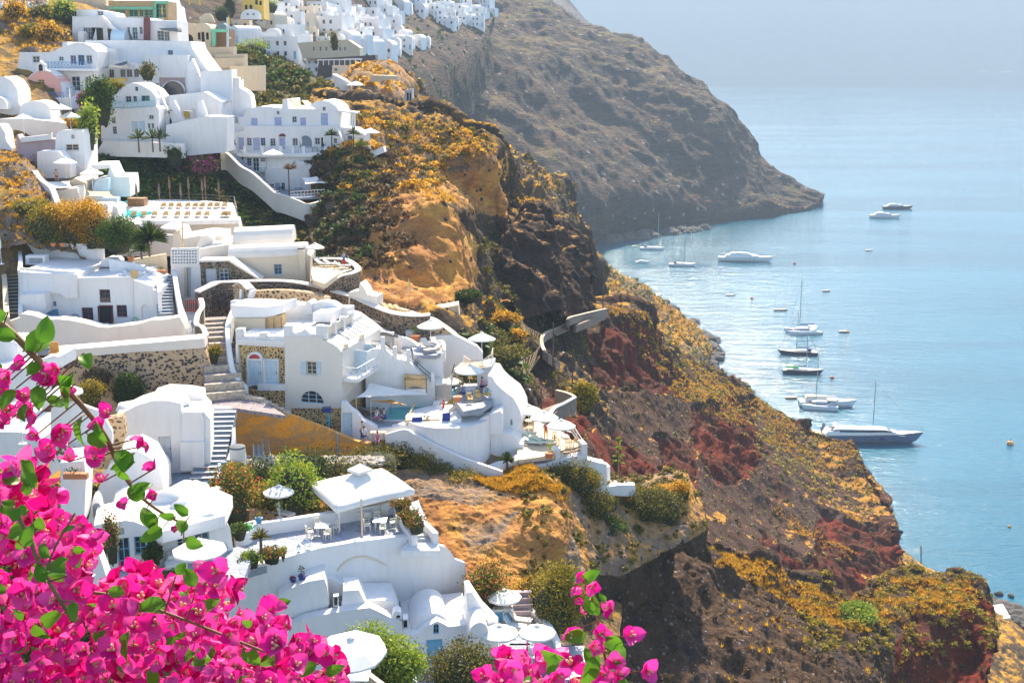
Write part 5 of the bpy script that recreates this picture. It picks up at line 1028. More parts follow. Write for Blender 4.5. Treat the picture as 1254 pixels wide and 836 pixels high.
for i, (x0, x1, y, v, r) in enumerate(((610, 760, 620, 1.6, 1.5), (790, 900, 585, 2.0, 1.7))):
    m = MB(); A0, B0 = fv.at(x0, y, v), fv.at(x1, y-10, v+1.0); t = (B0-A0).normalized(); q = Vector((-t.y, t.x, 0)); V = []
    for p_ in (A0-t*.3, A0, B0, B0+t*.3):
        for k in range(9): an = math.pi*k/8; sc = 1 if p_ in (A0, B0) else .6; V.append(p_-q*r*sc*math.cos(an)+Vector((0, 0, r*.55*sc*math.sin(an)-.3)))
    m.add(V, [(j*9+k, j*9+k+1, j*9+10+k, j*9+9+k) for j in range(3) for k in range(8)]+[tuple(range(9))[::-1], tuple(range(27, 36))]).build('vault', 'white', vh, smooth=True)
blk(vh, fv, [(770, 620), (785, 520), (850, 500), (960, 505), (1035, 518), (1048, 620)], 2.5, 'white', v=4.5, name='rear_wall')
use(230, 340)
blk(vh, Face(50, 836, 93, 8), [(-20, 960), (-20, 700), (0, 690), (60, 690), (90, 720), (100, 790), (104, 960)], 5, 'white', name='side_wing')
use(0, 540)
zd = level(900, 170, 91.5)
deck = thing('blue_grey_deck', 'blue grey floor of the yard before the vaulted white house', 'terrace', on(900, 170, zd))
flat('floor', [(780, 230), (760, 110), (1045, 95), (1260, 60), (1260, 190), (1120, 250)], zd, .5, 'stepgrey', deck)
lounger(on(985, 130, zd), .35, 'grey lounger on the blue grey deck beside the stairs', 'greyfab', 'greyfab')
run('curved_wall', [(690, -10, 93), (740, 15, 92), (800, 40, 91), (845, 75, 90), (862, 110, 89.2)], 2.4, .3, 'white', deck)
use(200, 540, 5.225)
ds = thing('deck_stairs', 'wide blue grey stairs with white nosings climbing from the deck', 'stairs', P(*T(270, 258), 90.5))
stairs(ds, on(270, 250, zd), P(262+11, 502, 100.5), 2.3, 14, 'stepgrey', 'whitepaint')
run('stair_wall', [(345, 250, 89.8), (370, 200, 90.5), (392, 262, 88.8)], 1.2, .35, 'white', ds)
run('stair_wall', [(450, -90, 97), (450, -20, 95.5), (435, 60, 94), (415, 120, 92.5)], 2.2, .3, 'greywash', ds)
bz = level(480, 215, 91.5)
bo = thing('water_tank', 'tall cream cylindrical water tank with grey lid beside the stairs', 'tank', on(482, 212, bz)); p = on(482, 212, bz)
MB().lathe(p, [(.62, 0), (.62, 2.1), (.58, 2.2)], 20).build('drum', 'canvas', bo); MB().lathe(p+Vector((0, 0, 2.2)), [(.66, 0), (.62, .12), (.2, .2)], 18).build('lid', 'greycanvas', bo)
for x, y, w_, h, l in ((428, 225, .8, 1.5, 'grey green metal cabinet left of the cream water tank'), (470, 222, .7, .9, 'low green cabinet in front of the cream water tank')):
    q = on(x, y, bz)+Vector((0, -.8, 0)); t = thing('cabinet', l, 'cabinet', q); MB().box(q, w_, .6, h).build('body', 'slate', t); MB().box(q+Vector((0, -.31, .1)), w_*.85, .03, h*.8).build('door', 'greywash', t)
bd = thing('leaning_board', 'blue board leaning against the wall at the foot of the stairs', 'board', on(395, 250, bz)); MB().beam(on(400, 258, bz), on(380, 200, bz)+Vector((0, 0, .8)), .7, .06).build('board', 'bluedoor', bd)
use(230, 540)
def ladder(label, a, b, w_, n):
    t = thing('ladder', label, 'ladder', a); a, b = Vector(a), Vector(b); s = Vector((w_/2, 0, 0))
    for q in (-1, 1): MB().beam(a+s*q, b+s*q, .07, .05).build('stile', 'greyfab', t)
    for i in range(1, n): c = a.lerp(b, i/n); MB().beam(c-s, c+s, .04, .05).build('rung', 'greyfab', t)
ladder('grey wooden ladder leaning on the ochre wall, right of the stacked planks', P(*T(415, 140), 96), P(*T(395, -10), 100.5), .55, 9)
wp = thing('plank_stack', 'stack of old grey planks leaning on the ochre wall', 'planks', P(*T(355, 140), 96.5))
for i in range(9): MB().beam(P(*T(338+i*6, 145-3*(i % 3)), 96.6), P(*T(336+i*6, 15+7*(i % 4)), 99.5), .12, .04).build('plank', 'greyfab' if i % 3 else 'sand', wp)
bm_ = thing('long_beam', 'long grey brown beam lying on the rubble before the ochre wall', 'beam', P(*T(690, 100), 96.5)); MB().beam(P(*T(585, 106), 96.5), P(*T(800, 92), 98), .3, .25).build('timber', 'mauve', bm_)
zr_ = level(500, 130, 96)
V0 = []; F0 = []; g = random.Random(11); m = MB(); m2 = MB()
for i in range(1500):
    x = g.uniform(300, 1000); y = g.uniform(75, 175)
    if x > 600 and y > 120: continue
    s = abs(g.gauss(0, .16))+.07; c = P(*T(x, y), 97.2-(y-75)*.03); mm = m if g.random() < .65 else m2
    mm.lathe(c-Vector((0, 0, s*.9)), [(s*.5, 0), (s*g.uniform(.8, 1.1), s*.5), (s*g.uniform(.5, .9), s*1.0), (s*.1, s*1.2)], 5, g.uniform(.7, 1.4), g.uniform(.7, 1.2))
m.build('rubble', 'palestone', kind='stuff'); m2.build('rubble', 'greyfab', kind='stuff')
# garden
def P2(x, y): return T(x, y)
shrub(245, 250, 89, 3.0, 2.2, 'yellow green bush at the foot of the stairs behind the flowering bush', 'l_yellow', 1500, .18)
shrub(225, 400, 84.5, 4.2, 4.0, 'bush of red and white blossom spilling over the white roof corner', 'l_flower', 2600, .2, name='flowering_bush')
shrub(370, 350, 88, 5.5, 2.0, 'golden yellow broom bush behind the low dry stone wall', 'l_yellow', 2400, .18)
shrub(540, 365, 87.5, 5.0, 4.6, 'tall leafy green bush right of the white garden parasol', 'l_lime', 2600, .24)
shrub(340, 240, 92, 4, 2.2, 'dark bluish shrub on the rubble left of the ladder', 'l_dark', 1400, .2); shrub(460, 230, 92, 3, 1.6, 'brown dry shrub on the rubble below the ladder', 'l_brown', 900, .2)
shrub(600, 200, 94.5, 6.5, 2.6, 'dark green shrub behind the left corner of the big square canopy', 'l_dark', 2400, .2); shrub(780, 190, 96, 7, 1.6, 'low olive shrub right behind the big square canopy', 'l_olive', 2200, .18)
shrub(960, 160, 98, 7, 2.2, 'olive bushes at the right of the rubble garden', 'l_olive', 2200, .18)
run('dry_stone_wall', [(300, 350, 85.5), (370, 345, 86.5), (440, 370, 86)], 1.0, .5, 'stone_tan', None, kind='structure')
# ============================================================ house with the blue doors and its white roofs
use(0, 540)
f = Face(560, 680, 73.5, 14)
bh = house('blue_door_house', 'white house with two glazed blue doors and broad rounded white roofs above the courtyard', f)
blk(bh, f, [(545, 720), (548, 470), (560, 440), (600, 415), (640, 405), (690, 412), (740, 432), (775, 446), (830, 470), (835, 700), (600, 720)], 7, 'white', ops=[('g', 610, 492, 660, 675, 'bluedoor'), ('w', 692, 484, 745, 580, 'bluedoor'), ('o', 598, 445, 634, 480, 'greywash')])
f2 = Face(850, 640, 74.5, 22)
blk(bh, f2, [(826, 700), (828, 462), (900, 430), (1000, 395), (1080, 365), (1150, 395), (1180, 450), (1195, 560), (1110, 590), (990, 640)], 7, 'white', ops=[('w', 908, 490, 965, 545, 'greydoor'), ('g', 1000, 462, 1070, 582, 'bluedoor')])
zr_ = f2.at(1000, 395).z
flat('roof', [(480, 430), (500, 330), (640, 300), (830, 250), (1100, 240), (1190, 280), (1150, 380), (830, 462), (740, 432), (640, 405)], zr_+.05, .8, 'white', bh)
blk(bh, Face(620, 420, 82, 10), [(430, 480), (470, 330), (520, 200), (560, 120), (620, 60), (700, 50), (780, 90), (820, 160), (835, 210), (840, 330), (600, 400)], 4, 'white', name='back_mass')
for pts, r in (([(900, 350, 77), (1010, 290, 81), (1130, 262, 84)], .5), ([(835, 330, 78), (960, 260, 83)], .9), ([(640, 340, 80), (760, 300, 83)], 1.1)): m = MB(); m.tube([P(*T(x, y), d) for x, y, d in pts], r, 14); m.build('roof_ridge', 'white', bh, smooth=True)
m = MB(); c = f.at(500, 440, 1.5); V = []; blk(bh, f, arc(460, 400, 525, 390, 110)+[(525, 420), (460, 440)], 1.2, 'white', v=4.0, name='chimney_arch', ops=[('o', 478, 315, 512, 390, 'greywash', 1)])
zc = on(700, 680, f.at(640, 678).z).z
flat('courtyard', [(540, 720), (560, 680), (830, 640), (1080, 570), (1220, 540), (1300, 560), (1250, 700), (900, 760)], f2.at(1030, 582).z, .5, 'paver', bh)
zc = f2.at(1030, 582).z
pot(on(1150, 560, zc), 'blue pot with a small green plant beside the right glazed blue door', .32, 'bluepaint', lh=.45)
bn = thing('built_bench', 'white built bench with tiles and lanterns under the window', 'bench', f2.at(930, 620, -.8)); blk(bn, f2, [(860, 690), (860, 590), (1040, 560), (1050, 600), (1050, 660), (980, 690)], .9, 'white', v=-1.1, name='seat'); blk(bn, f2, [(850, 720), (850, 640), (960, 620), (960, 700)], .9, 'white', v=-2.1, name='seat'); blk(bn, f2, [(900, 582), (905, 568), (985, 552), (990, 568)], .7, 'greyfab', v=-1.0, name='cushion')
def lantern(p, label, h=.6):
    t = thing('lantern', label, 'lantern', p); p = Vector(p); MB().box(p, h*.5, h*.5, .04).build('base', 'palepaint', t)
    for x, y in ((-1, -1), (1, -1), (1, 1), (-1, 1)): MB().box(p+Vector((x*h*.2, y*h*.2, .04)), .025, .025, h*.6).build('post', 'palepaint', t)
    MB().lathe(p+Vector((0, 0, h*.6+.04)), [(h*.33, 0), (h*.1, h*.28), (.02, h*.4)], 4).build('cap', 'palepaint', t); MB().lathe(p+Vector((0, 0, .04)), [(.04, 0), (.04, h*.3)], 8).build('candle', 'canvas', t)
lantern(f2.at(893, 588, -.7), 'pale blue lantern on the built bench under the window', .7); lantern(on(690, 672, zc), 'pale blue lantern by the left glazed blue door', .7)
pot(f2.at(1020, 580, -.7), 'small grey pot with green plant at the end of the built bench', .22, 'greydoor', lh=.3); shrub(790, 640, 73, 1.3, 1.7, 'dark leafy palm like plant between the left window and the built bench', 'l_dark', 500, .3)
shrub(575, 600, 71.5, 1.2, 3.0, 'climbing plant with pink flowers left of the left blue door', 'l_flower', 700, .15, lumps=12)
parasol(on(1030, 700, zc)+Vector((0, 0, .1)), 2.5, 2.5, 'white parasol before the right glazed blue door')
shrub(870, 700, 72, 1.2, .5, 'low clump of grey green plants on the white bench top', 'l_olive', 300, .14)
# white walls left, half hidden by the bougainvillea
use(0, 380, 4.645)
f = Face(100, 400, 88, -4); wl = house('terraced_walls', 'white terraced walls and roofs behind the bougainvillea at the left edge', f, 'terraces')
blk(wl, f, [(-60, 480)]+[(-60+11*i+(0 if j else 0), 178-(6 if (i+j) % 2 else 0)) for i in range(14) for j in (0, 1)]+[(94, 190), (100, 480)], 3, 'white', v=4)
blk(wl, f, [(-60, 720), (-60, 330), (110, 330), (190, 320), (240, 275), (338, 262), (338, 330), (270, 345), (200, 420), (190, 600), (60, 640)], 3, 'white', v=1); blk(wl, f, [(-60, 900), (-60, 690), (80, 690), (170, 700), (220, 740), (220, 900)], 5, 'white', v=-6)
t = thing('orange_chair', 'orange wooden chair on the white wall corner behind the leaves', 'chair', f.at(255, 268, 1.5)); q = f.at(255, 268, 1.5); MB().box(q, .7, .5, .08).build('seat', 'orangecanvas', t); MB().box(q+Vector((0, .2, 0)), .7, .07, .8).build('backrest', 'orangecanvas', t)
parasol(P(*T(380, 640), 82), 1.9, 2.8, 'pale parasol under the curved branch behind the pink flowers'); parasol(P(*T(130, 760), 78), 2.1, 3.0, 'greyish parasol below the left white terraces', 'canvas')
pg = thing('dark_pergola', 'dark slatted pergola roof behind the pink flowers', 'pergola', P(*T(400, 800), 80))
for i in range(9): MB().beam(P(*T(230+30*i, 720+6*i), 83), P(*T(270+34*i, 850+3*i), 77), .1, .12).build('slat', 'darkmetal', pg)
for y, d in ((735, 82), (800, 79)): MB().beam(P(*T(225, y), d), P(*T(560, y+25), d), .15, .15).build('beam', 'wood', pg)
blk(wl, Face(640, 800, 84, 10), [(480, 900), (490, 690), (600, 620), (700, 600), (720, 690), (700, 760), (640, 900)], 1.0, 'stone_tan', name='stonework'); blk(wl, Face(640, 800, 82, 10), [(280, 950), (290, 560), (420, 520), (560, 570), (600, 620), (640, 690), (640, 760), (560, 730)], .4, 'white', name='wall')
use(0, 540)
pot(P(*T(390, 190), 74), 'long terracotta planter with low green herbs on the white step', .4, box=1.5, lh=.4); blk(wl, Face(400, 260, 75, 10), [(310, 420), (310, 110), (430, 100), (440, 200), (430, 420)], 3, 'white', name='steps')
run('curved_wall', [(430, 520, 70), (500, 540, 69.5), (530, 600, 68.5), (560, 690, 67)], 2.5, .35, 'white', wl)
parasol(P(*T(463, 690), 67), .2, 2.6, 'folded cream parasol beside the curved white wall', closed=True)
# ============================================================ big terrace with dining sets and the square canopy
use(230, 540)
fw_ = Face(215, 665, 76, 27)
bw = house('terrace_house', 'large white house carrying the dining terrace, with a blue door in the courtyard below', fw_)
R4 = lambda x, y: ((350+x/4.264-230)*4.18, (640+y/4.264-540)*4.18)
blk(bw, fw_, [(60, 760), (205, 668), (440, 612), (680, 545), (860, 515), (1045, 492), (1130, 486)]+[R4(*p) for p in ((700, 65), (795, 60), (798, 116), (835, 125), (862, 150), (886, 190), (937, 208), (945, 330), (952, 470), (940, 830))]+[(500, 1100), (100, 1000)], .5, 'white')
blk(bw, fw_, [R4(*p) for p in ((270, 250), (285, 225), (320, 195), (370, 175), (420, 172), (470, 190), (530, 222), (460, 196), (400, 180), (350, 188), (305, 215))], .12, 'cream', v=-.1, name='arch_moulding')
zt = fw_.at(500, 598).z-.3
flat('terrace_floor', [(40, 760), (20, 600), (240, 540), (350, 462), (860, 375), (1045, 345), (1180, 300), (1230, 420), (1250, 500), (1150, 500), (680, 560), (215, 690)], zt, .5, 'paver', bw)
run('back_parapet', [(350, 450, 0), (1060, 320, 0)] and [tuple(on(x, y, zt+.95)) for x, y in ((352, 418), (500, 397), (700, 367), (900, 333), (1090, 300))], 1.2, .45, 'white', bw, world=True)
run('right_parapet', [tuple(on(x, y, zt+.6)) for x, y in ((1040, 300), (1080, 360), (1130, 440), (1160, 480))], 1.2, .5, 'white', bw, world=True)
run('outer_parapet', [tuple(on(x, y, zt+.6)) for x, y in ((1090, 290), (1170, 370), (1250, 450), (1270, 470))], 1.2, .4, 'white', bw, world=True)
flat('roof_deck', [(1090, 560), (1150, 460), (1270, 470), (1290, 560)], zt-.2, .5, 'white', bw)
for i, (x, y, l) in enumerate(((1095, 345, 'farthest'), (1130, 395, 'middle'), (1170, 440, 'nearest'))): shrub(x, y+10, 84-i*1.3, 1.9, .9, f'clump of red and yellow flowers in the right terrace planter, {l} of three', 'l_flower', 800, .13)
cvp = thing('square_canopy', 'big square cream canopy with a raised vent on its peak over the dining terrace', 'canopy', on(900, 480, zt))
C = [P(376.5, 592, 86.5), P(468, 573, 93.5), P(508, 600, 88.5), P(412, 623, 82)]; zz = sum(c.z for c in C)/4; C = [PZ(x, y, zz) for x, y in ((376.5, 592), (468, 573), (508, 600), (412, 623))]; ap = sum(C, Vector())/4+Vector((0, 0, 1.35))
V = []; F = []
for i in range(4):
    a, b = C[i], C[(i+1) % 4]; k = len(V)
    for j in range(9):
        e = a.lerp(b, j/8)-Vector((0, 0, .25*math.sin(math.pi*j/8)*-.3))
        for l in range(6): q = e.lerp(ap, l/5); V.append(q-Vector((0, 0, .22*math.sin(math.pi*l/5)*(1-.5*math.sin(math.pi*j/8)))))
        V.append(e-Vector((0, 0, .35)))
    for j in range(8):
        s = k+j*7
        for l in range(5): F.append((s+l, s+7+l, s+8+l, s+l+1))
        F.append((s, s+6, s+13, s+7))
mesh_np('cloth', np.array([tuple(v) for v in V]), F, 'canvas', cvp, smooth=True); MB().lathe(ap+Vector((0, 0, .0)), [(.95, -.1), (.95, .1), (.12, .5)], 4).build('vent', 'canvas', cvp)
for c in C: q = c+(ap-c)*.1; MB().tube([Vector((q.x, q.y, zt)), Vector((q.x, q.y, zz))], .05, 6).build('post', 'whitepaint', cvp)
MB().tube([Vector((ap.x, ap.y, zt)), ap], .06, 6).build('post', 'whitepaint', cvp)
def dining(x, y, rot, who, sq=1):
    c = on(x, y, zt); table(c, .5, 'glass topped square table '+who, 'whitepaint', 1)
    for k, w_ in ((0, 'far'), (1, 'left'), (2, 'near'), (3, 'right')):
        a = rot+k*math.pi/2; chair(c+Vector((math.sin(-a), math.cos(a), 0))*.95, a, f'cream slatted chair at the {w_} side of the table '+who, 'chairpaint', 'dining chairs on the big terrace')
dining(690, 480, .5, 'in the open terrace middle'); dining(905, 400, .3, 'under the canopy left edge'); dining(985, 450, .3, 'nearest the front wall'); dining(1010, 370, .1, 'deepest under the canopy')
for x, y, l in ((640, 415, 'cream folding chair leaning on the back parapet, left one'), (735, 395, 'cream folding chair leaning on the back parapet, right one')):
    q = on(x, y+15, zt); t = chair(q, 2.8, l, 'chairpaint')
ms = MB().box(on(893, 490, zt), .12, .12, 2.9).build('support_post', 'sand', bw)
lantern(fw_.at(575, 572, .3), 'small white lantern on the front wall of the dining terrace', .5); lantern(fw_.at(622, 560, .3), 'larger white lantern on the front wall of the dining terrace', .8)
f9 = Face(240, 540, 80.5, -10)
pcv = [tuple(on(x, y, zt+.9)) for x, y in ((238, 478), (290, 468), (330, 445), (352, 415))]; run('curved_planter', pcv, 1.3, .3, 'white', bw, world=True)
run('curved_planter', [tuple(on(x, y, zt+.9)) for x, y in ((238, 440), (290, 420), (345, 405))], 1.3, .25, 'white', bw, world=True)
shrub(265, 478, 80.5, 1.8, 1.0, 'green herbs in the curved white planter of the dining terrace', 'l_green', 700, .13); pg_ = thing('watering_can', 'bright green plastic watering can in the curved white planter', 'watering can', on(315, 455, zt+.6)); q = on(315, 455, zt+.8)
MB().lathe(q, [(.2, 0), (.24, .1), (.2, .4), (.1, .45)], 10).build('body', 'greenplastic', pg_); MB().tube([q+Vector((.18, 0, .1)), q+Vector((.45, 0, .45))], .04, 6).build('spout', 'greenplastic', pg_)
pot(on(365, 415, zt+1), 'blue pot with grass like plant on the back parapet', .35, 'bluepaint', lh=.45, leaf='l_yellow')
spiky(378, 600, 75.8, 1.6, 'small palm in the planted corner of the dining terrace', 'l_olive', 1.5, 34, .8, 'palm', 'palm')
shrub(325, 622, 75, 1.9, .8, 'low green cushion plant left of the small palm', 'l_lime', 700, .12); shrub(425, 598, 76.3, 2.2, .8, 'reddish yellow cushion plant right of the small palm', 'l_flower', 800, .12); shrub(487, 580, 77, .6, .6, 'tiny green ball plant right of the small palm', 'l_lime', 250, .1); shrub(272, 645, 74.3, 1.2, .5, 'dark small plant at the left end of the planted corner', 'l_dark', 300, .12)
parasol(on(470, 390, zt+.2), 1.7, 2.5, 'white garden parasol behind the back parapet of the dining terrace'); bc = lounger(on(490, 385, zt+.1), 1.0, 'white deck chair beside the garden parasol behind the parapet', 'canvas', 'whitepaint', back=1.0)
# ============================================================ the courtyard below
use(350, 640, 4.264)
fc2 = Face(640, 800, 76, 8)
cy = house('courtyard_house', 'low white house with blue double door, arched fanlight and small blue windows', fc2)
blk(cy, fc2, [(-30, 960), (-30, 560), (100, 500), (240, 470), (375, 450), (440, 442), (500, 470), (560, 502), (608, 512), (614, 590), (690, 578), (730, 545), (770, 522), (790, 512), (815, 522), (850, 542), (962, 530), (964, 850), (800, 960)], .9, 'white', ops=[('d', 738, 605, 818, 775, 'bluedoor'), ('w', 771, 526, 800, 580, 'bluedoor', 1), ('w', 628, 658, 660, 706, 'bluedoor'), ('w', 896, 600, 924, 654, 'bluedoor')])
vz = fc2.at(790, 535)
for x0, x1, r, rise in ((690, 850, 0, 60),): pass
blk(cy, fc2, [(640, 600)]+arc(645, 590, 850, 545, 95)+[(850, 620), (640, 620)], 4.0, 'white', v=.9, name='vault')
blk(cy, fc2, [(610, 600), (615, 560), (960, 520), (962, 600)], 5.0, 'white', v=.9, name='roof'); blk(cy, fc2, [(430, 620), (370, 395), (430, 405), (560, 405), (600, 500), (612, 620)], 3.0, 'white', v=1.6, name='ramp_roof')
blk(cy, fc2, [(-40, 620), (-40, 380), (50, 330), (120, 305), (200, 292), (215, 330), (228, 420), (220, 445), (140, 500), (60, 520)], 3.0, 'white', v=1.2, name='rounded_block')
blk(cy, fc2, [(215, 400), (215, 300), (205, 285), (240, 290), (300, 330), (390, 352), (430, 400), (470, 470), (380, 480), (240, 480)], 2.0, 'white', v=3.0, name='roof_step')
blk(cy, fc2, [(290, 470), (300, 355), (380, 350), (430, 440), (440, 470)], 2.2, 'white', v=.9, name='ledge')
blk(cy, fc2, [(958, 850), (955, 600)]+arc(955, 590, 1058, 570, 60)+[(1062, 850)], 4, 'white', v=-1.4, name='round_end'); blk(cy, fc2, [(955, 620), (945, 365), (970, 360), (1050, 480), (1060, 560)], 2, 'white', v=1.0, name='stair_wall')
blk(cy, fc2, [(555, 500), (557, 478)]+arc(560, 478, 605, 475, 14)+[(608, 505)], .9, 'white', v=.1, name='chimney', ops=[('o', 577, 480, 598, 500, '', 1)]); blk(cy, fc2, [(612, 560), (612, 502), (640, 500), (640, 552)], .8, 'white', v=-.1, name='vent_box', ops=[('o', 615, 507, 634, 550, '')])
run('stair_wall', [(590, 690, 74.5), (620, 715, 73.6), (650, 770, 72.5), (680, 830, 71.5)], 2.5, .3, 'white', cy)
ac = thing('air_conditioner', 'white air conditioner with dark grille on the stepped white roof', 'air conditioner', fc2.at(262, 440, 1)); blk(ac, fc2, [(248, 436), (248, 384), (276, 380), (276, 434)], .4, 'whitepaint', v=.7, name='body'); blk(ac, fc2, [(252, 430), (252, 390), (270, 388), (270, 429)], .03, 'darkmetal', v=.66, name='grille')
bk = thing('black_mat', 'round black mat lying on the white ledge', 'mat', fc2.at(308, 450, 1.5)); MB().lathe(fc2.at(308, 445, 1.6), [(.42, 0), (.42, .08), (.3, .1)], 16).build('mat', 'darkmetal', bk)
pot(fc2.at(32, 372, 2.0), 'low blue bowl with pink succulents on the white ledge', .28, 'navy', 'l_magenta', .15, n=60); pot(fc2.at(82, 362, 2.0), 'blue bowl with an upright cactus on the white ledge', .36, 'navy', 'l_dark', .8)
lp_ = thing('wall_lamp', 'small white wall lamp left of the blue double door', 'lamp', fc2.at(716, 640, -.1)); MB().lathe(fc2.at(716, 645, -.15), [(.05, 0), (.13, .05), (.13, .25), (.05, .3)], 10).build('shade', 'whitepaint', lp_); MB().box(fc2.at(716, 640, -.05), .08, .12, .08).build('bracket', 'whitepaint', lp_)
z5 = fc2.at(780, 775).z
flat('courtyard_floor', [(560, 860), (600, 760), (1000, 740), (1200, 640), (1560, 640), (1560, 960), (560, 960)], z5, .5, 'paver', cy)
table(on(725, 810, z5), .5, 'white square table left of the blue double door', 'whitepaint', .8); pot(on(925, 745, z5), 'dark pot with a small tree under the right small blue window', .45, 'greycanvas', lh=2.2, n=160)
parasol(P(*T(350, 900), 58)+Vector((0, 0, .3)), 2.7, 3.0, 'large tilted white parasol in front of the courtyard, nearest of all', tilt=.14)
tp = P(*T(380, 860), 60); table(tp, .6, 'low white table under the large tilted parasol', 'whitepaint', 1); chair(P(*T(365, 840), 61), 1, 'grey fabric chair left under the large tilted parasol', 'greyfab'); chair(P(*T(405, 850), 61), -.6, 'grey fabric chair right under the large tilted parasol', 'greyfab')
run('terrace_wall', [(370, 730, 62), (440, 790, 60.5), (520, 850, 59)], 1.5, .3, 'sand', cy)
shrub(490, 800, 64, 4.6, 3.0, 'bright green hedge right of the large tilted parasol', 'l_lime', 3600, .16); shrub(590, 860, 64, 3.4, 2.4, 'bright green hedge with orange blossoms at the bottom edge', 'l_lime', 2600, .16)
shrub(900, 880, 70, 5.4, 3.4, 'round dark green hedge before the blue double door', 'l_olive', 4200, .15)
# parasol terrace right of the courtyard
use(550, 640, 4.18)
z6 = level(450, 560, 79.5)
pt_ = thing('parasol_terrace', 'small white walled terrace with brown steps under three parasols', 'terrace', on(400, 600, z6))
flat('floor', [(200, 520), (330, 480), (430, 500), (510, 545), (560, 640), (560, 680), (340, 700), (200, 640)], z6, .5, 'paver', pt_)
run('curved_wall', [(378, 405, 83), (420, 440, 82), (470, 480, 80.8), (520, 530, 79.2), (550, 590, 77.6), (562, 640, 76.2)], 2.4, .35, 'white', pt_)
stairs(pt_, on(375, 505, z6), on(365, 440, z6)+Vector((0, 0, 1.5)), 1.6, 5, 'mauve', name='step'); stairs(pt_, on(362, 690, z6-1.6), on(362, 625, z6), 1.4, 5, 'mauve', name='step')
fp = Face(265, 530, 81, 8); kb = thing('blue_cabinet', 'pale blue cabinet with white top under the farthest parasol', 'cabinet', fp.at(265, 530)); blk(kb, fp, [(228, 530), (205, 470), (205, 445), (330, 440), (330, 525)], .9, 'whitepaint', ops=[('s', 232, 455, 275, 520, 'bluedoor'), ('s', 282, 455, 325, 518, 'bluedoor')], rev=.06, name='body')
for x, y, l, r in ((282, 500, 'farthest', 3.0), (258, 690, 'left', 3.1), (450, 690, 'right', 3.0)): parasol(on(x, y, z6), r*.62, 2.4, f'round white parasol with ruffled top on the small brown stepped terrace, {l} of the three', n=10)
l1 = lounger(on(330, 545, z6), 1.3, 'lounger with a blue and white towel, nearer the left parasol', 'palepaint', 'sand', back=.8); lounger(on(360, 515, z6), 1.3, 'lounger with a cream towel beside the brown steps', 'canvas', 'sand', back=.8)
table(on(440, 700, z6), .5, 'small white table under the right parasol of the stepped terrace', 'whitepaint'); chair(on(420, 705, z6), 1, 'white metal chair under the right parasol of the stepped terrace', 'whitepaint'); chair(on(285, 700, z6), .5, 'dark green chair under the left parasol of the stepped terrace', 'teal')
shrub(190, 435, 82.5, 4.4, 3.6, 'hedge of red and yellow flowers against the white gable', 'l_flower', 3200, .16); shrub(395, 420, 84.5, 3.0, 2.3, 'rust coloured round bush behind the terrace steps', 'l_orange', 1600, .15); shrub(470, 425, 84, 3.4, 2.4, 'dark green bush between the rust bush and the yellow one', 'l_olive', 1500, .16); shrub(550, 535, 81.5, 5.4, 5.0, 'big rounded yellow green broom bush at the terrace end', 'l_yellow', 6000, .16, lumps=5)
shrub(790, 690, 90, 1.8, 1.4, 'small yellow bush on the dark slope below the cave', 'l_yellow', 800, .14); flat('lower_floor', [(560, 650), (700, 655), (720, 800), (560, 800)], z6-1, .5, 'tile', pt_); run('lower_wall', [(690, 660, 76), (715, 800, 70)], 1.5, .25, 'greywash', pt_)
run('white_gable_wall', [(100, 365, 80), (150, 410, 79), (225, 490, 77)], 3, .8, 'white', pt_)
# ============================================================ the upper cluster, left
use(0, 0)
def win(x0, y0, x1, y1, m='greydoor', a=0, k='w'): return (k, x0, y0, x1, y1, m, a)
f = Face(500, 200, 208, 0); h = house('long_white_villa', 'long white villa with dark red chimney slab and grey awning under the beige buildings', f)
blk(h, f, [(370, 230), (370, 85), (560, 88), (765, 92), (768, 105), (905, 108), (912, 230)], 7, 'white', ops=[win(430, 142, 448, 205, k='g'), win(452, 142, 470, 205, k='g'), win(474, 142, 491, 205, k='g'), win(530, 146, 550, 205, 'teal', k='g'), win(652, 140, 664, 168), win(680, 140, 702, 203, 'palepaint', k='g'), win(717, 140, 728, 175), win(806, 158, 838, 208, k='g'), win(842, 162, 866, 208, k='g')])
blk(h, f, [(735, 205), (735, 88), (763, 92), (763, 205)], .8, 'maroon', v=-1.2, name='chimney_slab'); blk(h, f, [(500, 80), (520, 80), (608, 160), (600, 170), (590, 170)], 1.0, 'white', v=-1.4, name='stair_flank'); blk(h, f, [(810, 146), (905, 143), (912, 158), (905, 164), (830, 156)], 2.5, 'greycanvas', v=-2.8, name='awning'); blk(h, f, [(398, 240), (398, 165), (415, 158), (428, 170), (428, 240)], 2, 'white', v=-2.5, name='pier')
blk(h, f, [(345, 90), (348, 50), (500, 50), (590, 66), (600, 92)], 5, 'white', v=5, ops=[win(370, 58, 390, 84), win(500, 58, 528, 84), win(600, 58, 600.5, 59)][:2], name='upper_storey'); vaultx(h, f.at(595, 208, -1.5), f.at(665, 208, -1.5), 1.5, 1.6, 'paleblue')
f = Face(700, 400, 196, 0); h = house('great_white_wall', 'tall plain white terrace wall with a big dark arch in a stone surround', f, 'terraces')
blk(h, f, [(435, 420), (435, 208), (680, 206), (850, 210), (975, 212), (985, 250), (1045, 335), (1120, 420), (1120, 560), (435, 560)], 9, 'white', ops=[win(860, 258, 884, 282, 'greywash')]); blk(h, f, [(495, 420), (495, 250), (590, 250), (590, 310), (690, 320), (745, 350), (745, 282), (960, 282), (975, 560), (495, 560)], 3, 'white', v=-2.4, ops=[win(512, 360, 544, 402, 'darkmetal', k='o'), win(558, 357, 582, 398, 'lightwood'), win(617, 357, 640, 395, 'greyfab'), win(648, 357, 675, 395, 'greyfab'), win(686, 357, 708, 395, 'greyfab'), ('o', 822, 398, 947, 525, 'mauve')], rev=.3)
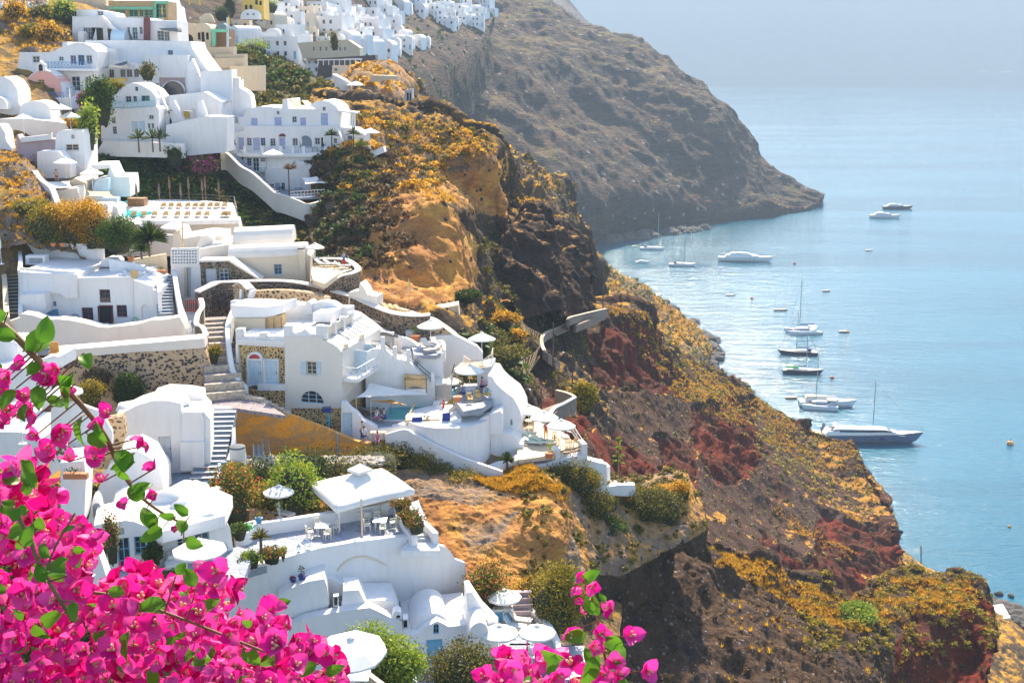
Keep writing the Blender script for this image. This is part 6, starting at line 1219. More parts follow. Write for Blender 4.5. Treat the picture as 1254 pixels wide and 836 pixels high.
fa = f.back(-2.78); blk(h, fa, [(826, 524), (826, 470)]+arc(826, 462, 946, 462, 50, 14)+[(946, 524)], .4, 'white', ops=[('o', 832, 416, 941, 522, 'glass', 1)], name='arch', rev=.3)
sail('shade_sail', 'dark grey shade sail over the row of windows of the tall white wall', [(508, 348, 190), (652, 312, 194), (665, 350, 189)], 'greycanvas', .2); sail('shade_sail', 'dark grey shade sail left of the big dark arch', [(748, 430, 190), (818, 427, 193), (790, 455, 189)], 'greycanvas', .1)
blk(h, f, [(530, 416), (530, 402), (642, 402), (642, 416)], .8, 'yellowpaint', v=-5, name='planter'); shrub(755, 402, 190, 3.4, 2.6, 'round brown green bush in a pot left of the big dark arch', 'l_olive', 300, .3)
f = Face(300, 480, 188, 0); h = house('gabled_white_house', 'white two storey house with curved gable and blue balcony rail behind the pink chapel', f)
blk(h, f, [(60, 560), (100, 268), (262, 268), (280, 260), (300, 248), (320, 240), (320, 216), (343, 214), (344, 234), (365, 225), (395, 219), (430, 221), (465, 238), (495, 265), (500, 430), (480, 520), (300, 560)], 9, 'white', ops=[win(363, 284, 388, 329, 'lav'), win(402, 283, 431, 334, 'bluepaint', k='g'), win(443, 283, 470, 329), win(303, 290, 324, 312), win(168, 288, 202, 322), win(370, 392, 408, 466, 'greydoor', k='g'), win(437, 393, 467, 440)])
blk(h, f, [(248, 362), (248, 350), (488, 352), (488, 366)], 1.5, 'white', v=-1.6, name='balcony'); railing('blue_rail', h, f.at(250, 350, -1.5), f.at(337, 350, -1.5), .9, 'bluepaint', 5, 'x', 'bluepaint'); railing('blue_rail', h, f.at(340, 350, -1.5), f.at(487, 350, -1.5), .9, 'bluepaint', 8, 'x', 'whitepaint')
blk(h, f, [(300, 480), (345, 500), (500, 460), (505, 600), (300, 600)], 2, 'white', v=-4, name='yard_wall'); railing('blue_rail', h, f.at(330, 490, -3), f.at(420, 470, -3), .8, 'bluepaint', 5, 'x', 'whitepaint')
f = Face(220, 505, 183, 0); h = house('pink_chapel', 'pink vaulted chapel with white bell cote and small blue windows', f, 'chapel')
blk(h, f, [(127, 508)]+arc(127, 460, 312, 460, 95, 16)+[(312, 508)], 7, 'pink', ops=[win(198, 407, 226, 443, 'yellowpaint'), win(150, 452, 177, 488, 'darkmetal'), win(196, 452, 236, 502, 'darkmetal', k='g'), win(250, 450, 279, 488, 'yellowpaint')])
blk(h, f, arc(112, 500, 325, 500, 142, 16), 7, 'white', v=.25, name='white_vault'); blk(h, f, [(185, 366), (187, 330), (196, 322), (204, 310), (213, 322), (228, 330), (230, 366)], .9, 'white', v=-.1, ops=[('o', 198, 330, 217, 364, '', 1)], name='bell_cote'); MB().lathe(f.at(207, 352, .3), [(.35, 0), (.25, .35), (.1, .5)], 10).build('bell', 'darkmetal', h); blk(h, f, [(110, 560), (110, 500), (350, 500), (360, 560)], 4, 'white', v=-2.5, name='forecourt'); railing('blue_rail', h, f.at(240, 502, -2.3), f.at(356, 500, -2.3), .8, 'bluepaint', 6, 'x', 'bluepaint')
f = Face(650, 700, 177, 0); h = house('balcony_house', 'white house with arched gable, teal glass balconies and small grid windows', f)
blk(h, f, [(517, 720), (517, 552), (630, 556), (800, 545), (812, 560), (815, 715)], 8, 'white', ops=[win(578, 648, 596, 687, k='g'), win(572, 600, 590, 632), win(676, 622, 703, 670, 'palepaint', k='s'), win(712, 620, 741, 670, 'palepaint', k='s'), win(762, 590, 786, 611), win(757, 632, 769, 657), win(776, 632, 788, 657)]); blk(h, f, [(523, 556), (525, 478), (620, 470), (628, 448), (645, 432), (672, 425), (700, 427), (730, 440), (770, 462), (800, 500), (800, 552)], 7, 'white', v=1.2, ops=[win(530, 495, 556, 545, k='g'), win(645, 493, 671, 534), win(684, 492, 699, 540, k='g'), win(725, 490, 765, 531, 'teal', k='g'), win(692, 445, 706, 467)], name='upper_storey')
railing('glass_rail', h, f.at(525, 553, .1), f.at(625, 556, .1), .9, 'teal', 4, 'g'); railing('glass_rail', h, f.at(635, 556, .1), f.at(798, 546, .1), .9, 'teal', 6, 'g')
f = Face(900, 640, 182, 0); h = house('stair_house', 'white terraces with red and yellow doors between slanting stair walls', f, 'terraces'); blk(h, f, [(810, 720), (812, 500), (860, 490), (1045, 470), (1130, 520), (1130, 720)], 8, 'white', v=2, ops=[win(840, 565, 863, 606, 'redpaint', k='d'), win(940, 572, 970, 606, 'yellowpaint', k='d')])
for a in ((790, 470, 865, 620), (868, 520, 935, 625), (1010, 520, 1050, 600)): blk(h, f, [(a[0], a[1]), (a[0]+22, a[1]-6), (a[2]+14, a[3]), (a[2]+14, a[3]+30), (a[0], a[3]+30)], 1.0, 'white', v=-1.2, name='stair_flank')
for x, l in ((810, 'left'), (915, 'right')): sail('awning', f'grey awning over the stair terraces, {l} one', [(x, 566, 181), (x+78, 558, 182), (x+70, 574, 178)], 'greycanvas', .05)
f = Face(700, 780, 174, 0); h = house('lower_terrace_wall', 'long plain white wall under the balcony house and the stair terraces', f, 'wall'); blk(h, f, [(520, 760), (520, 712), (640, 715), (815, 712), (850, 720), (850, 640), (1045, 595), (1160, 600), (1160, 780), (940, 800), (640, 795)], 5, 'white', v=2); blk(h, f, [(500, 770), (530, 720), (940, 735), (945, 810), (500, 800)], 1, 'white', v=-.5, name='garden_wall')
for x, y in ((783, 768), (820, 765), (712, 770)): spiky(x, y, 171, 2.2, f'green agave palm before the long white wall, {dict([(783, "middle"), (820, "right"), (712, "left")])[x]} of three', 'l_dark', 1.6, 24, 1.7, 'palm', 'palm')
# near domes and umbrellas at the left edge
f = Face(50, 560, 168, 8); h = house('white_domes', 'white barrel domes and curved walls at the left edge below the chapel', f, 'terraces')
blk(h, f, [(-60, 620), (-60, 420), (-20, 395), (20, 392), (60, 415), (90, 460), (97, 530), (105, 545), (106, 620)], 7, 'white'); blk(h, f, [(-60, 560)]+arc(-60, 540, 35, 545, 48)+[(35, 560)], 5, 'white', v=-3, name='dome'); blk(h, f, [(100, 620)]+arc(100, 560, 255, 560, 42)+[(262, 600), (270, 640)], 6, 'white', v=-1, name='dome'); blk(h, f, [(-60, 760), (-60, 612), (100, 606), (300, 625), (370, 640), (372, 665), (285, 700), (285, 760)], 5, 'bouncewhite', v=-5, name='terrace'); blk(h, f, [(-60, 780), (-60, 640), (0, 640), (25, 680), (30, 720), (60, 760), (60, 800)], 4, 'white', v=-12, name='pier')
blk(h, f, [(85, 850), (85, 690), (110, 725), (255, 712), (300, 715), (296, 850)], 3, 'mauve', v=-12, name='mauve_wall'); blk(h, f, [(106, 730), (106, 705), (245, 690), (262, 680), (262, 715)], 1, 'white', v=-12.4, name='ledge'); stairs(h, f.at(215, 780, -13), f.at(270, 722, -9), 2.6, 7, 'mauve')
f = Face(360, 836, 156, 5); h = house('corner_house', 'white box shaped house with bright windows and an arched vent above the parasols', f); blk(h, f, [(275, 1000), (285, 690), (300, 672), (420, 665), (430, 700), (437, 1000)], 7, 'white', ops=[win(338, 738, 402, 771, 'cream'), win(365, 688, 380, 710, 'greywash', 1, 'o')]); use(0, 180); blk(h, f, [(340, 130), (340, 60), (360, 60), (435, 140), (436, 150)], 1.0, 'white', v=-.3, name='slanting_wall', ops=[]); blk(h, f, [(190, 90), (190, 25), (300, 22), (345, 80), (360, 100), (360, 160), (200, 160)], 3, 'white', v=-4, name='open_terrace'); use(0, 0)
for x, y, l in ((318, 640, 'white parasol behind the beige terrace wall, nearest the vine'), (365, 680, 'wide cream parasol in front of the one nearest the vine'), (125, 690, 'cream parasol over the mauve wall terrace')): parasol(P(*T(x, y), 158), 2.0, 2.6, l, base=False)
parasol(P(*T(367, 585), 172), .2, 3.6, 'folded white parasol right of the white dome', closed=True)
shrub(520, 625, 171, 4.6, 6.0, 'tall green creeper with magenta blossom left of the balcony house', 'l_green', 2600, .32, dep=2.5, lumps=14); shrub(440, 580, 172, 2.6, 3.0, 'magenta blossom at the left edge of the tall green creeper', 'l_magenta', 700, .3); shrub(560, 470, 174, 4.6, 1.4, 'golden green creeper top over the left balcony of the balcony house', 'l_yellow', 900, .4, dep=3); shrub(390, 670, 162, 3.6, 2.0, 'green orange bush right of the cream parasols', 'l_orange', 500, .35); shrub(455, 760, 160, 3.4, 6, 'narrow bright green bush beside the box shaped house', 'l_lime', 900, .35)
# ---- buildings on top
use(0, 0); f = Face(120, 90, 226, 0); h = house('peach_hotel', 'white framed hotel with peach walls and blue balcony rails in the top left corner', f, 'hotel')
blk(h, f, [(-60, 100), (-60, 40), (240, 36), (240, 90), (220, 92)], 6, 'peach', v=2, ops=[win(10, 68, 42, 98, 'bluepaint'), win(55, 66, 88, 96, 'bluepaint'), win(165, 66, 205, 90, 'bluepaint')])
for x0, x1 in ((-12, 4), (130, 142), (218, 236)): blk(h, f, [(x0, 100), (x0, 8), (x1, 8), (x1, 100)], 1, 'white', name='pier')
blk(h, f, [(-60, 42), (-60, 28), (240, 26), (240, 40)], 3, 'white', v=.1, name='balcony')
for a, b in ((0, 55), (60, 130), (142, 220)): railing('blue_rail', h, f.at(a, 28, .2), f.at(b, 28, .2), .9, 'bluepaint', 4, 'x', 'whitepaint')
for x, n_ in ((20, 'left'), (90, 'middle'), (165, 'right')): blk(h, f, [(x, 5), (x, -30), (x+40, -30), (x+40, 5)], 3, 'lightwood', v=5, name='upper_wall')
f = Face(700, 90, 232, 0); h = house('mint_framed_house', 'brown and beige flat roofed house with mint green window frames at the top', f); blk(h, f, [(330, 60), (340, 30), (530, 24), (590, 40), (600, 90), (340, 90)], 6, 'beige', v=4, name='terrace'); blk(h, f, [(555, 95), (555, 5), (790, 5), (860, 8), (862, 100)], 6, 'lightwood', v=1, ops=[win(590, 52, 640, 84, 'mint'), win(660, 52, 705, 86, 'mint'), win(715, 52, 732, 86, 'mint'), win(740, 52, 782, 96, 'mint', k='g'), win(798, 22, 848, 92, 'mint', k='g')])
for q in (((555, 50), (555, 36), (790, 36), (790, 50)), ((790, 20), (790, 6), (860, 6), (860, 20)), ((786, 98), (786, 20), (798, 20), (798, 98))): blk(h, f, list(q), .6, 'mint', v=.2, name='mint_frame')
blk(h, f, [(250, 20), (370, -6), (540, -8), (545, 26), (370, 30)], 5, 'sand', v=7, name='upper_terrace')
use(230, 0); f = Face(100, 235, 222, 0); h = house('beige_cave_house', 'grey beige cave house with dark arched doors and a mint green pergola', f); blk(h, f, [(-80, 250), (-80, 118), (0, 118), (30, 122)]+arc(30, 150, 115, 150, 32)+[(120, 150), (118, 250)], 7, 'beige', ops=[win(-18, 176, 26, 222, '', 1, 'o'), win(52, 168, 64, 205, '', 0, 'o'), win(72, 165, 84, 234, '', 0, 'o'), win(94, 168, 106, 204, '', 0, 'o')]); blk(h, f, [(118, 250), (120, 150), (210, 150), (212, 250)], 5, 'wood', v=3)
for q in (((113, 166), (113, 150), (203, 150), (203, 166)), ((124, 236), (124, 164), (141, 164), (141, 236))): blk(h, f, list(q), .6, 'mint', v=-.3, name='mint_frame')
blk(h, f, [(198, 250), (198, 90), (206, 90), (206, 250)], .6, 'paleblue', v=-.2, name='pier'); blk(h, f, arc(140, 152, 202, 152, 34), 3, 'slate', v=2, name='vault'); blk(h, f, arc(60, 118, 135, 118, 50)+[(125, 118), (98, 86), (70, 118)][:1], .5, 'beige', v=4, name='arch')
for q in ((30, 290, 235, 244), (75, 300, 292, 300), (140, 345, 292, 280), (215, 415, 385, 340), (30, 300, 75, 290)): x0, y1, x1, y0 = q[0], q[1]+50, q[2], q[3]; t = f.back(-3-(y0-235)*.08); blk(h, t, [(x0, y1), (x0, y0), (x1, y0-4), (x1, y1)], 2.5, 'beige', name='retaining_wall')
for x, y, d, l in ((12, 95, 236, 'leftmost folded orange parasol on the skyline terrace'), (65, 95, 236, 'second folded orange parasol on the skyline terrace'), (215, 198, 221, 'tall folded orange parasol before the mint green pergola')): parasol(P(*T(x, y), d), .2, 3.9, l, 'yellowpaint', closed=True)
for i in range(3): pass
use(0, 0); parasol(P(*T(832, 102), 230), .2, 2.4, 'small folded orange parasol on the roof of the mint framed house', 'yellowpaint', closed=True)
# white cube and stepped slope to the hotel
use(230, 0); f = Face(140, 560, 190, 6); h = house('white_tower_house', 'tall plain white cube house above the dark sail, between the arch and the hotel', f); blk(h, f, [(68, 620), (64, 366), (150, 362), (224, 358), (228, 620)], 7, 'white'); blk(h, f, [(-80, 700), (-60, 560), (0, 500), (-5, 340), (20, 300), (50, 360), (70, 420), (70, 620)], 5, 'white', v=3); blk(h, f, [(220, 620), (226, 395), (262, 400), (265, 450), (300, 470), (320, 490), (330, 540), (330, 620)], 6, 'white', v=2); blk(h, f, [(8, 530), (10, 488), (85, 486), (85, 530)], 2, 'sand', v=-1.5, name='sand_wall')
sail('shade_sail', 'dark grey shade sail beside the tall white cube house', [(78, 540, 186), (182, 505, 191), (230, 518, 187), (150, 545, 184)], 'greycanvas', .2); blk(h, f, [(118, 600), (118, 545), (185, 545), (185, 600)], .3, 'white', v=-1.9, ops=[win(156, 548, 184, 582, 'lightwood', k='d'), win(120, 548, 140, 575, 'lightwood')], name='porch')
m = MB()
for i in range(6): m.beam(f.at(225+15*i, 415, 5), f.at(225+15*i, 395, 5), .2, .2)
m.beam(f.at(222, 398, 5), f.at(310, 410, 5), .2, .2); m.build('terrace_rail', 'sand', h, kind='stuff')
# ============================================================ cliff hotel
f = Face(500, 780, 188, -3); h = house('cliff_hotel', 'long white hotel with two curved gables, lilac doors and a fretwork balustrade above the cliff', f, 'hotel')
blk(h, f, [(196, 800), (200, 595), (285, 600), (286, 585), (300, 568), (330, 552), (370, 545), (415, 547), (450, 552), (480, 555), (487, 510), (508, 508), (512, 558), (612, 560), (625, 540), (650, 522), (690, 514), (725, 522), (760, 545), (778, 580), (780, 655), (790, 780)], 9, 'white', v=1.6, ops=[win(237, 594, 257, 631, 'lav'), win(326, 605, 355, 646, 'lav', k='d'), win(446, 600, 478, 646, 'lav', k='d'), win(455, 570, 468, 586), win(535, 597, 557, 627), win(577, 603, 606, 643, 'lav', k='d'), win(683, 580, 716, 641, 'lav', k='d'), win(690, 548, 705, 568)])
blk(h, f, [(196, 800), (200, 700), (215, 680), (288, 668), (288, 645), (405, 645), (630, 648), (720, 645), (740, 640), (760, 650), (778, 690), (790, 720), (795, 790)], 2, 'white', v=.2, ops=[win(227, 715, 246, 743, 'lav'), win(262, 705, 286, 766, 'lav', k='d'), win(303, 706, 326, 746, 'lav'), win(336, 706, 366, 770, 'lav', k='d'), win(373, 706, 396, 746, 'lav'), win(422, 709, 448, 749), win(471, 705, 497, 763, 'lav', k='d'), win(537, 708, 562, 746), win(573, 695, 634, 757, 'slate', 1, 'o'), win(651, 706, 676, 740), win(683, 705, 703, 757, '', 0, 'o'), win(747, 708, 763, 734), win(820, 706, 820.5, 707)][:12]); blk(h, f, arc(465, 700, 501, 700, 16), .15, 'maroon', v=.1, name='fanlight')
blk(h, f, [(770, 650), (770, 700), (800, 720), (812, 780), (900, 780), (905, 690), (850, 660), (780, 650)], 5, 'white', v=2.5, ops=[win(818, 695, 842, 752, 'lav', k='g')], name='side_wing')
xs = [258, 308, 397, 490, 553, 607, 718, 780, 830, 880, 935]
for i, x in enumerate(xs): MB().box(f.at(x, 785, -1.6), .45, .4, 1.2, f.a).build('rail_post', 'white', h)
for a, b in zip(xs[1:-1], xs[2:]): railing('fretwork_rail', h, f.at(a+6, 780, -1.6), f.at(b-6, 780, -1.6), .95, 'greydoor', max(2, int((b-a)/22)), 'x', 'greydoor')
zf = f.at(500, 783).z; flat('terrace_floor', [(250, 790), (250, 770), (900, 760), (1000, 745), (1005, 775), (930, 790)], zf, .4, 'white', h)
blk(h, f, [(285, 980), (285, 782), (500, 786), (940, 776), (1000, 750), (1008, 780), (960, 800), (930, 850), (800, 1000)], 2.2, 'white', v=-1.9, name='terrace_wall'); use(230, 180)
blk(h, f, [(285, 130), (285, 40), (400, 40), (400, 130)], 1, 'white', v=-2.4, ops=[win(302, 57, 325, 98, 'lav'), win(334, 55, 363, 126, 'palepaint', k='g'), win(372, 55, 396, 76)], name='lower_storey'); blk(h, f, [(395, 330), (395, 118), (560, 112), (565, 70), (800, 150), (800, 200), (760, 260), (640, 300), (395, 300)], 3, 'white', v=-3.6, ops=[win(420, 190, 440, 222, 'lav'), win(450, 185, 470, 226, 'lav', k='d'), win(481, 183, 496, 226)], name='lower_wall')
run('slanting_wall', [(170, 28, 182), (205, 32, 181.5), (270, 95, 179), (330, 130, 177), (400, 190, 175), (450, 235, 174), (490, 245, 173), (560, 270, 172), (620, 290, 172), (700, 265, 175), (760, 240, 178)], 2.6, .5, 'bouncewhite', h); stairs(h, P(*T(455, 250), 175), P(*T(215, 35), 184), 1.6, 18, 'stepgrey')
zl = level(600, 245, 177); flat('low_court', [(400, 245), (430, 200), (700, 210), (790, 205), (740, 250), (540, 262)], zl, .3, 'stepgrey', h); railing('white_rail', h, on(528, 262, zl), on(700, 250, zl), .9, n=10, style='h')
sail('shade_tent', 'cream tent roof over the lowest court of the cliff hotel', [(580, 158, 178), (660, 150, 180), (712, 185, 177), (600, 190, 176)], 'canvas', .1)
for x, l in ((570, 'blue grey lounger on the lowest hotel court, left one'), (590, 'blue grey lounger on the lowest hotel court, middle one'), (665, 'blue grey lounger on the lowest hotel court, right one')): lounger(on(x, 238, zl), .6, l, 'slate', 'slate')
pot(P(*T(543, 112), 182), 'round topped plant in a pot on the white wall corner below the hotel', .5, lh=.8); spiky(520, 240, 176, 4, 'reddish climbing plant on the white wall above the lowest court', 'l_brown', 3.5, 30, 1.1)
for x, y, l in ((440, 118, 'white parasol on the lower left terrace of the cliff hotel'),): parasol(P(*T(x, y), 181), 2.3, 3.0, l, base=False)
table(P(*T(385, 130), 182), .5, 'blue table at the top of the hotel stairs', 'bluedoor')
use(230, 0)
for x, y, l in ((607, 650, 'white parasol on the upper balcony of the cliff hotel'), (935, 770, 'white parasol at the outer end of the hotel terrace')): parasol(P(*T(x, y), 186), 2.2, 3.3, l, base=False)
for x, l in ((258, 'first'), (468, 'second'), (588, 'third'), (706, 'fourth')): parasol(f.at(x, 782, -.8), .2, 2.9, f'folded cream parasol on the fretwork terrace, {l} from the left', closed=True)
pg = thing('white_pergola', 'white pergola with two posts at the right end of the cliff hotel', 'pergola', f.at(840, 660))
for x in (836, 848): MB().beam(f.at(x, 690, 1), f.at(x, 575, 1), .25, .25).build('post', 'whitepaint', pg)
blk(pg, f, [(770, 572), (770, 565), (865, 576), (862, 584)], 3, 'whitepaint', v=.8, name='roof')
for x, y, h_, l in ((738, 760, 3.2, 'small palm on the hotel terrace beside the stair opening'), (850, 760, 3.6, 'climbing plant at the right wing of the hotel'), (890, 785, 2.0, 'yellow green plant on the outer hotel wall')): spiky(x, y, 185, h_, l, 'l_dark' if x < 860 else 'l_lime', h_*.6, 26, 1.3, 'palm' if x < 800 else 'climber', 'plant')
table(f.at(655, 778, -.5), .5, 'dark table with a guest place before the arched recess of the hotel', 'darkmetal')
blk(h, f, [(770, 560), (760, 600), (790, 640)], .2, 'white', v=3)
sp_ = thing('solar_panel', 'slanting solar panel on the roof between the hotel gables', 'solar panel', f.at(590, 555, 3)); MB().beam(f.at(568, 520, 4), f.at(610, 556, 3), 1.2, .12).build('panel', 'yellowpaint', sp_); sp_ = thing('solar_panel', 'slanting solar panel beside the square chimney of the hotel roof', 'solar panel', f.at(530, 555, 3)); MB().beam(f.at(505, 512, 4), f.at(555, 556, 3), 1.2, .12).build('panel', 'sand', sp_)
# ============================================================ pool terrace of the sunbeds
use(0, 180); zq = level(800, 345, 150); fp = Face(850, 400, 146.5, 2)
h = thing('sunbed_terrace', 'white sunbed terrace with two turquoise pools and folded brown parasols', 'terrace', fp.O)
flat('deck', [(600, 372), (590, 260), (790, 262), (1045, 275), (1190, 285), (1215, 330), (1220, 372), (880, 378)], zq, .5, 'white', h)
for pts, l in (([(592, 288), (598, 252), (675, 255), (682, 285)], ''), ([(685, 262), (740, 262), (765, 282), (700, 284)], ''), ([(620, 362), (622, 322), (720, 325), (790, 332), (770, 345), (680, 362)], '')): flat('pool_water', pts, zq+.05, .3, 'poolbright', h)
blk(h, fp, [(600, 560), (600, 372), (760, 376), (1045, 368), (1215, 366), (1232, 440), (1238, 560)], 2, 'white', ops=[]); run('white_ramp', [(690, 378, 146), (740, 410, 143), (800, 440, 141), (900, 450, 140)], 2.5, .4, 'white', h)
for r_, (y, xs) in enumerate(((302, (838, 877, 917, 962, 1000, 1036, 1076, 1110, 1150)), (348, (686, 738, 792, 850, 910, 960, 1016, 1060, 1145, 1168)))):
    for i, x in enumerate(xs): lounger(on(x, y+10, zq), R_(200), f'tan sunbed, {ORD[i]} from the left in the {"back" if r_ == 0 else "front"} row by the pools', 'tancanvas', 'lightwood', 'tan sunbeds of the pool terrace')
for i, (x, y) in enumerate(((705, 335), (820, 326), (872, 285), (930, 326), (970, 288), (1040, 300), (1055, 285), (1125, 312))): parasol(on(x, y, zq), .2, 3.5 if i else 3.6, f'folded dark brown parasol, {ORD[i]} from the left on the sunbed terrace', 'bark', closed=True)
MB().box(on(706, 300, zq), 2.2, 1.6, 1.0).build('bar_counter', 'wood', h)
railing('dark_rail', h, on(1050, 278, zq), on(1200, 290, zq), .9, 'darkmetal', 8, 'h', 'darkmetal'); railing('dark_rail', h, on(1200, 290, zq), on(1215, 355, zq), .9, 'darkmetal', 4, 'h', 'darkmetal'); railing('dark_rail', h, on(800, 268, zq), on(1045, 278, zq), .9, 'darkmetal', 9, 'h', 'darkmetal')
f = Face(400, 300, 152, 6); h = house('white_terrace_stack', 'stack of white walls, awnings and parasols between the rock mound and the pools', f, 'terraces')
blk(h, f, [(275, 400), (275, 225), (345, 215), (395, 210), (410, 290), (560, 292), (600, 310), (610, 400)], 5, 'bouncewhite', v=-6); blk(h, f, [(350, 180), (380, 160), (440, 185), (445, 300), (405, 290), (390, 205), (350, 190)], 5, 'sand', v=-2); blk(h, f, [(440, 300), (435, 185), (480, 170), (545, 160), (560, 110), (465, 118), (470, 92), (560, 90), (580, 135), (590, 152), (660, 152), (666, 200), (666, 255), (560, 255), (550, 300)], 6, 'white', v=1); blk(h, f, [(475, 230), (482, 185), (500, 165), (555, 160), (555, 225)], 2.5, 'paleblue', v=-1, name='blue_wall'); blk(h, f, [(452, 285), (452, 255), (600, 262), (600, 285)], 2, 'paleblue', v=-3, name='blue_wall')
blk(h, f, [(525, 330), (522, 295), (550, 292), (555, 430), (565, 430), (570, 380), (606, 330), (608, 400), (560, 440), (525, 440)], 3, 'white', v=-9, name='pier'); blk(h, f, [(340, 420), (345, 320), (430, 315), (530, 325), (570, 420)], 5, 'sand', v=-8, name='sand_terrace')
for q, l in (([(245, 178, 147), (360, 172, 151), (372, 208, 147), (268, 214, 144)], 'white flat awning over the tan terrace by the rock mound'), ([(445, 225, 146), (560, 228, 148), (592, 258, 146), (452, 252, 143)], 'tan flat awning left of the turquoise pools')): sail('awning', l, q, 'canvas' if 'white' in l else 'tancanvas', .05)
for x, y, l in ((340, 160, 'white parasol with a sitting guest beneath, below the box house'), (475, 215, 'cream parasol left of the pale blue wall')): parasol(P(*T(x, y), 150), 2.1, 2.5, l, base=False)
person(P(*T(290, 172), 149), 'sunburnt guest sitting under the white parasol below the box house', 'sit', .5, 'skin', 'redcloth'); run('diagonal_wall', [(178, 120, 146), (210, 165, 143), (265, 210, 140), (300, 290, 136), (340, 330, 134)], 3.0, .6, 'white', h); run('diagonal_wall', [(700, 375, 0)] and [(560, 570, 126), (640, 585, 126), (720, 600, 126), (790, 640, 125)], 2.0, .5, 'white', h); run('tan_ledge', [(660, 575, 128), (760, 560, 129), (850, 545, 130)], 2, .5, 'sand', h)
for x, y, l in ((660, 440, 'white parasol behind the agave tree'), (900, 460, 'large white parasol below the sunbed terrace wall')): parasol(P(*T(x, y), 136), 2.4, 1.8, l, base=False)
blk(h, Face(1000, 480, 136, 4), [(880, 640), (885, 440), (915, 430), (930, 470), (1045, 450), (1140, 455), (1145, 520), (1145, 640)], 6, 'bouncewhite', name='lower_mass'); blk(h, Face(1000, 480, 134, 4), [(1000, 640), (1005, 500), (1030, 460), (1060, 450), (1090, 470), (1095, 640)], 1.5, 'bouncewhite', name='curved_wall')
shrub(235, 495, 131, 5.6, 4.2, 'round golden broom bush, leftmost of the three behind the cubic house', 'l_yellow', 6000, .17); shrub(385, 500, 132, 6.4, 5.4, 'largest round orange green bush behind the cubic house', 'l_orange', 9000, .17); shrub(495, 505, 131, 4.8, 5, 'round orange bush right of the largest one behind the cubic house', 'l_orange', 5200, .17); shrub(605, 520, 129, 5, 3.4, 'green bush between the orange bushes and the agave tree', 'l_green', 4200, .18); shrub(135, 350, 134, 6, 1.9, 'low yellow bush on the rock mound', 'l_yellow', 1200, .25)
spiky(765, 545, 127, 2, 'big dark green agave tree with long drooping leaves above the stairs', 'l_dark', 1.4, 130, 2.3, 'agave_tree', 'tree'); spiky(725, 560, 127, 3, 'smaller agave tuft at the foot of the big agave tree', 'l_green', .6, 50, 1.4)
# rock mound at the left edge
sheet('rock_mound', [[(-120, 185, 150), (0, 188, 148), (30, 205, 147), (45, 218, 146), (62, 238, 144), (72, 262, 140)], [(-120, 215, 142), (0, 220, 140), (25, 232, 139), (48, 248, 138), (66, 262, 137), (78, 280, 136)], [(-120, 250, 135), (0, 255, 134), (30, 262, 133), (60, 272, 133), (85, 290, 133)], [(-120, 300, 128), (0, 305, 128), (40, 305, 128), (80, 310, 130), (110, 325, 130)]], 130, 90, 'm_mound', [(.12, .8, 4, True), (.5, .5, 6, True)], back=[(0, 8, -5)], seed=31)
sheet('rock_bank', [[(-60, 22, 214), (20, 24, 214), (50, 22, 214), (80, 24, 213), (92, 36, 212)], [(-60, 45, 206), (10, 44, 205), (50, 42, 205), (85, 52, 206)], [(-60, 75, 196), (0, 70, 195), (25, 75, 194), (60, 60, 198), (90, 60, 204)], [(-60, 105, 188), (0, 100, 188), (25, 100, 188), (60, 85, 194), (92, 75, 200)]], 110, 80, 'm_mound', [(.12, 1.2, 5, True), (.5, .4, 5, True)], back=[(0, 8, -3)], seed=33)
use(0, 0, 1)
for x, y, w_, l, mt in ((8, 78, 5, 'olive bush on the rock bank, far left', 'l_olive'), (12, 92, 7, 'orange bush at the left edge under the rock bank', 'l_orange'), (38, 48, 4, 'golden bush in the middle of the rock bank', 'l_yellow'), (58, 52, 5, 'round golden bush on the rock bank right of the middle', 'l_orange'), (66, 62, 6, 'orange green bush at the foot of the rock bank', 'l_orange'), (50, 33, 6, 'olive bush at the crest of the rock bank', 'l_olive'), (78, 27, 6, 'tall green bush at the right end of the rock bank', 'l_lime'), (20, 28, 6, 'low orange grass tussock at the crest of the rock bank', 'l_orange')): shrub(x, y, 203 if y > 40 else 212, w_, w_*.7, l, mt, 500, .4)
# ============================================================ road walls, poles, nets
use(560, 280, 2.985)
GP = np.vstack([SHEETS[k][0] for k in ('cliff', 'red_slope', 'lava_outcrop')]); GX, GY = proj(GP)
def gd(pts, lift=2.0):
    out = []
    for p in pts: px, py = T(p[0], p[1]); k = (abs(GX-px) < 4) & (abs(GY-py) < 4); out.append((p[0], p[1], GP[k][:, 1].min()-lift if k.any() else p[2]))
    return out
rd = thing('road_wall', 'pale wall of the zigzag path crossing the dark cliff', 'wall', P(*T(400, 350), 215))
run('masonry', gd([(545, 293, 238), (500, 303, 232), (450, 315, 226), (406, 328, 220), (405, 345, 214)]), 1.2, .35, 'path', rd, cap='beige'); run('masonry', gd([(405, 345, 214), (360, 365, 206), (320, 383, 198), (308, 410, 190), (315, 440, 184), (335, 465, 178), (372, 490, 172)]), 1.2, .35, 'path', rd, cap='beige'); run('masonry', gd([(540, 306, 234), (480, 333, 224), (430, 353, 216)]), 1.2, .5, 'path', rd)
rd = thing('road_wall', 'lit ochre wall at the bend of the path near the golden bush', 'wall', P(*T(400, 600), 135)); run('masonry', [(362, 588, 142), (400, 598, 140), (428, 612, 137), (425, 628, 134)], 1.8, .4, 'sand', rd); run('masonry', [(430, 618, 134), (390, 640, 131), (350, 662, 128), (334, 700, 124)], 1.6, .35, 'path', rd, cap='greywash')
m = MB(); V = [P(*T(x, y), d) for x, y, d in ((362, 640, 136), (425, 625, 136), (385, 645, 131), (335, 700, 124), (290, 690, 126), (310, 660, 131))]; m.add(V, [(0, 1, 2), (0, 2, 5), (5, 2, 3, 4)]); m.build('path', 'path', kind='structure')
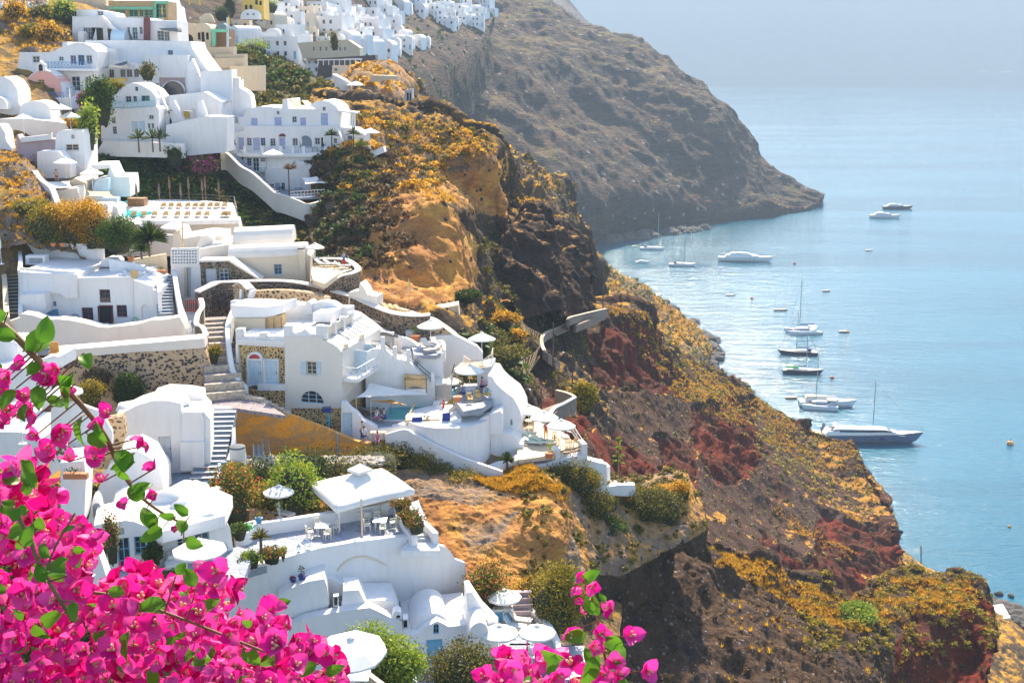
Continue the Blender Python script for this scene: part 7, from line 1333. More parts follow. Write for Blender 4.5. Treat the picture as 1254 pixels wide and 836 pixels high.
for i, (x, y0, y1, d, l) in enumerate(((532, 160, 292, 238, 'tall wooden pole on the orange slope above the path wall'), (350, 345, 500, 172, 'dark pole beside the bend of the zigzag path'), (420, 445, 620, 150, 'pole with a lamp arm behind the golden bush'), (306, 580, 700, 128, 'dark lamp pole at the foot of the grey path'))):
    d = gd([(x, y1-8, d)], 1.5)[0][2]; a, b = P(*T(x, y1), d), P(*T(x, y0), d); t = thing('utility_pole', l, 'pole', a); MB().tube([a, Vector((a.x, a.y, b.z))], .13, 6, .09).build('mast', 'bark', t)
    c = Vector((a.x, a.y, b.z))
    if i >= 2: MB().beam(c-Vector((0, 0, .5)), c+Vector((-1.2, 0, -.2)), .06, .06).build('arm', 'bark', t); MB().lathe(c+Vector((-1.3, 0, -.35)), [(.2, 0), (.12, .15)], 8).build('lamp', 'canvas', t)
def net(label, top, bot, n=16, k=7):
    t = thing('safety_net', label, 'net', P(*T(*top[0][:2]), top[0][2])); A_ = crom([P(*T(x, y), d) for x, y, d in top], n); B_ = crom([P(*T(x, y), d) for x, y, d in bot], n); m = MB()
    G = [[Vector(A_[i]).lerp(Vector(B_[i]), j/k) for j in range(k+1)] for i in range(n)]
    for i in range(n): m.tube(G[i], .035, 3, cap=False)
    for j in range(k+1): m.tube([G[i][j] for i in range(n)], .05 if j in (0, k) else .03, 3, cap=False)
    m.build('mesh', 'netting', t); return t
net('brown safety net sagging below the path bend, the longest of all', gd([(315, 395, 168), (295, 440, 165), (240, 480, 162), (170, 530, 160)]), gd([(300, 470, 158), (265, 520, 156), (220, 560, 154), (150, 600, 152)], .8), 26, 8)
net('small brown safety net between posts left of the path bend', [(232, 305, 172), (245, 350, 171), (315, 390, 170)], [(235, 370, 168), (270, 400, 167), (300, 425, 167)], 14, 6)
# ============================================================ scattered growth
CL_V, CL_F = foliage((0, 0, .25), (1, 1, .7), 46, .5, 4); CF_V, CF_F = foliage((0, 0, .25), (1, 1, .7), 12, .9, 3); TF = []
for i in range(11): a = i*.57; b = .35+.5*((i*7) % 5)/5; TF += [(-.08*math.sin(a), .08*math.cos(a), 0), (.08*math.sin(a), -.08*math.cos(a), 0), (b*math.cos(a), b*math.sin(a), 1-.3*b)]
TU_V = np.array(TF); TU_F = np.arange(33).reshape(11, 3)
def scatter(name, key, n, mat, size, tmpl='clump', nz=.0, box=(-20, -20, 1274, 856), mask=None, kindf=None, noise_s=.05, thr=-1.0, flatz=1.0):
    Pn, N, ar, e1, e2 = SHEETS[key]; px, py = proj(Pn); ok = (N[:, 2] > nz) & (px > box[0]) & (px < box[2]) & (py > box[1]) & (py < box[3])
    if mask is not None: ok &= mask(px, py)
    idx = np.nonzero(ok)[0]
    if not len(idx): return
    w_ = ar[idx]/ar[idx].sum(); c = RNG.choice(idx, n, p=w_)
    if thr > -1: f = np.array([noise.fractal(Vector(v)*noise_s, .9, 2.1, 3) for v in Pn[c]]); c = c[f > thr]; n = len(c)
    pos = Pn[c]+e1[c]*RNG.random((n, 1))+e2[c]*RNG.random((n, 1)); s = size*(.5+RNG.random(n)**2*1.3); a = RNG.random(n)*6.28
    TV, TFc = (TU_V, TU_F) if tmpl == 'tuft' else (CF_V, CF_F) if Pn[c[0], 1] > 270 or key == 'shore_slope' else (CL_V, CL_F)
    ca, sa = np.cos(a)*s, np.sin(a)*s
    V = np.stack([TV[None, :, 0]*ca[:, None]-TV[None, :, 1]*sa[:, None], TV[None, :, 0]*sa[:, None]+TV[None, :, 1]*ca[:, None], TV[None, :, 2]*s[:, None]*flatz], -1)+pos[:, None]
    F = (TFc[None]+(np.arange(n)*len(TV))[:, None, None]).reshape(-1, TFc.shape[1]); mesh_np(name, V.reshape(-1, 3), F, mat, kind='stuff')
sc_ = scatter
IP = lambda *pl: (lambda x, y: np.any([inpoly(p, x, y) for p in pl], axis=0))
sc_('dry_grass', 'ochre_cliff', 4200, 'l_orange', .3, 'tuft', .6, mask=IP([(578, 588), (600, 572), (650, 570), (672, 588), (700, 602), (690, 614), (668, 600), (640, 606), (605, 600)])); sc_('scrub', 'ochre_cliff', 260, 'l_olive', .5, 'clump', .6, (640, 560, 880, 720))
sc_('dry_grass', 'near_ridge', 20000, 'l_orange', .36, 'tuft', .62, (865, 660, 1230, 836), mask=IP([(868, 668), (940, 688), (1020, 730), (1056, 726), (1107, 706), (1185, 710), (1202, 738), (1165, 752), (1120, 750), (1060, 775), (1000, 762), (930, 718), (868, 690)]), noise_s=.12, thr=-.2); sc_('scrub', 'near_ridge', 1100, 'l_yellow', .55, 'clump', .55, (980, 690, 1230, 800)); sc_('dry_grass', 'near_ridge', 2600, 'l_orange', .5, 'tuft', .3, (880, 700, 1220, 860), noise_s=.2, thr=.1); sc_('scrub', 'near_ridge', 900, 'l_brown', .4, 'clump', .2, (760, 700, 1220, 860))
sc_('dry_grass', 'red_slope', 15000, 'l_orange', .42, 'tuft', .3, mask=IP([(740, 374), (800, 384), (806, 420), (860, 450), (990, 512), (1050, 545), (1060, 575), (1000, 575), (920, 530), (850, 495), (800, 455)], [(820, 468), (888, 505), (880, 516), (815, 480)], [(950, 615), (995, 650), (1050, 676), (1040, 690), (985, 665), (945, 625)], [(1008, 615), (1062, 634), (1058, 642), (1006, 622)]), noise_s=.1, thr=-.2); sc_('scrub', 'red_slope', 2600, 'l_yellow', .5, 'clump', .3, mask=IP([(740, 378), (800, 390), (990, 520), (1050, 552), (1085, 640), (1000, 610), (850, 500)])); sc_('scrub', 'red_slope', 1500, 'l_olive', .42, 'clump', .45); sc_('scrub', 'red_slope', 900, 'l_brown', .5, 'clump', .4)
sc_('dry_grass', 'cliff', 5000, 'l_orange', .42, 'tuft', .6, mask=IP([(425, 130), (560, 150), (612, 185), (600, 205), (540, 185), (440, 160)], [(590, 360), (640, 400), (650, 430), (620, 430), (585, 385)], [(440, 215), (490, 230), (460, 260)], [(500, 225), (560, 240), (560, 250), (520, 245)], [(610, 190), (700, 280), (640, 262), (615, 240)])); sc_('scrub', 'cliff', 1900, 'l_olive', .75, 'clump', .5, mask=IP([(400, 130), (600, 165), (600, 210), (520, 230), (400, 240)], [(580, 260), (720, 300), (720, 480), (600, 480), (590, 400)]), noise_s=.05, thr=-.1); sc_('scrub', 'cliff', 420, 'l_orange', .8, 'clump', .6, mask=IP([(400, 130), (600, 165), (600, 210), (520, 230), (400, 240)])); sc_('scrub', 'cliff', 260, 'l_dark', .9, 'clump', .2, (385, 185, 450, 325)); sc_('shrubbery', 'hillside', 700, 'l_olive', .9, 'clump', .0, (285, 55, 420, 140)); sc_('shrubbery', 'hillside', 420, 'l_green', .9, 'clump', .0, (285, 50, 380, 110)); sc_('scrub', 'cliff', 480, 'l_brown', 1.0, 'clump', .2, (380, 185, 500, 330)); sc_('scrub', 'cliff', 700, 'l_dark', .8, 'clump', .4, (560, 400, 640, 470))
sc_('scrub', 'dark_ridge', 600, 'l_orange', .8, 'clump', .75); sc_('scrub', 'dark_ridge', 900, 'l_olive', .9, 'clump', .4); sc_('scrub', 'rock_buttress', 160, 'l_orange', .9, 'clump', .8)
sc_('scrub', 'coastal_slope', 5200, 'l_orange', 1.1, 'clump', .5, noise_s=.03, thr=-.2); sc_('scrub', 'coastal_slope', 1500, 'l_olive', 1.1, 'clump', .4); sc_('scrub', 'shore_slope', 5200, 'l_orange', .5, 'clump', .4); sc_('scrub', 'shore_slope', 1500, 'l_olive', .6, 'clump', .3); sc_('scrub', 'headland', 1500, 'l_olive', 1.1, 'clump', .45, flatz=.6)
GM = lambda x, y: (y > 176) & (y < 300)
sc_('shrubbery', 'hillside', 1300, 'l_dark', .9, 'clump', .0, (100, 176, 470, 345)); sc_('shrubbery', 'hillside', 1500, 'l_olive', 1.0, 'clump', .0, (100, 176, 470, 345), noise_s=.08, thr=0); sc_('shrubbery', 'hillside', 700, 'l_green', .9, 'clump', .0, (100, 176, 300, 290)); sc_('flowering_scrub', 'hillside', 330, 'l_magenta', .9, 'clump', .0, (215, 170, 285, 225))
sc_('scrub', 'hillside', 1500, 'l_olive', .5, 'clump', .0, (330, 545, 600, 640)); sc_('scrub', 'rock_mound', 120, 'l_orange', .4, 'clump', .7); sc_('dry_grass', 'rock_mound', 1500, 'l_orange', .32, 'tuft', .75); sc_('dry_grass', 'rock_bank', 1500, 'l_orange', .6, 'tuft', .7)
sc_('scrub', 'village_slope', 1500, 'l_olive', 1.3, 'clump', 0, (285, 40, 430, 150)); sc_('scrub', 'village_slope', 500, 'l_orange', 1.0, 'clump', 0, (340, 60, 430, 150)); sc_('scrub', 'village_slope', 500, 'l_dark', 1.4, 'clump', 0, (430, 0, 610, 120))
sc_('shrubbery', 'hillside', 900, 'l_olive', .7, 'clump', 0, (0, 600, 130, 850))
use(0, 0, 1)
for x, y, d, w_, h, mt, n, l in (
 (490, 575, 104, 4.2, 2.6, 'l_olive', 2200, 'olive bush at the upper left end of the hedge on the ochre cliff'), (515, 592, 103, 4.6, 3.2, 'l_yellow', 2600, 'second bush of the hedge on the ochre cliff, golden on top'), (542, 610, 101.5, 4.4, 3.4, 'l_olive', 2600, 'third bush of the hedge on the ochre cliff'), (567, 622, 100, 4.0, 3.6, 'l_yellow', 2600, 'large round bush hanging at the lower right end of the hedge on the ochre cliff'),
 (577, 584, 104, 1.9, 1.2, 'l_brown', 600, 'small brown green bush beside the white wall foot above the ochre cliff'), (655, 625, 99.5, 2.2, 2.8, 'l_olive', 900, 'dark hanging bush on the notch of the ochre cliff'), (645, 612, 100.5, 2.2, 1.8, 'l_olive', 800, 'olive bush on the orange grass near the agave'),
 (672, 585, 105, 2.6, 1.8, 'l_yellow', 900, 'yellow green bush in front of the small grey window'), (692, 612, 103.5, 3.8, 3.6, 'l_olive', 2400, 'large olive bush right of the ochre spur'), (712, 618, 104, 4.2, 4.0, 'l_yellow', 2800, 'tall golden green bush before the white terrace wall'), (728, 642, 103, 4.2, 3.4, 'l_olive', 2400, 'olive green bush in the gully right of the ochre spur'), (748, 664, 102.5, 3.4, 2.8, 'l_green', 1800, 'green bush low in the gully above the grey rock'), (745, 628, 104.5, 2.4, 1.8, 'l_olive', 900, 'dark bush under the low white parapet'),
 (790, 640, 106.5, 5.4, 3.6, 'l_olive', 3600, 'broad olive bush at the end of the cliff terrace'), (815, 640, 107.5, 4.6, 3.4, 'l_olive', 3000, 'olive bush right of the broad one at the end of the cliff terrace'), (835, 612, 110.5, 2.6, 1.9, 'l_orange', 1400, 'round golden bush on the tip of the cliff terrace'), (775, 612, 109, 5, 1.0, 'l_orange', 1300, 'low golden grass strip behind the low white parapet'), (810, 606, 111, 4, .9, 'l_orange', 1000, 'golden grass strip along the white kerb'),
 (715, 503, 141, 3.6, 3.6, 'l_yellow', 2600, 'big golden bush at the bend of the path above the red slope'), (1050, 762, 131, 5.4, 1.9, 'l_lime', 3000, 'long yellow green cushion bush on the near orange ridge'),
 (161, 499, 105.5, 3.6, 3.6, 'l_dark', 5200, 'round dark green bush against the sandy stone wall'), (112, 496, 103, 3.0, 2.3, 'l_yellow', 1600, 'bright yellow green bush left of the round dark one'), (120, 478, 106, 3.0, 2.4, 'l_brown', 1200, 'brownish bush between the wall and the yellow green bush'), (262, 440, 108.5, 1.6, 1.4, 'l_yellow', 700, 'yellow bush growing from the left wall of the stepped street'),
 (470, 560, 104, 3.0, 1.5, 'l_olive', 1200, 'low olive bush right of the ochre wall end'), (574, 367, 146, 3.6, 1.3, 'l_dark', 1200, 'flat green bush at the foot of the big ochre cliff face'), (618, 445, 136, 6, 2.2, 'l_olive', 1600, 'olive scrub behind the tall white wall, nearer one'), (600, 425, 141, 6, 2.4, 'l_olive', 1600, 'olive scrub behind the tall white wall, farther one'), (618, 396, 150, 4, 1.6, 'l_orange', 1000, 'golden bush on the slope above the olive scrub'), (630, 418, 152, 4, 1.8, 'l_orange', 1000, 'golden bush beside the brown safety net'),
 (282, 20, 330, 4.5, 6.5, 'l_dark', 900, 'dark tree left of the yellow church'), (272, 24, 325, 6, 3.5, 'l_dark', 700, 'low dark tree left of the dark church tree'), (296, 85, 250, 9, 4.5, 'l_dark', 1400, 'large green bush mass right of the beige retaining walls'), (335, 90, 262, 8, 3.5, 'l_green', 1200, 'green bushes on the brown slope below the white village'), (310, 72, 262, 10, 4, 'l_lime', 1200, 'sunlit bush crest right of the beige retaining walls'),
 (330, 15, 420, 9, 4.5, 'l_lime', 600, 'bright green tree right of the yellow church'), (410, 60, 300, 3, 4.5, 'l_olive', 300, 'small tree before the white mid village houses'), (250, 213, 172, 5.5, 2.8, 'l_magenta', 1300, 'dark bush with magenta blossom under the long hotel wall'), (215, 200, 174, 4, 3, 'l_dark', 500, 'dark green bush left of the magenta one')):
    shrub(x, y, d, w_, h, l, mt, n, .17 if d < 125 else .3)
spiky(621, 578, 103.2, 1.4, 'dark spiky agave cluster on the orange grass of the ochre cliff', 'l_dark', 1.1, 80, .9)
t = thing('agave_flower_stalk', 'tall yellow green agave flower stalk standing right of the white terraces', 'plant', P(757, 588, 107)); a = P(757, 588, 107); m = MB(); m.tube([a, a+Vector((0, 0, 4.3))], .06, 5, .03); m.build('stalk', 'twig', t); V = []; Fz = []
for i in range(16): V_, F_ = foliage(a+Vector((math.cos(i*2.4)*.42*(1-i/22), .3*math.sin(i*2.4), 1.7+i*.165)), (.22, .22, .12), 26, .14); Fz.append(F_+len(V)*0+sum(len(v) for v in V)); V.append(V_)
mesh_np('flower_clusters', np.vstack(V), np.vstack(Fz), 'l_lime', t)
run('white_kerb', [(775, 602, 110), (800, 600, 111), (830, 604, 111.5)], .4, .25, 'bouncewhite', None, kind='structure')
# rocks along the shore
g = random.Random(8); m = MB()
def boulder(mb, c, s): mb.lathe(Vector(c)-Vector((0, 0, s*.4)), [(s*.6, 0), (s*g.uniform(.85, 1.2), s*.45), (s*g.uniform(.6, .95), s*.9), (s*.25, s*1.15)], 7, g.uniform(.7, 1.3), g.uniform(.7, 1.3))
L1 = [(808, 374), (820, 380), (835, 392), (846, 400), (862, 412), (874, 424), (880, 434), (872, 446), (862, 456)]
for i in range(170): k = g.random()*(len(L1)-1); j = int(k); x = L1[j][0]+(L1[j+1][0]-L1[j][0])*(k-j)+g.gauss(-2, 4); y = L1[j][1]+(L1[j+1][1]-L1[j][1])*(k-j)+g.gauss(1, 3); boulder(m, PZ(x, y, .3), abs(g.gauss(0, 1.3))+.9)
for i in range(160): x = g.uniform(705, 1000); y = 297.5-(x-705)*.16+(8*math.sin((x-705)/295*3.14) if x < 860 else 0)-(3 if x > 860 else 0); boulder(m, PZ(x+g.gauss(0, 2), y+g.gauss(0, 1), .2), abs(g.gauss(0, 2.0))+1)
for i in range(150): x = g.uniform(1176, 1262); boulder(m, PZ(x, 716+(x-1180)*.62+g.gauss(0, 4), .2), abs(g.gauss(0, .8))+.5)
m.build('shore_rocks', 'darkstone', kind='stuff')
for x, y, s, l in ((814, 371, 2.9, 'single dark boulder in the water off the coastal slope'), (877, 453, 2.4, 'flat brownish boulder in the water below the coastal slope'), (1223, 728, 1.2, 'left one of two dark rocks in the water near the shore hut'), (1238, 730, 1.0, 'right one of two dark rocks in the water near the shore hut')): t = MB(); c = PZ(x, y, 0); boulder(t, c, s); tag(t.build('boulder', 'darkstone'), l, 'rock')
use(1000, 600, 3.543); f = Face(800, 590, 246, -8); h = house('shore_hut', 'small white flat roofed hut with a blue door on the shore behind the red cliff', f, 'hut'); blk(h, f, [(778, 600), (778, 560), (842, 552), (842, 592)], 7, 'white', ops=[win(800, 568, 814, 586, 'lav')]); blk(h, f, [(735, 545), (735, 520), (800, 530), (800, 560)], 4, 'sand', v=6, name='yard_wall')
t = thing('utility_pole', 'thin pole standing on the orange slope against the sea above the near ridge', 'pole', P(1128, 687, 235)); MB().tube([P(1128, 690, 235), P(1128, 668, 235)], .12, 5).build('mast', 'bark', t)
use(380, 120, 2.986); f = Face(490, 790, 137, 0); h = house('cliff_cellar', 'small stone cellar wall with a dark doorway at the foot of the ochre cliff', f, 'cellar'); blk(h, f, [(430, 800), (430, 775), (480, 768), (540, 757), (545, 800)], 2.5, 'sand', ops=[('o', 484, 768, 503, 796, '')])
use(400, 0); f = Face(420, 520, 255, 0); h = house('cliff_ruin', 'grey stone ruin with a doorway on the tuff buttress below the village', f, 'ruin'); blk(h, f, [(395, 550), (400, 462), (438, 455), (440, 540)], 4, 'greywash', ops=[('o', 410, 475, 420, 525, ''), ('o', 425, 475, 432, 520, '')]); blk(h, f, [(215, 420), (230, 385), (355, 390), (350, 405), (250, 420)], 5, 'beige', v=6)
# ============================================================ the villages beyond
def village_house(w_, d_, h_, style, col, k):
    t = bpy.data.objects.new('village_house', None); COL.objects.link(t); OFF[t.name] = Vector((0, 0, 0)); f = Face.__new__(Face); f.a = 0.0; f.U = Vector((1, 0, 0)); f.B = Vector((0, 1, 0)); f.yaw = 0; f.O = Vector((0, 0, 0)); a = w_/2
    top = [(a, h_), (-a, h_)]
    if style == 1: top = [(a, h_-.3)]+[(a*math.cos(j*math.pi/8), h_-.3+a*.75*math.sin(j*math.pi/8)) for j in range(1, 8)]+[(-a, h_-.3)]
    if style == 2: top = [(a, h_*.6), (a*.3, h_*.6), (a*.3, h_), (-a, h_)]
    H = []; n = max(2, int(w_/2.1)); kinds = []
    for i in range(n):
        x = -a+w_*(i+.5)/n+.2*math.sin(i*3+k); dr = (i+k) % 3 == 0; H.append([(x-.42, -.0 if dr else .95), (x+.42, -.0 if dr else .95), (x+.42, 2.1), (x-.42, 2.1)]); kinds.append(dr)
    if h_ > 5: H += [[(q[0], q[1]+2.7 if q[1] < .5 else q[1]+2.7) for q in hh] for hh in H[:n-1]]; kinds += kinds[:n-1]
    for hh in H[:]:
        if max(q[1] for q in hh) > h_-.3 or (style == 2 and hh[1][0] > a*.25 and max(q[1] for q in hh) > h_*.6-.2): kinds.pop(H.index(hh)); H.remove(hh)
    H = [[(q[0], max(q[1], .02)) for q in hh] for hh in H]
    ext('wall', f, [(-a, -2.6), (a, -2.6)]+top, d_, col, t, H, .3)
    for hh, dr in zip(H, kinds): p = MB(); V = [f.pt(q, .28) for q in hh]; p.add(V, [(0, 1, 2, 3)]); p.build('door' if dr else 'window', ('bluedoor', 'lightwood', 'greydoor')[k % 3] if dr else 'glass', t)
    if k % 3 == 0: MB().box((a*.5, d_*.4, h_-.05), .8, .8, 1.1).build('chimney', col, t)
    if k % 3 == 1: MB().box((0, -1.6, -2.6), w_*1.15, 3.2, 2.65).build('terrace', col, t); MB().box((0, -3.1, .05), w_*1.15, .2, .7).build('parapet', col, t)
    return t
VH = {c: [village_house(w_, d_, h_, s_, c, k) for k, (w_, d_, h_, s_) in enumerate(((5.5, 6, 3.2, 0), (4.6, 7, 3.6, 1), (8, 6, 3.4, 0), (6.4, 6, 6.2, 0), (7.5, 6, 5.8, 2), (4.2, 7, 3.4, 1), (9.5, 6, 6.0, 0), (5, 5, 3.0, 2)))] for c in ('white', 'cream')}
VPn = SHEETS['village_slope'][0]; VX, VY = proj(VPn); used_v = set()
def place_house(x, y, col, label, cat, grp, sc=1.0, ps=1, gr=None):
    i = int(np.argmin((VX-x)**2+(VY-y)**2+VPn[:, 1]*.002)); p = VPn[i]; vs = VH[col]; v = vs[RNG.integers(0, len(vs))]; yaw = RNG.normal()*.22-.15
    if v.name not in used_v: used_v.add(v.name); o = v; o.location = p; o.rotation_euler = (0, 0, yaw); o.scale = (sc,)*3
    else: o = dup_tree(v, Vector(p), yaw, sc)
    o['label'] = label; o['category'] = cat; o['group'] = grp; o['kind'] = 'thing'
def band(poly, stepx, stepy, col, label, grp, sc=1.0, skip=.08):
    ys = [p[1] for p in poly]; y = min(ys)
    while y <= max(ys):
        xs = []
        for (x0, y0), (x1, y1) in zip(poly, poly[1:]+poly[:1]):
            if (y0 <= y) != (y1 <= y): xs.append(x0+(x1-x0)*(y-y0)/(y1-y0))
        xs.sort()
        for a, b in zip(xs[::2], xs[1::2]):
            x = a+RNG.random()*stepx*.6
            while x < b:
                if RNG.random() > skip: place_house(x, y+RNG.normal()*stepy*.2, col if RNG.random() < .9 else 'white', label, 'house', grp, sc*(.85+.3*RNG.random()))
                x += stepx*(.75+.5*RNG.random())
        y += stepy
band([(425, 8), (470, 12), (500, 40), (538, 56), (495, 62), (472, 68), (430, 70), (400, 50), (385, 20)], 11.5, 5.4, 'white', 'one of the small white cubic houses heaped on the far cliff edge', 'white houses of the far village on the cliff edge', 1.15)
band([(520, 4), (560, 2), (610, 14), (600, 22), (580, 34), (562, 30), (545, 36), (530, 22)], 9.5, 5, 'white', 'one of the farthest white houses, at the top of the headland', 'farthest white houses on the headland', 1.2)
band([(420, 5), (520, 3), (525, 18), (500, 22), (440, 16)], 13, 5, 'white', 'one of the white houses on the skyline behind the far village', 'white skyline houses behind the far village', 1.2, .15)
band([(285, 28), (330, 22), (400, 20), (430, 45), (445, 68), (400, 62), (360, 52), (320, 50), (290, 45)], 16, 7, 'cream', 'one of the cream terraced houses between the yellow church and the far white village', 'cream houses of the middle village', 1.0)
band([(265, 52), (300, 50), (335, 48), (350, 62), (370, 80), (345, 78), (310, 62)], 17, 7, 'white', 'one of the white houses stepping down above the green bushes', 'white houses above the green bushes', 1.0, .1)
band([(335, 52), (365, 54), (400, 66), (390, 80), (420, 100), (435, 118), (440, 132), (412, 134), (400, 112), (375, 92), (350, 75)], 16, 7.5, 'white', 'one of the white terraced houses dropping down the middle slope', 'white houses on the middle slope', .95)
band([(240, 8), (300, 16), (330, 8), (420, 4), (420, 14), (330, 22), (250, 22)], 16, 6, 'white', 'one of the pale houses on the ridge around the yellow church', 'houses around the yellow church', 1.0, .2)
use(230, 0); f = Face(340, 60, 400, 0); h = house('yellow_church', 'yellow church with arched upper openings on the village ridge', f, 'church'); blk(h, f, [(275, 100), (280, 20), (285, -20), (385, -20), (392, 100)], 9, 'yellowpaint', ops=[win(292, 25, 305, 50, '', 1, 'o'), win(315, 25, 330, 50, '', 1, 'o'), win(345, 0, 358, 25, '', 1, 'o'), win(366, 5, 378, 28, '', 1, 'o')]); blk(h, f, [(268, 100)]+arc(270, 85, 365, 80, 35)+[(365, 100)], 6, 'white', v=-4, ops=[win(300, 68, 312, 80), win(330, 68, 342, 80)], name='porch')
f = Face(800, 380, 330, 0); h = house('dark_restaurant', 'long dark stone terrace building with white pergolas below the cream village', f, 'building'); blk(h, f, [(660, 410), (670, 300), (830, 290), (960, 282), (965, 380), (920, 385), (820, 380), (740, 390)], 6, 'darkstone', ops=[win(860, 345, 875, 375, 'greydoor'), win(890, 345, 905, 375, 'greydoor'), win(830, 345, 845, 375, 'greydoor')]); blk(h, f, [(735, 420), (740, 335), (820, 335), (825, 430), (860, 450), (740, 440)], 5, 'cream', v=-2, ops=[win(750, 350, 765, 365)]); m = MB()
for i in range(9): m.beam(f.at(676+27*i, 335, -3), f.at(676+27*i, 306, -3), .2, .2)
m.beam(f.at(672, 308, -3), f.at(900, 304, -3), .3, .3).beam(f.at(810, 304, -5), f.at(895, 302, -5), .4, .3).build('pergola', 'whitepaint', h)
f = Face(700, 290, 345, 0); h = house('long_cream_hotel', 'long sage cream hotel with a terrace wall in the middle village', f, 'hotel'); blk(h, f, [(590, 300), (560, 220), (700, 210), (820, 205), (880, 245), (880, 290), (700, 300)], 8, 'beige', ops=[win(x, 240, x+9, 262, 'greydoor') for x in (640, 675, 705, 745, 775, 800)])
f = Face(780, 520, 272, 0); h = house('white_balcony_hotel', 'white hotel with rows of balconies at the lower edge of the middle village', f, 'hotel'); blk(h, f, [(715, 570), (720, 455), (745, 420), (740, 380), (830, 425), (835, 455), (850, 460), (850, 560), (800, 580)], 6, 'white', ops=[win(725, 425, 750, 450, 'slate', 0, 'o'), win(735, 465, 770, 495, 'slate', 0, 'o'), win(780, 465, 838, 495, 'slate', 0, 'o')], rev=.6)
for x in (730, 775, 842): blk(h, f, [(x, 500), (x, 462), (x+6, 462), (x+6, 500)], .4, 'white', v=-1, name='pillar')
parasol(f.at(865, 478, -1), 3.0, 2.6, 'white parasol beside the white hotel with rows of balconies', base=False)
for c_ in VH.values():
    for o_ in c_:
        if 'label' not in o_:
            for k_ in list(o_.children_recursive): bpy.data.objects.remove(k_)
            bpy.data.objects.remove(o_)
# ============================================================ boats
def hull_v(L, W, H, flare=.8, rake=.12, n=12):
    V = []; F = []
    for i in range(n+1):
        t = i/n; wd = W/2*(1 if t < .45 else max(.02, (1-((t-.45)/.55)**2.2))); x = -L/2+L*t; sh = H*(1+.28*t*t); rx = L*rake*(t**4)
        V += [(x-rx*.8, -wd*.35, -.4), (x-rx*.3, -wd*flare, H*.35), (x+rx*.2, -wd, sh), (x+rx*.2, wd, sh), (x-rx*.3, wd*flare, H*.35), (x-rx*.8, wd*.35, -.4)]
    for i in range(n):
        for k in range(5): F.append((i*6+k, i*6+k+1, i*6+k+7, i*6+k+6))
    F += [(0, 1, 2, 3, 4, 5)[::-1], tuple(range(n*6, n*6+6))]; return V, F
def boat(name, label, cat, x, y, L, W, H, yaw, hull='whitepaint', decks=(), mast=None, extra=None, boom=None):
    """decks: (x0, x1, width, z0, height, slope, paint, name) along the hull"""
    p = PZ(x, y, 0); t = thing(name, label, cat, (0, 0, 0)); V, F = hull_v(L, W, H); MB().add(V, F).build('hull', hull, t)
    V2 = [(v[0]*.97, v[1]*.94, v[2]+.03) for v in V[:]]; n = len(V)//6; m = MB(); m.add([V2[i*6+k] for i in range(n) for k in (2, 3)], [(2*i, 2*i+2, 2*i+3, 2*i+1) for i in range(n-1)]); m.build('deck', 'decktan', t)
    for x0, x1, w_, z0, h, sl, mt, nm in decks:
        V = [(x0, -w_/2, z0), (x1, -w_/2*.8, z0), (x1, w_/2*.8, z0), (x0, w_/2, z0), (x0+sl*.4, -w_/2*.85, z0+h), (x1-sl, -w_/2*.6, z0+h*.92), (x1-sl, w_/2*.6, z0+h*.92), (x0+sl*.4, w_/2*.85, z0+h)]
        MB().add(V, [(3, 2, 1, 0), (4, 5, 6, 7), (0, 1, 5, 4), (1, 2, 6, 5), (2, 3, 7, 6), (3, 0, 4, 7)]).build(nm, mt, t)
    if mast:
        mx, mh = mast; MB().tube([(mx, 0, H), (mx, 0, mh)], .17, 6, .11).build('mast', 'steel', t); MB().tube([(mx, 0, mh*.97), (L*.5, 0, H*1.25)], .035, 4).build('forestay', 'darkmetal', t); MB().tube([(mx, 0, mh*.97), (-L*.48, 0, H)], .03, 4).build('backstay', 'darkmetal', t)
        MB().tube([(mx, 0, H+1.6), (mx-L*.34, 0, H+1.7)], .16, 6).build('boom', boom or 'navy', t); MB().beam((mx, -W*.3, mh*.6), (mx, W*.3, mh*.6), .06, .05).build('spreader', 'steel', t)
    r = MB()
    for s in (-1, 1): r.tube([(L*(i/8-.4), s*W*.46*(1 if i < 5 else 1-(i-4)*.17), H*(1.05+.012*i*i)+.7) for i in range(8)], .03, 4)
    r.build('guard_rail', 'steel', t, kind='stuff')
    if extra: extra(t)
    t.location = p; t.rotation_euler = (0, 0, R_(yaw)); OFF[t.name] = p; return t
def ex1(t):
    for i in range(7): MB().box((-7+2.1*i, -2.95, 1.55), .9, .12, .32).build('porthole', 'glass', t)
    MB().lathe((4.5, -3.2, 1.6), [(.55, 0), (.55, .9)], 10, 1, .2).build('emblem', 'navy', t); MB().lathe((-11, 0, 4.6), [(.2, 0), (1.1, .2), (1.0, .5), (.2, .6)], 10).build('tender', 'greycanvas', t); MB().beam((-14.5, 0, 3.5), (-13.4, 0, 6.0), 2.2, .25).build('radar_arch', 'hullgrey', t)
boat('motor_yacht', 'long silver grey motor yacht with dark wraparound windows, nearest the red ridge', 'yacht', 1060, 541, 35, 7, 2.9, -3, 'hullgrey', [(-14, 12, 5.6, 2.8, 1.3, 3.5, 'whitepaint', 'superstructure'), (-9, 8.5, 4.9, 3.9, .75, 3.2, 'glass', 'window_band'), (-11, 6.5, 4.6, 4.6, .35, 2.4, 'whitepaint', 'roof'), (-17, -13, 5.2, 2.9, .25, .3, 'sunpad', 'sun_pad'), (10, 15, 3.2, 3.3, .25, .8, 'sunpad', 'sun_pad')], (2.0, 20.5), ex1, 'hullgrey')
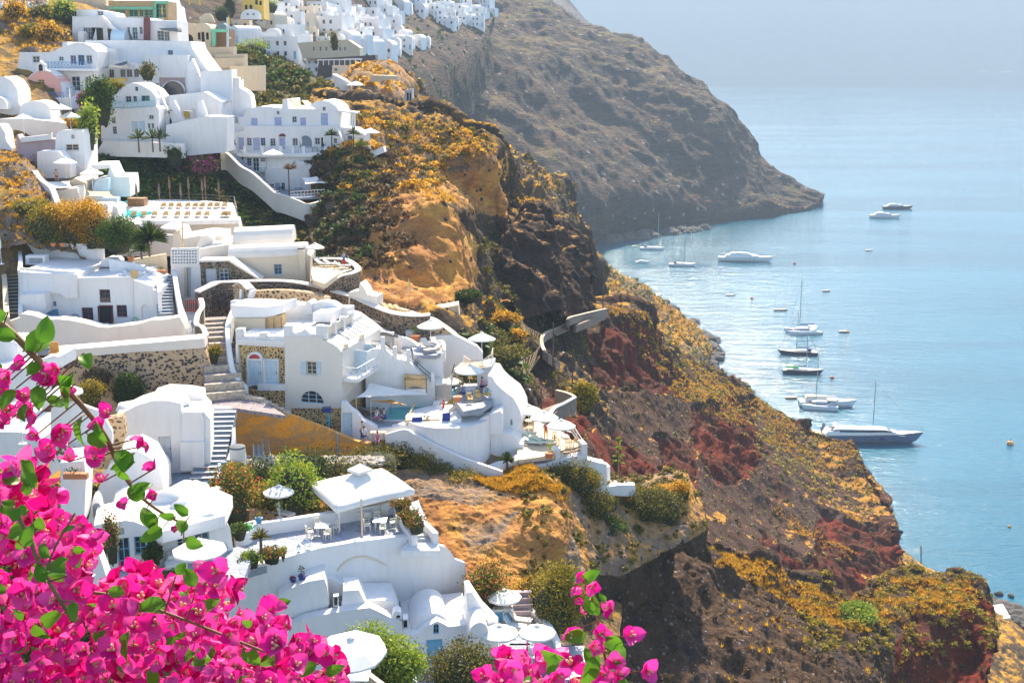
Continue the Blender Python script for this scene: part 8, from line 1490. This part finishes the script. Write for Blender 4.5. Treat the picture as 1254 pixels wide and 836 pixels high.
boat('motor_yacht', 'large white motor yacht with two rows of windows in the bay', 'yacht', 913, 320, 33, 7, 2.7, -8, 'whitepaint', [(-13, 10, 5.8, 2.6, 1.6, 3.5, 'whitepaint', 'superstructure'), (-8, 7, 5.0, 4.1, .1, 1, 'whitepaint', 'deck_edge'), (-9, 6.5, 4.9, 3.2, .8, 2.5, 'glass', 'window_band'), (-10, 4, 4.4, 4.2, 1.3, 2.8, 'whitepaint', 'bridge'), (-6, 2.5, 4.0, 4.6, .6, 1.6, 'glass', 'window_band')], None, lambda t: (MB().beam((-4, -1.6, 5.3), (-3, 0, 7.6), .5, .3).beam((-4, 1.6, 5.3), (-3, 0, 7.6), .5, .3).build('radar_arch', 'whitepaint', t, kind='stuff'), [MB().box((-8+2.6*i, -2.95, 1.5), .9, .12, .35).build('porthole', 'glass', t) for i in range(6)]))
def cat_(name, label, x, y, L, yaw, mh, col='navy'):
    p = PZ(x, y, 0); t = thing(name, label, 'catamaran', (0, 0, 0))
    for s in (-1, 1): V, F = hull_v(L, 1.7, 1.5); MB().add([(a, b+s*3.0, c) for a, b, c in V], F).build('hull', 'whitepaint', t)
    MB().box((-1, 0, 1.1), L*.62, 5.6, .5).build('bridge_deck', 'whitepaint', t); MB().lathe((0, 0, 1.6), [(3.0, 0), (2.8, .6), (2.2, 1.1), (.4, 1.25)], 12, 1.25, .85).build('cabin', 'whitepaint', t); MB().lathe((0, 0, 1.95), [(3.02, 0), (2.9, .35)], 12, 1.25, .86).build('window_band', 'glass', t)
    MB().box((-L*.33, 0, 3.3), 3.2, 4.2, .12).build('bimini', 'canvas', t); MB().tube([(1.2, 0, 2.6), (1.2, 0, mh)], .18, 6, .12).build('mast', 'steel', t); MB().tube([(1.0, 0, 4.1), (-5.6, 0, 4.2)], .3, 6).build('furled_sail', col, t); MB().tube([(1.2, 0, mh*.95), (L*.46, 0, 1.7)], .035, 4).build('forestay', 'darkmetal', t)
    t.location = p; t.rotation_euler = (0, 0, R_(yaw)); return t
cat_('catamaran', 'white catamaran with a tall mast and dark furled sail, highest of the mooring row', 982, 408, 15, 185, 25); cat_('catamaran', 'white catamaran lying in front of the white motor cruiser', 1003, 499, 12.5, 170, 20, 'canvas')
CB = lambda z: [(-4, 3.5, 2.4, z, .6, 1.4, 'whitepaint', 'coachroof'), (-5.5, -3.6, 2.2, z+.2, 1.1, .3, 'navy', 'spray_hood')]
boat('sailing_yacht', 'dark hulled sailing yacht with a light deck just below the catamaran', 'sailing yacht', 977, 434, 16, 4.2, 1.5, 172, 'navyhull', CB(1.5), (.6, 19)); boat('sailing_yacht', 'dark hulled sailing yacht with bright green sail covers', 'sailing yacht', 983, 457, 15.5, 4.2, 1.5, -8, 'navyhull', [(-4, 3.5, 2.4, 1.5, .6, 1.4, 'whitepaint', 'coachroof'), (-6.5, -1.5, 2.8, 2.4, .7, .6, 'greenplastic', 'green_cover')], (1.2, 19))
boat('motor_cruiser', 'white motor cruiser with cream cushions behind the lower catamaran', 'motor cruiser', 1013, 497, 20, 5, 2.0, -4, 'whitepaint', [(-8, 5, 4.0, 2.0, 1.4, 2.6, 'whitepaint', 'superstructure'), (-6, 3.4, 3.8, 2.5, .6, 1.8, 'glass', 'window_band'), (-8, 0, 3.6, 3.5, .35, 1.5, 'sunpad', 'flybridge')])
boat('sailing_yacht', 'white sailing yacht moored near the headland, leftmost of the two', 'sailing yacht', 799, 306, 16, 4.2, 1.6, -12, 'whitepaint', CB(1.6), (3.5, 24)); boat('sailing_yacht', 'white sailing yacht with a furled red brown sail beside the large white motor yacht', 'sailing yacht', 836, 326, 16, 4.4, 1.6, -8, 'whitepaint', CB(1.6), (1, 25), None, 'maroon')
SM = [(-2.5, 2, 2.2, .9, .9, 1.2, 'whitepaint', 'cabin'), (-1.8, 1.4, 2.1, 1.2, .35, .8, 'glass', 'window_band')]
boat('motor_boat', 'small white motor boat left of the two moored sailing yachts', 'motor boat', 787, 322, 8.5, 2.8, .9, -5, 'whitepaint', SM)
boat('motor_cruiser', 'white cruiser on the open sea, lower of the pair', 'motor cruiser', 1084, 267, 24, 5.5, 2.4, -4, 'whitepaint', [(-9, 6, 4.4, 2.4, 1.5, 3, 'whitepaint', 'superstructure'), (-7, 4.5, 4.2, 2.9, .7, 2.2, 'glass', 'window_band'), (-7, 0, 3.6, 3.9, .6, 1.2, 'whitepaint', 'flybridge')]); boat('motor_cruiser', 'dark hulled cruiser on the open sea, upper of the pair', 'motor cruiser', 1099, 256, 24, 5.5, 2.4, -4, 'navyhull', [(-9, 6, 4.4, 2.4, 1.5, 3, 'whitepaint', 'superstructure'), (-7, 4.5, 4.2, 2.9, .7, 2.2, 'glass', 'window_band'), (-7, 0, 3.6, 3.9, .6, 1.2, 'whitepaint', 'flybridge')])
for x, y, L, c, l in ((956, 380, 6.5, 'navyhull', 'dark inflatable boat left of the upper catamaran'), (1012, 357, 4, 'navyhull', 'small dark dinghy right of the tall catamaran mast'), (1033, 407, 4, 'navyhull', 'dark dinghy tied to an orange buoy'), (895, 362, 5, 'whitepaint', 'small open boat below the large white motor yacht'), (969, 488, 4.2, 'wood', 'little brown dinghy left of the lower catamaran'), (1064, 307, 5, 'whitepaint', 'small boat alone below the pair on the open sea'), (802, 363, 5.5, 'whitepaint', 'small pale boat by the rocks of the coastal slope'), (734, 322, 5, 'sand', 'tan rowing boat close to the headland shore'), (1003, 409, 3.6, 'navyhull', 'dark dinghy behind the upper catamaran'), (778, 302, 4, 'sand', 'tiny tan boat left of the white sailing yachts')): boat('dinghy', l, 'dinghy', x, y, L, L*.36, .6, -6, c, [(-L*.3, L*.05, L*.2, .45, .3, .1, 'sand', 'thwart')])
for x, y, r, c, l in ((1038, 407, .9, 'orangecanvas', 'orange mooring buoy beside the dark dinghy'), (921, 366, .9, 'redpaint', 'red buoy on the open bay left of the mooring row'), (1019, 463, .8, 'redpaint', 'dark red buoy right of the green covered yacht'), (973, 323, .9, 'redpaint', 'small buoy right of the large white motor yacht'), (1237, 544, 1.1, 'orangecanvas', 'orange buoy near the right edge of the sea'), (1236, 645, .45, 'orangecanvas', 'tiny float near the right edge above the shore'), (1116, 258, .9, 'navy', 'dark buoy right of the cruisers on the open sea')):
    p = PZ(x, y, 0); t = thing('buoy', l, 'buoy', p); MB().lathe(p-Vector((0, 0, r*.4)), [(r*.4, 0), (r*.9, r*.35), (r, r*.8), (r*.75, r*1.3), (r*.2, r*1.5)], 10).build('float', c, t); MB().tube([p+Vector((0, 0, r)), p+Vector((0, 0, r*1.7))], r*.1, 5).build('ring_post', 'darkmetal', t)
# ============================================================ bougainvillea in front of the viewer
for nm, cs, tr, rg in (('bract', [(0, (.42, .002, .11)), (.35, (.72, .006, .22)), (.62, (.86, .02, .34)), (.85, (.88, .07, .42)), (1, (.92, .24, .56))], .42, .5), ('bleaf', [(0, (.04, .12, .012)), (.5, (.10, .26, .02)), (1, (.22, .40, .04))], .4, .35), ('bfloret', [(0, (.75, .35, .2)), (1, (.85, .7, .5))], .3, .5)): leafy(nm, cs, rg, tr)
def petal(L, W, cup, fold, base, d0, side, g, tipc=0.0, nu=7, nv=5):
    V = []; F = []
    for i in range(nu):
        t = i/(nu-1); wd = W*.5*(math.sin(math.pi*min(1, t**.72*.98+.02)))**.62*(1 if t < .98 else .3)
        for j in range(nv): s = j/(nv-1)*2-1; V.append((s*wd, t*L, cup*L*t*t+fold*abs(s)*wd-tipc*t**3*L+.035*L*math.sin(3*s+5*t+d0)))
    for i in range(nu-1):
        for j in range(nv-1): k = i*nv+j; F.append((k, k+1, k+nv+1, k+nv))
    el, az = side; M = Matrix.Rotation(az, 4, 'Z') @ Matrix.Rotation(el, 4, 'X'); return [tuple(M @ Vector(v)+Vector(base)) for v in V], F
def flower_me(k):
    g = random.Random(k); V = []; F = []; mi = []
    for i in range(3):
        v, f = petal(.030*g.uniform(.85, 1.15), .027*g.uniform(.85, 1.1), g.uniform(-.1, .25), g.uniform(.1, .4), (0, 0, 0), g.uniform(0, 6), (g.uniform(.35, 1.0), i*2.094+g.uniform(-.3, .3)), g); n = len(V); V += v; F += [tuple(a+n for a in q) for q in f]; mi += [0]*len(f)
    for i in range(3):
        a = i*2.094+.8; m = MB(); m.tube([(0, 0, 0), (.002*math.cos(a), .002*math.sin(a), .009), (.005*math.cos(a), .005*math.sin(a), .017)], .0011, 5, .0022); n = len(V); V += m.V; F += [tuple(q+n for q in f) for f in m.F]; mi += [1]*len(m.F)
    me = bpy.data.meshes.new('flower'); me.from_pydata(V, [], F); me.materials.append(MATS['bract']); me.materials.append(MATS['bfloret']); me.polygons.foreach_set('material_index', mi); me.polygons.foreach_set('use_smooth', [True]*len(F)); return me
def leaf_me(k):
    g = random.Random(50+k); V, F = petal(.055*g.uniform(.8, 1.15), .036, g.uniform(-.25, .1), g.uniform(.15, .5), (0, .006, 0), k, (0, 0), g, .15); m = MB(); m.V = list(V); m.F = list(F); m.tube([(0, 0, 0), (0, .008, 0)], .0012, 5); me = bpy.data.meshes.new('leaf'); me.from_pydata(m.V, [], m.F); me.materials.append(MATS['bleaf']); me.polygons.foreach_set('use_smooth', [True]*len(m.F)); return me
FM = [flower_me(k) for k in range(9)]; LM = [leaf_me(k) for k in range(6)]; g = random.Random(21)
def stick(kind, me, p, par, s=1.0, up=None):
    o = bpy.data.objects.new(kind, me); COL.objects.link(o); o.parent = par; o.location = p-OFF[par.name]; d = (up or Vector((g.gauss(0, .7), -1+g.gauss(0, .5), .5+g.gauss(0, .6)))).normalized(); o.rotation_euler = (d.to_track_quat('Z', 'Y') @ Matrix.Rotation(g.uniform(0, 6.28), 4, 'Z').to_quaternion()).to_euler(); o.scale = (s, s, s); return o
def inside(poly, x, y):
    c = False
    for (x0, y0), (x1, y1) in zip(poly, poly[1:]+poly[:1]):
        if (y0 > y) != (y1 > y) and x < (x1-x0)*(y-y0)/(y1-y0)+x0: c = not c
    return c
def plant(label, polys, n, dens, branches, seeds, dmin=1.75, dmax=2.6, nl=60, nmass=0):
    q = P(*seeds, 2.2); t = thing('bougainvillea', label, 'bougainvillea', q); c = 0; pts = []
    while c < n+nmass:
        pl = polys[0] if g.random() < dens else polys[-1]; x = g.uniform(min(p[0] for p in pl), max(p[0] for p in pl)); y = g.uniform(min(p[1] for p in pl), max(p[1] for p in pl))
        if inside(pl, x, y): pts.append((x, y)); c += 1
    for x, y in pts[:n]: stick('flower', FM[g.randrange(9)], P(x, y, g.uniform(dmin, dmin+.45*(dmax-dmin))), t, g.uniform(.65, 1.12))
    V = []; F = []; mi = []
    for x, y in pts[n:]:
        me = FM[g.randrange(9)]; M = Matrix.Translation(P(x, y, g.uniform(dmin+.4*(dmax-dmin), dmax))) @ Matrix.Rotation(g.uniform(0, 6.28), 4, 'Z') @ Matrix.Rotation(g.uniform(.3, 2.2), 4, 'X') @ Matrix.Rotation(g.uniform(0, 6.28), 4, 'Z') @ Matrix.Scale(1.25, 4); k = len(V); V += [tuple(M @ v.co) for v in me.vertices]; F += [tuple(i+k for i in p_.vertices) for p_ in me.polygons]; mi += [p_.material_index for p_ in me.polygons]
    if V: mesh_np('blossom', np.array(V), F, 'bract', t, True, 'stuff', mats=['bract', 'bfloret'], midx=mi)
    for i in range(nl): x, y = pts[g.randrange(len(pts))]; stick('leaf', LM[g.randrange(6)], P(x+g.gauss(0, 5), y+g.gauss(0, 5), g.uniform(dmin, dmin+.4)), t, g.uniform(.4, .8))
    for br in branches:
        W = [P(x, y, d) for x, y, d, *r in br['p']]; C = [Vector(v) for v in crom(W, 8*len(W))]; r0, r1 = br['r']; m = MB(); m.tube(C, r0, 7, r1); m.build('branch', 'twig', t, smooth=True)
        for x, y, s in br.get('l', ()): a = P(x, y, br['p'][0][2]-.02); stick('leaf', LM[g.randrange(6)], a, t, s*.78, Vector((g.gauss(0, .5), -.8, .5+g.gauss(0, .4)))); j = min(C, key=lambda v: (v-a).length); MB().tube([j, a], .0013, 4).build('leaf_stalk', 'twig', t)
        for x, y, s in br.get('f', ()):
            a = P(x, y, br['p'][0][2]-.01); j = min(C, key=lambda v: (v-a).length); MB().tube([j, a], .0012, 4).build('flower_stalk', 'twig', t)
            stick('flower', FM[g.randrange(9)], a, t, s*.85)
    return t
PA = [(-20, 612), (12, 568), (34, 564), (46, 592), (78, 604), (84, 622), (106, 634), (110, 655), (130, 664), (124, 680), (106, 690), (106, 734), (130, 716), (158, 690), (185, 704), (200, 714), (222, 718), (245, 700), (268, 698), (285, 718), (312, 738), (345, 745), (372, 762), (385, 782), (400, 794), (424, 828), (430, 860), (-20, 860)]
plant('great mass of magenta bougainvillea in the lower left foreground', [PA], 262, 1.0, [
 dict(p=[(-15, 385, 1.9), (15, 408, 1.9), (48, 442, 1.9), (75, 470, 1.9), (105, 502, 1.9), (130, 535, 1.9), (145, 570, 1.9), (165, 600, 1.9), (190, 622, 1.9), (225, 642, 1.9)], r=(.0065, .002), l=[(28, 430, 1.25), (50, 425, 1.1), (22, 415, .9), (90, 455, 1.3), (103, 432, .8), (5, 455, .8), (20, 475, .9), (45, 470, .9), (32, 460, .8), (10, 382, .8), (100, 510, .9), (118, 515, .7), (105, 530, .9), (150, 548, .9), (165, 555, .8), (160, 588, .8), (180, 610, 1.0), (160, 605, .7), (175, 628, .9), (185, 650, 1.1), (200, 645, .8), (222, 655, .7), (232, 632, .6), (148, 575, .7), (55, 490, .7), (92, 470, .7), (30, 492, .8), (215, 632, .5), (225, 660, .8)], f=[(62, 462, 1.1), (72, 452, .9), (55, 470, .9), (8, 462, 1.0), (3, 475, .9), (25, 450, .8), (38, 500, 1.1), (45, 510, 1.0), (30, 488, .9), (68, 535, 1.2), (75, 525, 1.0), (60, 548, .9), (45, 532, .8), (83, 480, .7), (5, 520, 1.1), (8, 505, 1.0), (132, 508, .9), (118, 520, .8), (115, 562, 1.0), (122, 550, .8), (175, 535, .8), (182, 545, .6), (190, 573, .9), (125, 590, .8), (150, 617, .6), (192, 605, .7), (60, 560, 1.0), (85, 565, .9), (212, 648, .4)]),
 dict(p=[(15, 620, 1.72), (32, 650, 1.72), (48, 690, 1.72), (68, 725, 1.72), (90, 760, 1.72)], r=(.003, .0035), l=[(36, 625, .6), (14, 640, .7), (30, 672, .8), (50, 650, .6), (62, 682, .6), (82, 705, 1.1), (66, 690, .5), (55, 715, .7), (90, 735, .6)]), dict(p=[(92, 628, 1.74), (70, 665, 1.74), (55, 700, 1.74)], r=(.0015, .002)), dict(p=[(60, 730, 1.8), (110, 725, 1.8), (160, 735, 1.8), (230, 760, 1.8), (330, 800, 1.8)], r=(.003, .002), l=[(130, 722, .7), (215, 705, .6), (240, 720, .8), (205, 738, .9), (250, 745, .7)])], (100, 760), nl=85, nmass=400)
PB = [(590, 836), (600, 812), (625, 800), (665, 795), (700, 800), (715, 815), (745, 820), (765, 860), (590, 860)]
plant('bougainvillea spray with pink flowers rising at the bottom centre of the view', [PB], 36, 1.0, [
 dict(p=[(752, 850, 1.9), (740, 800, 1.9), (733, 765, 1.9), (722, 725, 1.9), (708, 700, 1.9)], r=(.0028, .0012), l=[(716, 712, .75), (697, 711, .6), (735, 755, 1.0), (720, 775, .9), (740, 778, .9), (728, 800, 1.1), (752, 818, 1.1), (765, 828, .9), (722, 735, .4), (742, 738, .4), (733, 820, .9)], f=[(712, 703, .7), (702, 718, .75), (726, 716, .8), (706, 734, .45), (712, 750, .45), (748, 745, .9), (697, 772, 1.1), (733, 776, 1.0), (722, 790, 1.0), (772, 778, 1.1), (752, 810, 1.0), (792, 820, 1.1), (740, 825, 1.0), (757, 825, .9)])], (740, 836), nl=8, nmass=40)
# ------------------------------------------------------------ the air
hz = MB().box((4000, 6970, -10), 17000, 14200, 480).build('haze', 'white', kind='stuff')
mh = bpy.data.materials.new('haze_air'); mh.use_nodes = True; mh.node_tree.nodes.clear()
pv = mh.node_tree.nodes.new('ShaderNodeVolumePrincipled'); ov = mh.node_tree.nodes.new('ShaderNodeOutputMaterial')
pv.inputs['Color'].default_value = (.62, .80, 1, 1); pv.inputs['Density'].default_value = .00018; pv.inputs['Anisotropy'].default_value = 0
mh.node_tree.links.new(pv.outputs[0], ov.inputs['Volume']); hz.data.materials.clear(); hz.data.materials.append(mh)
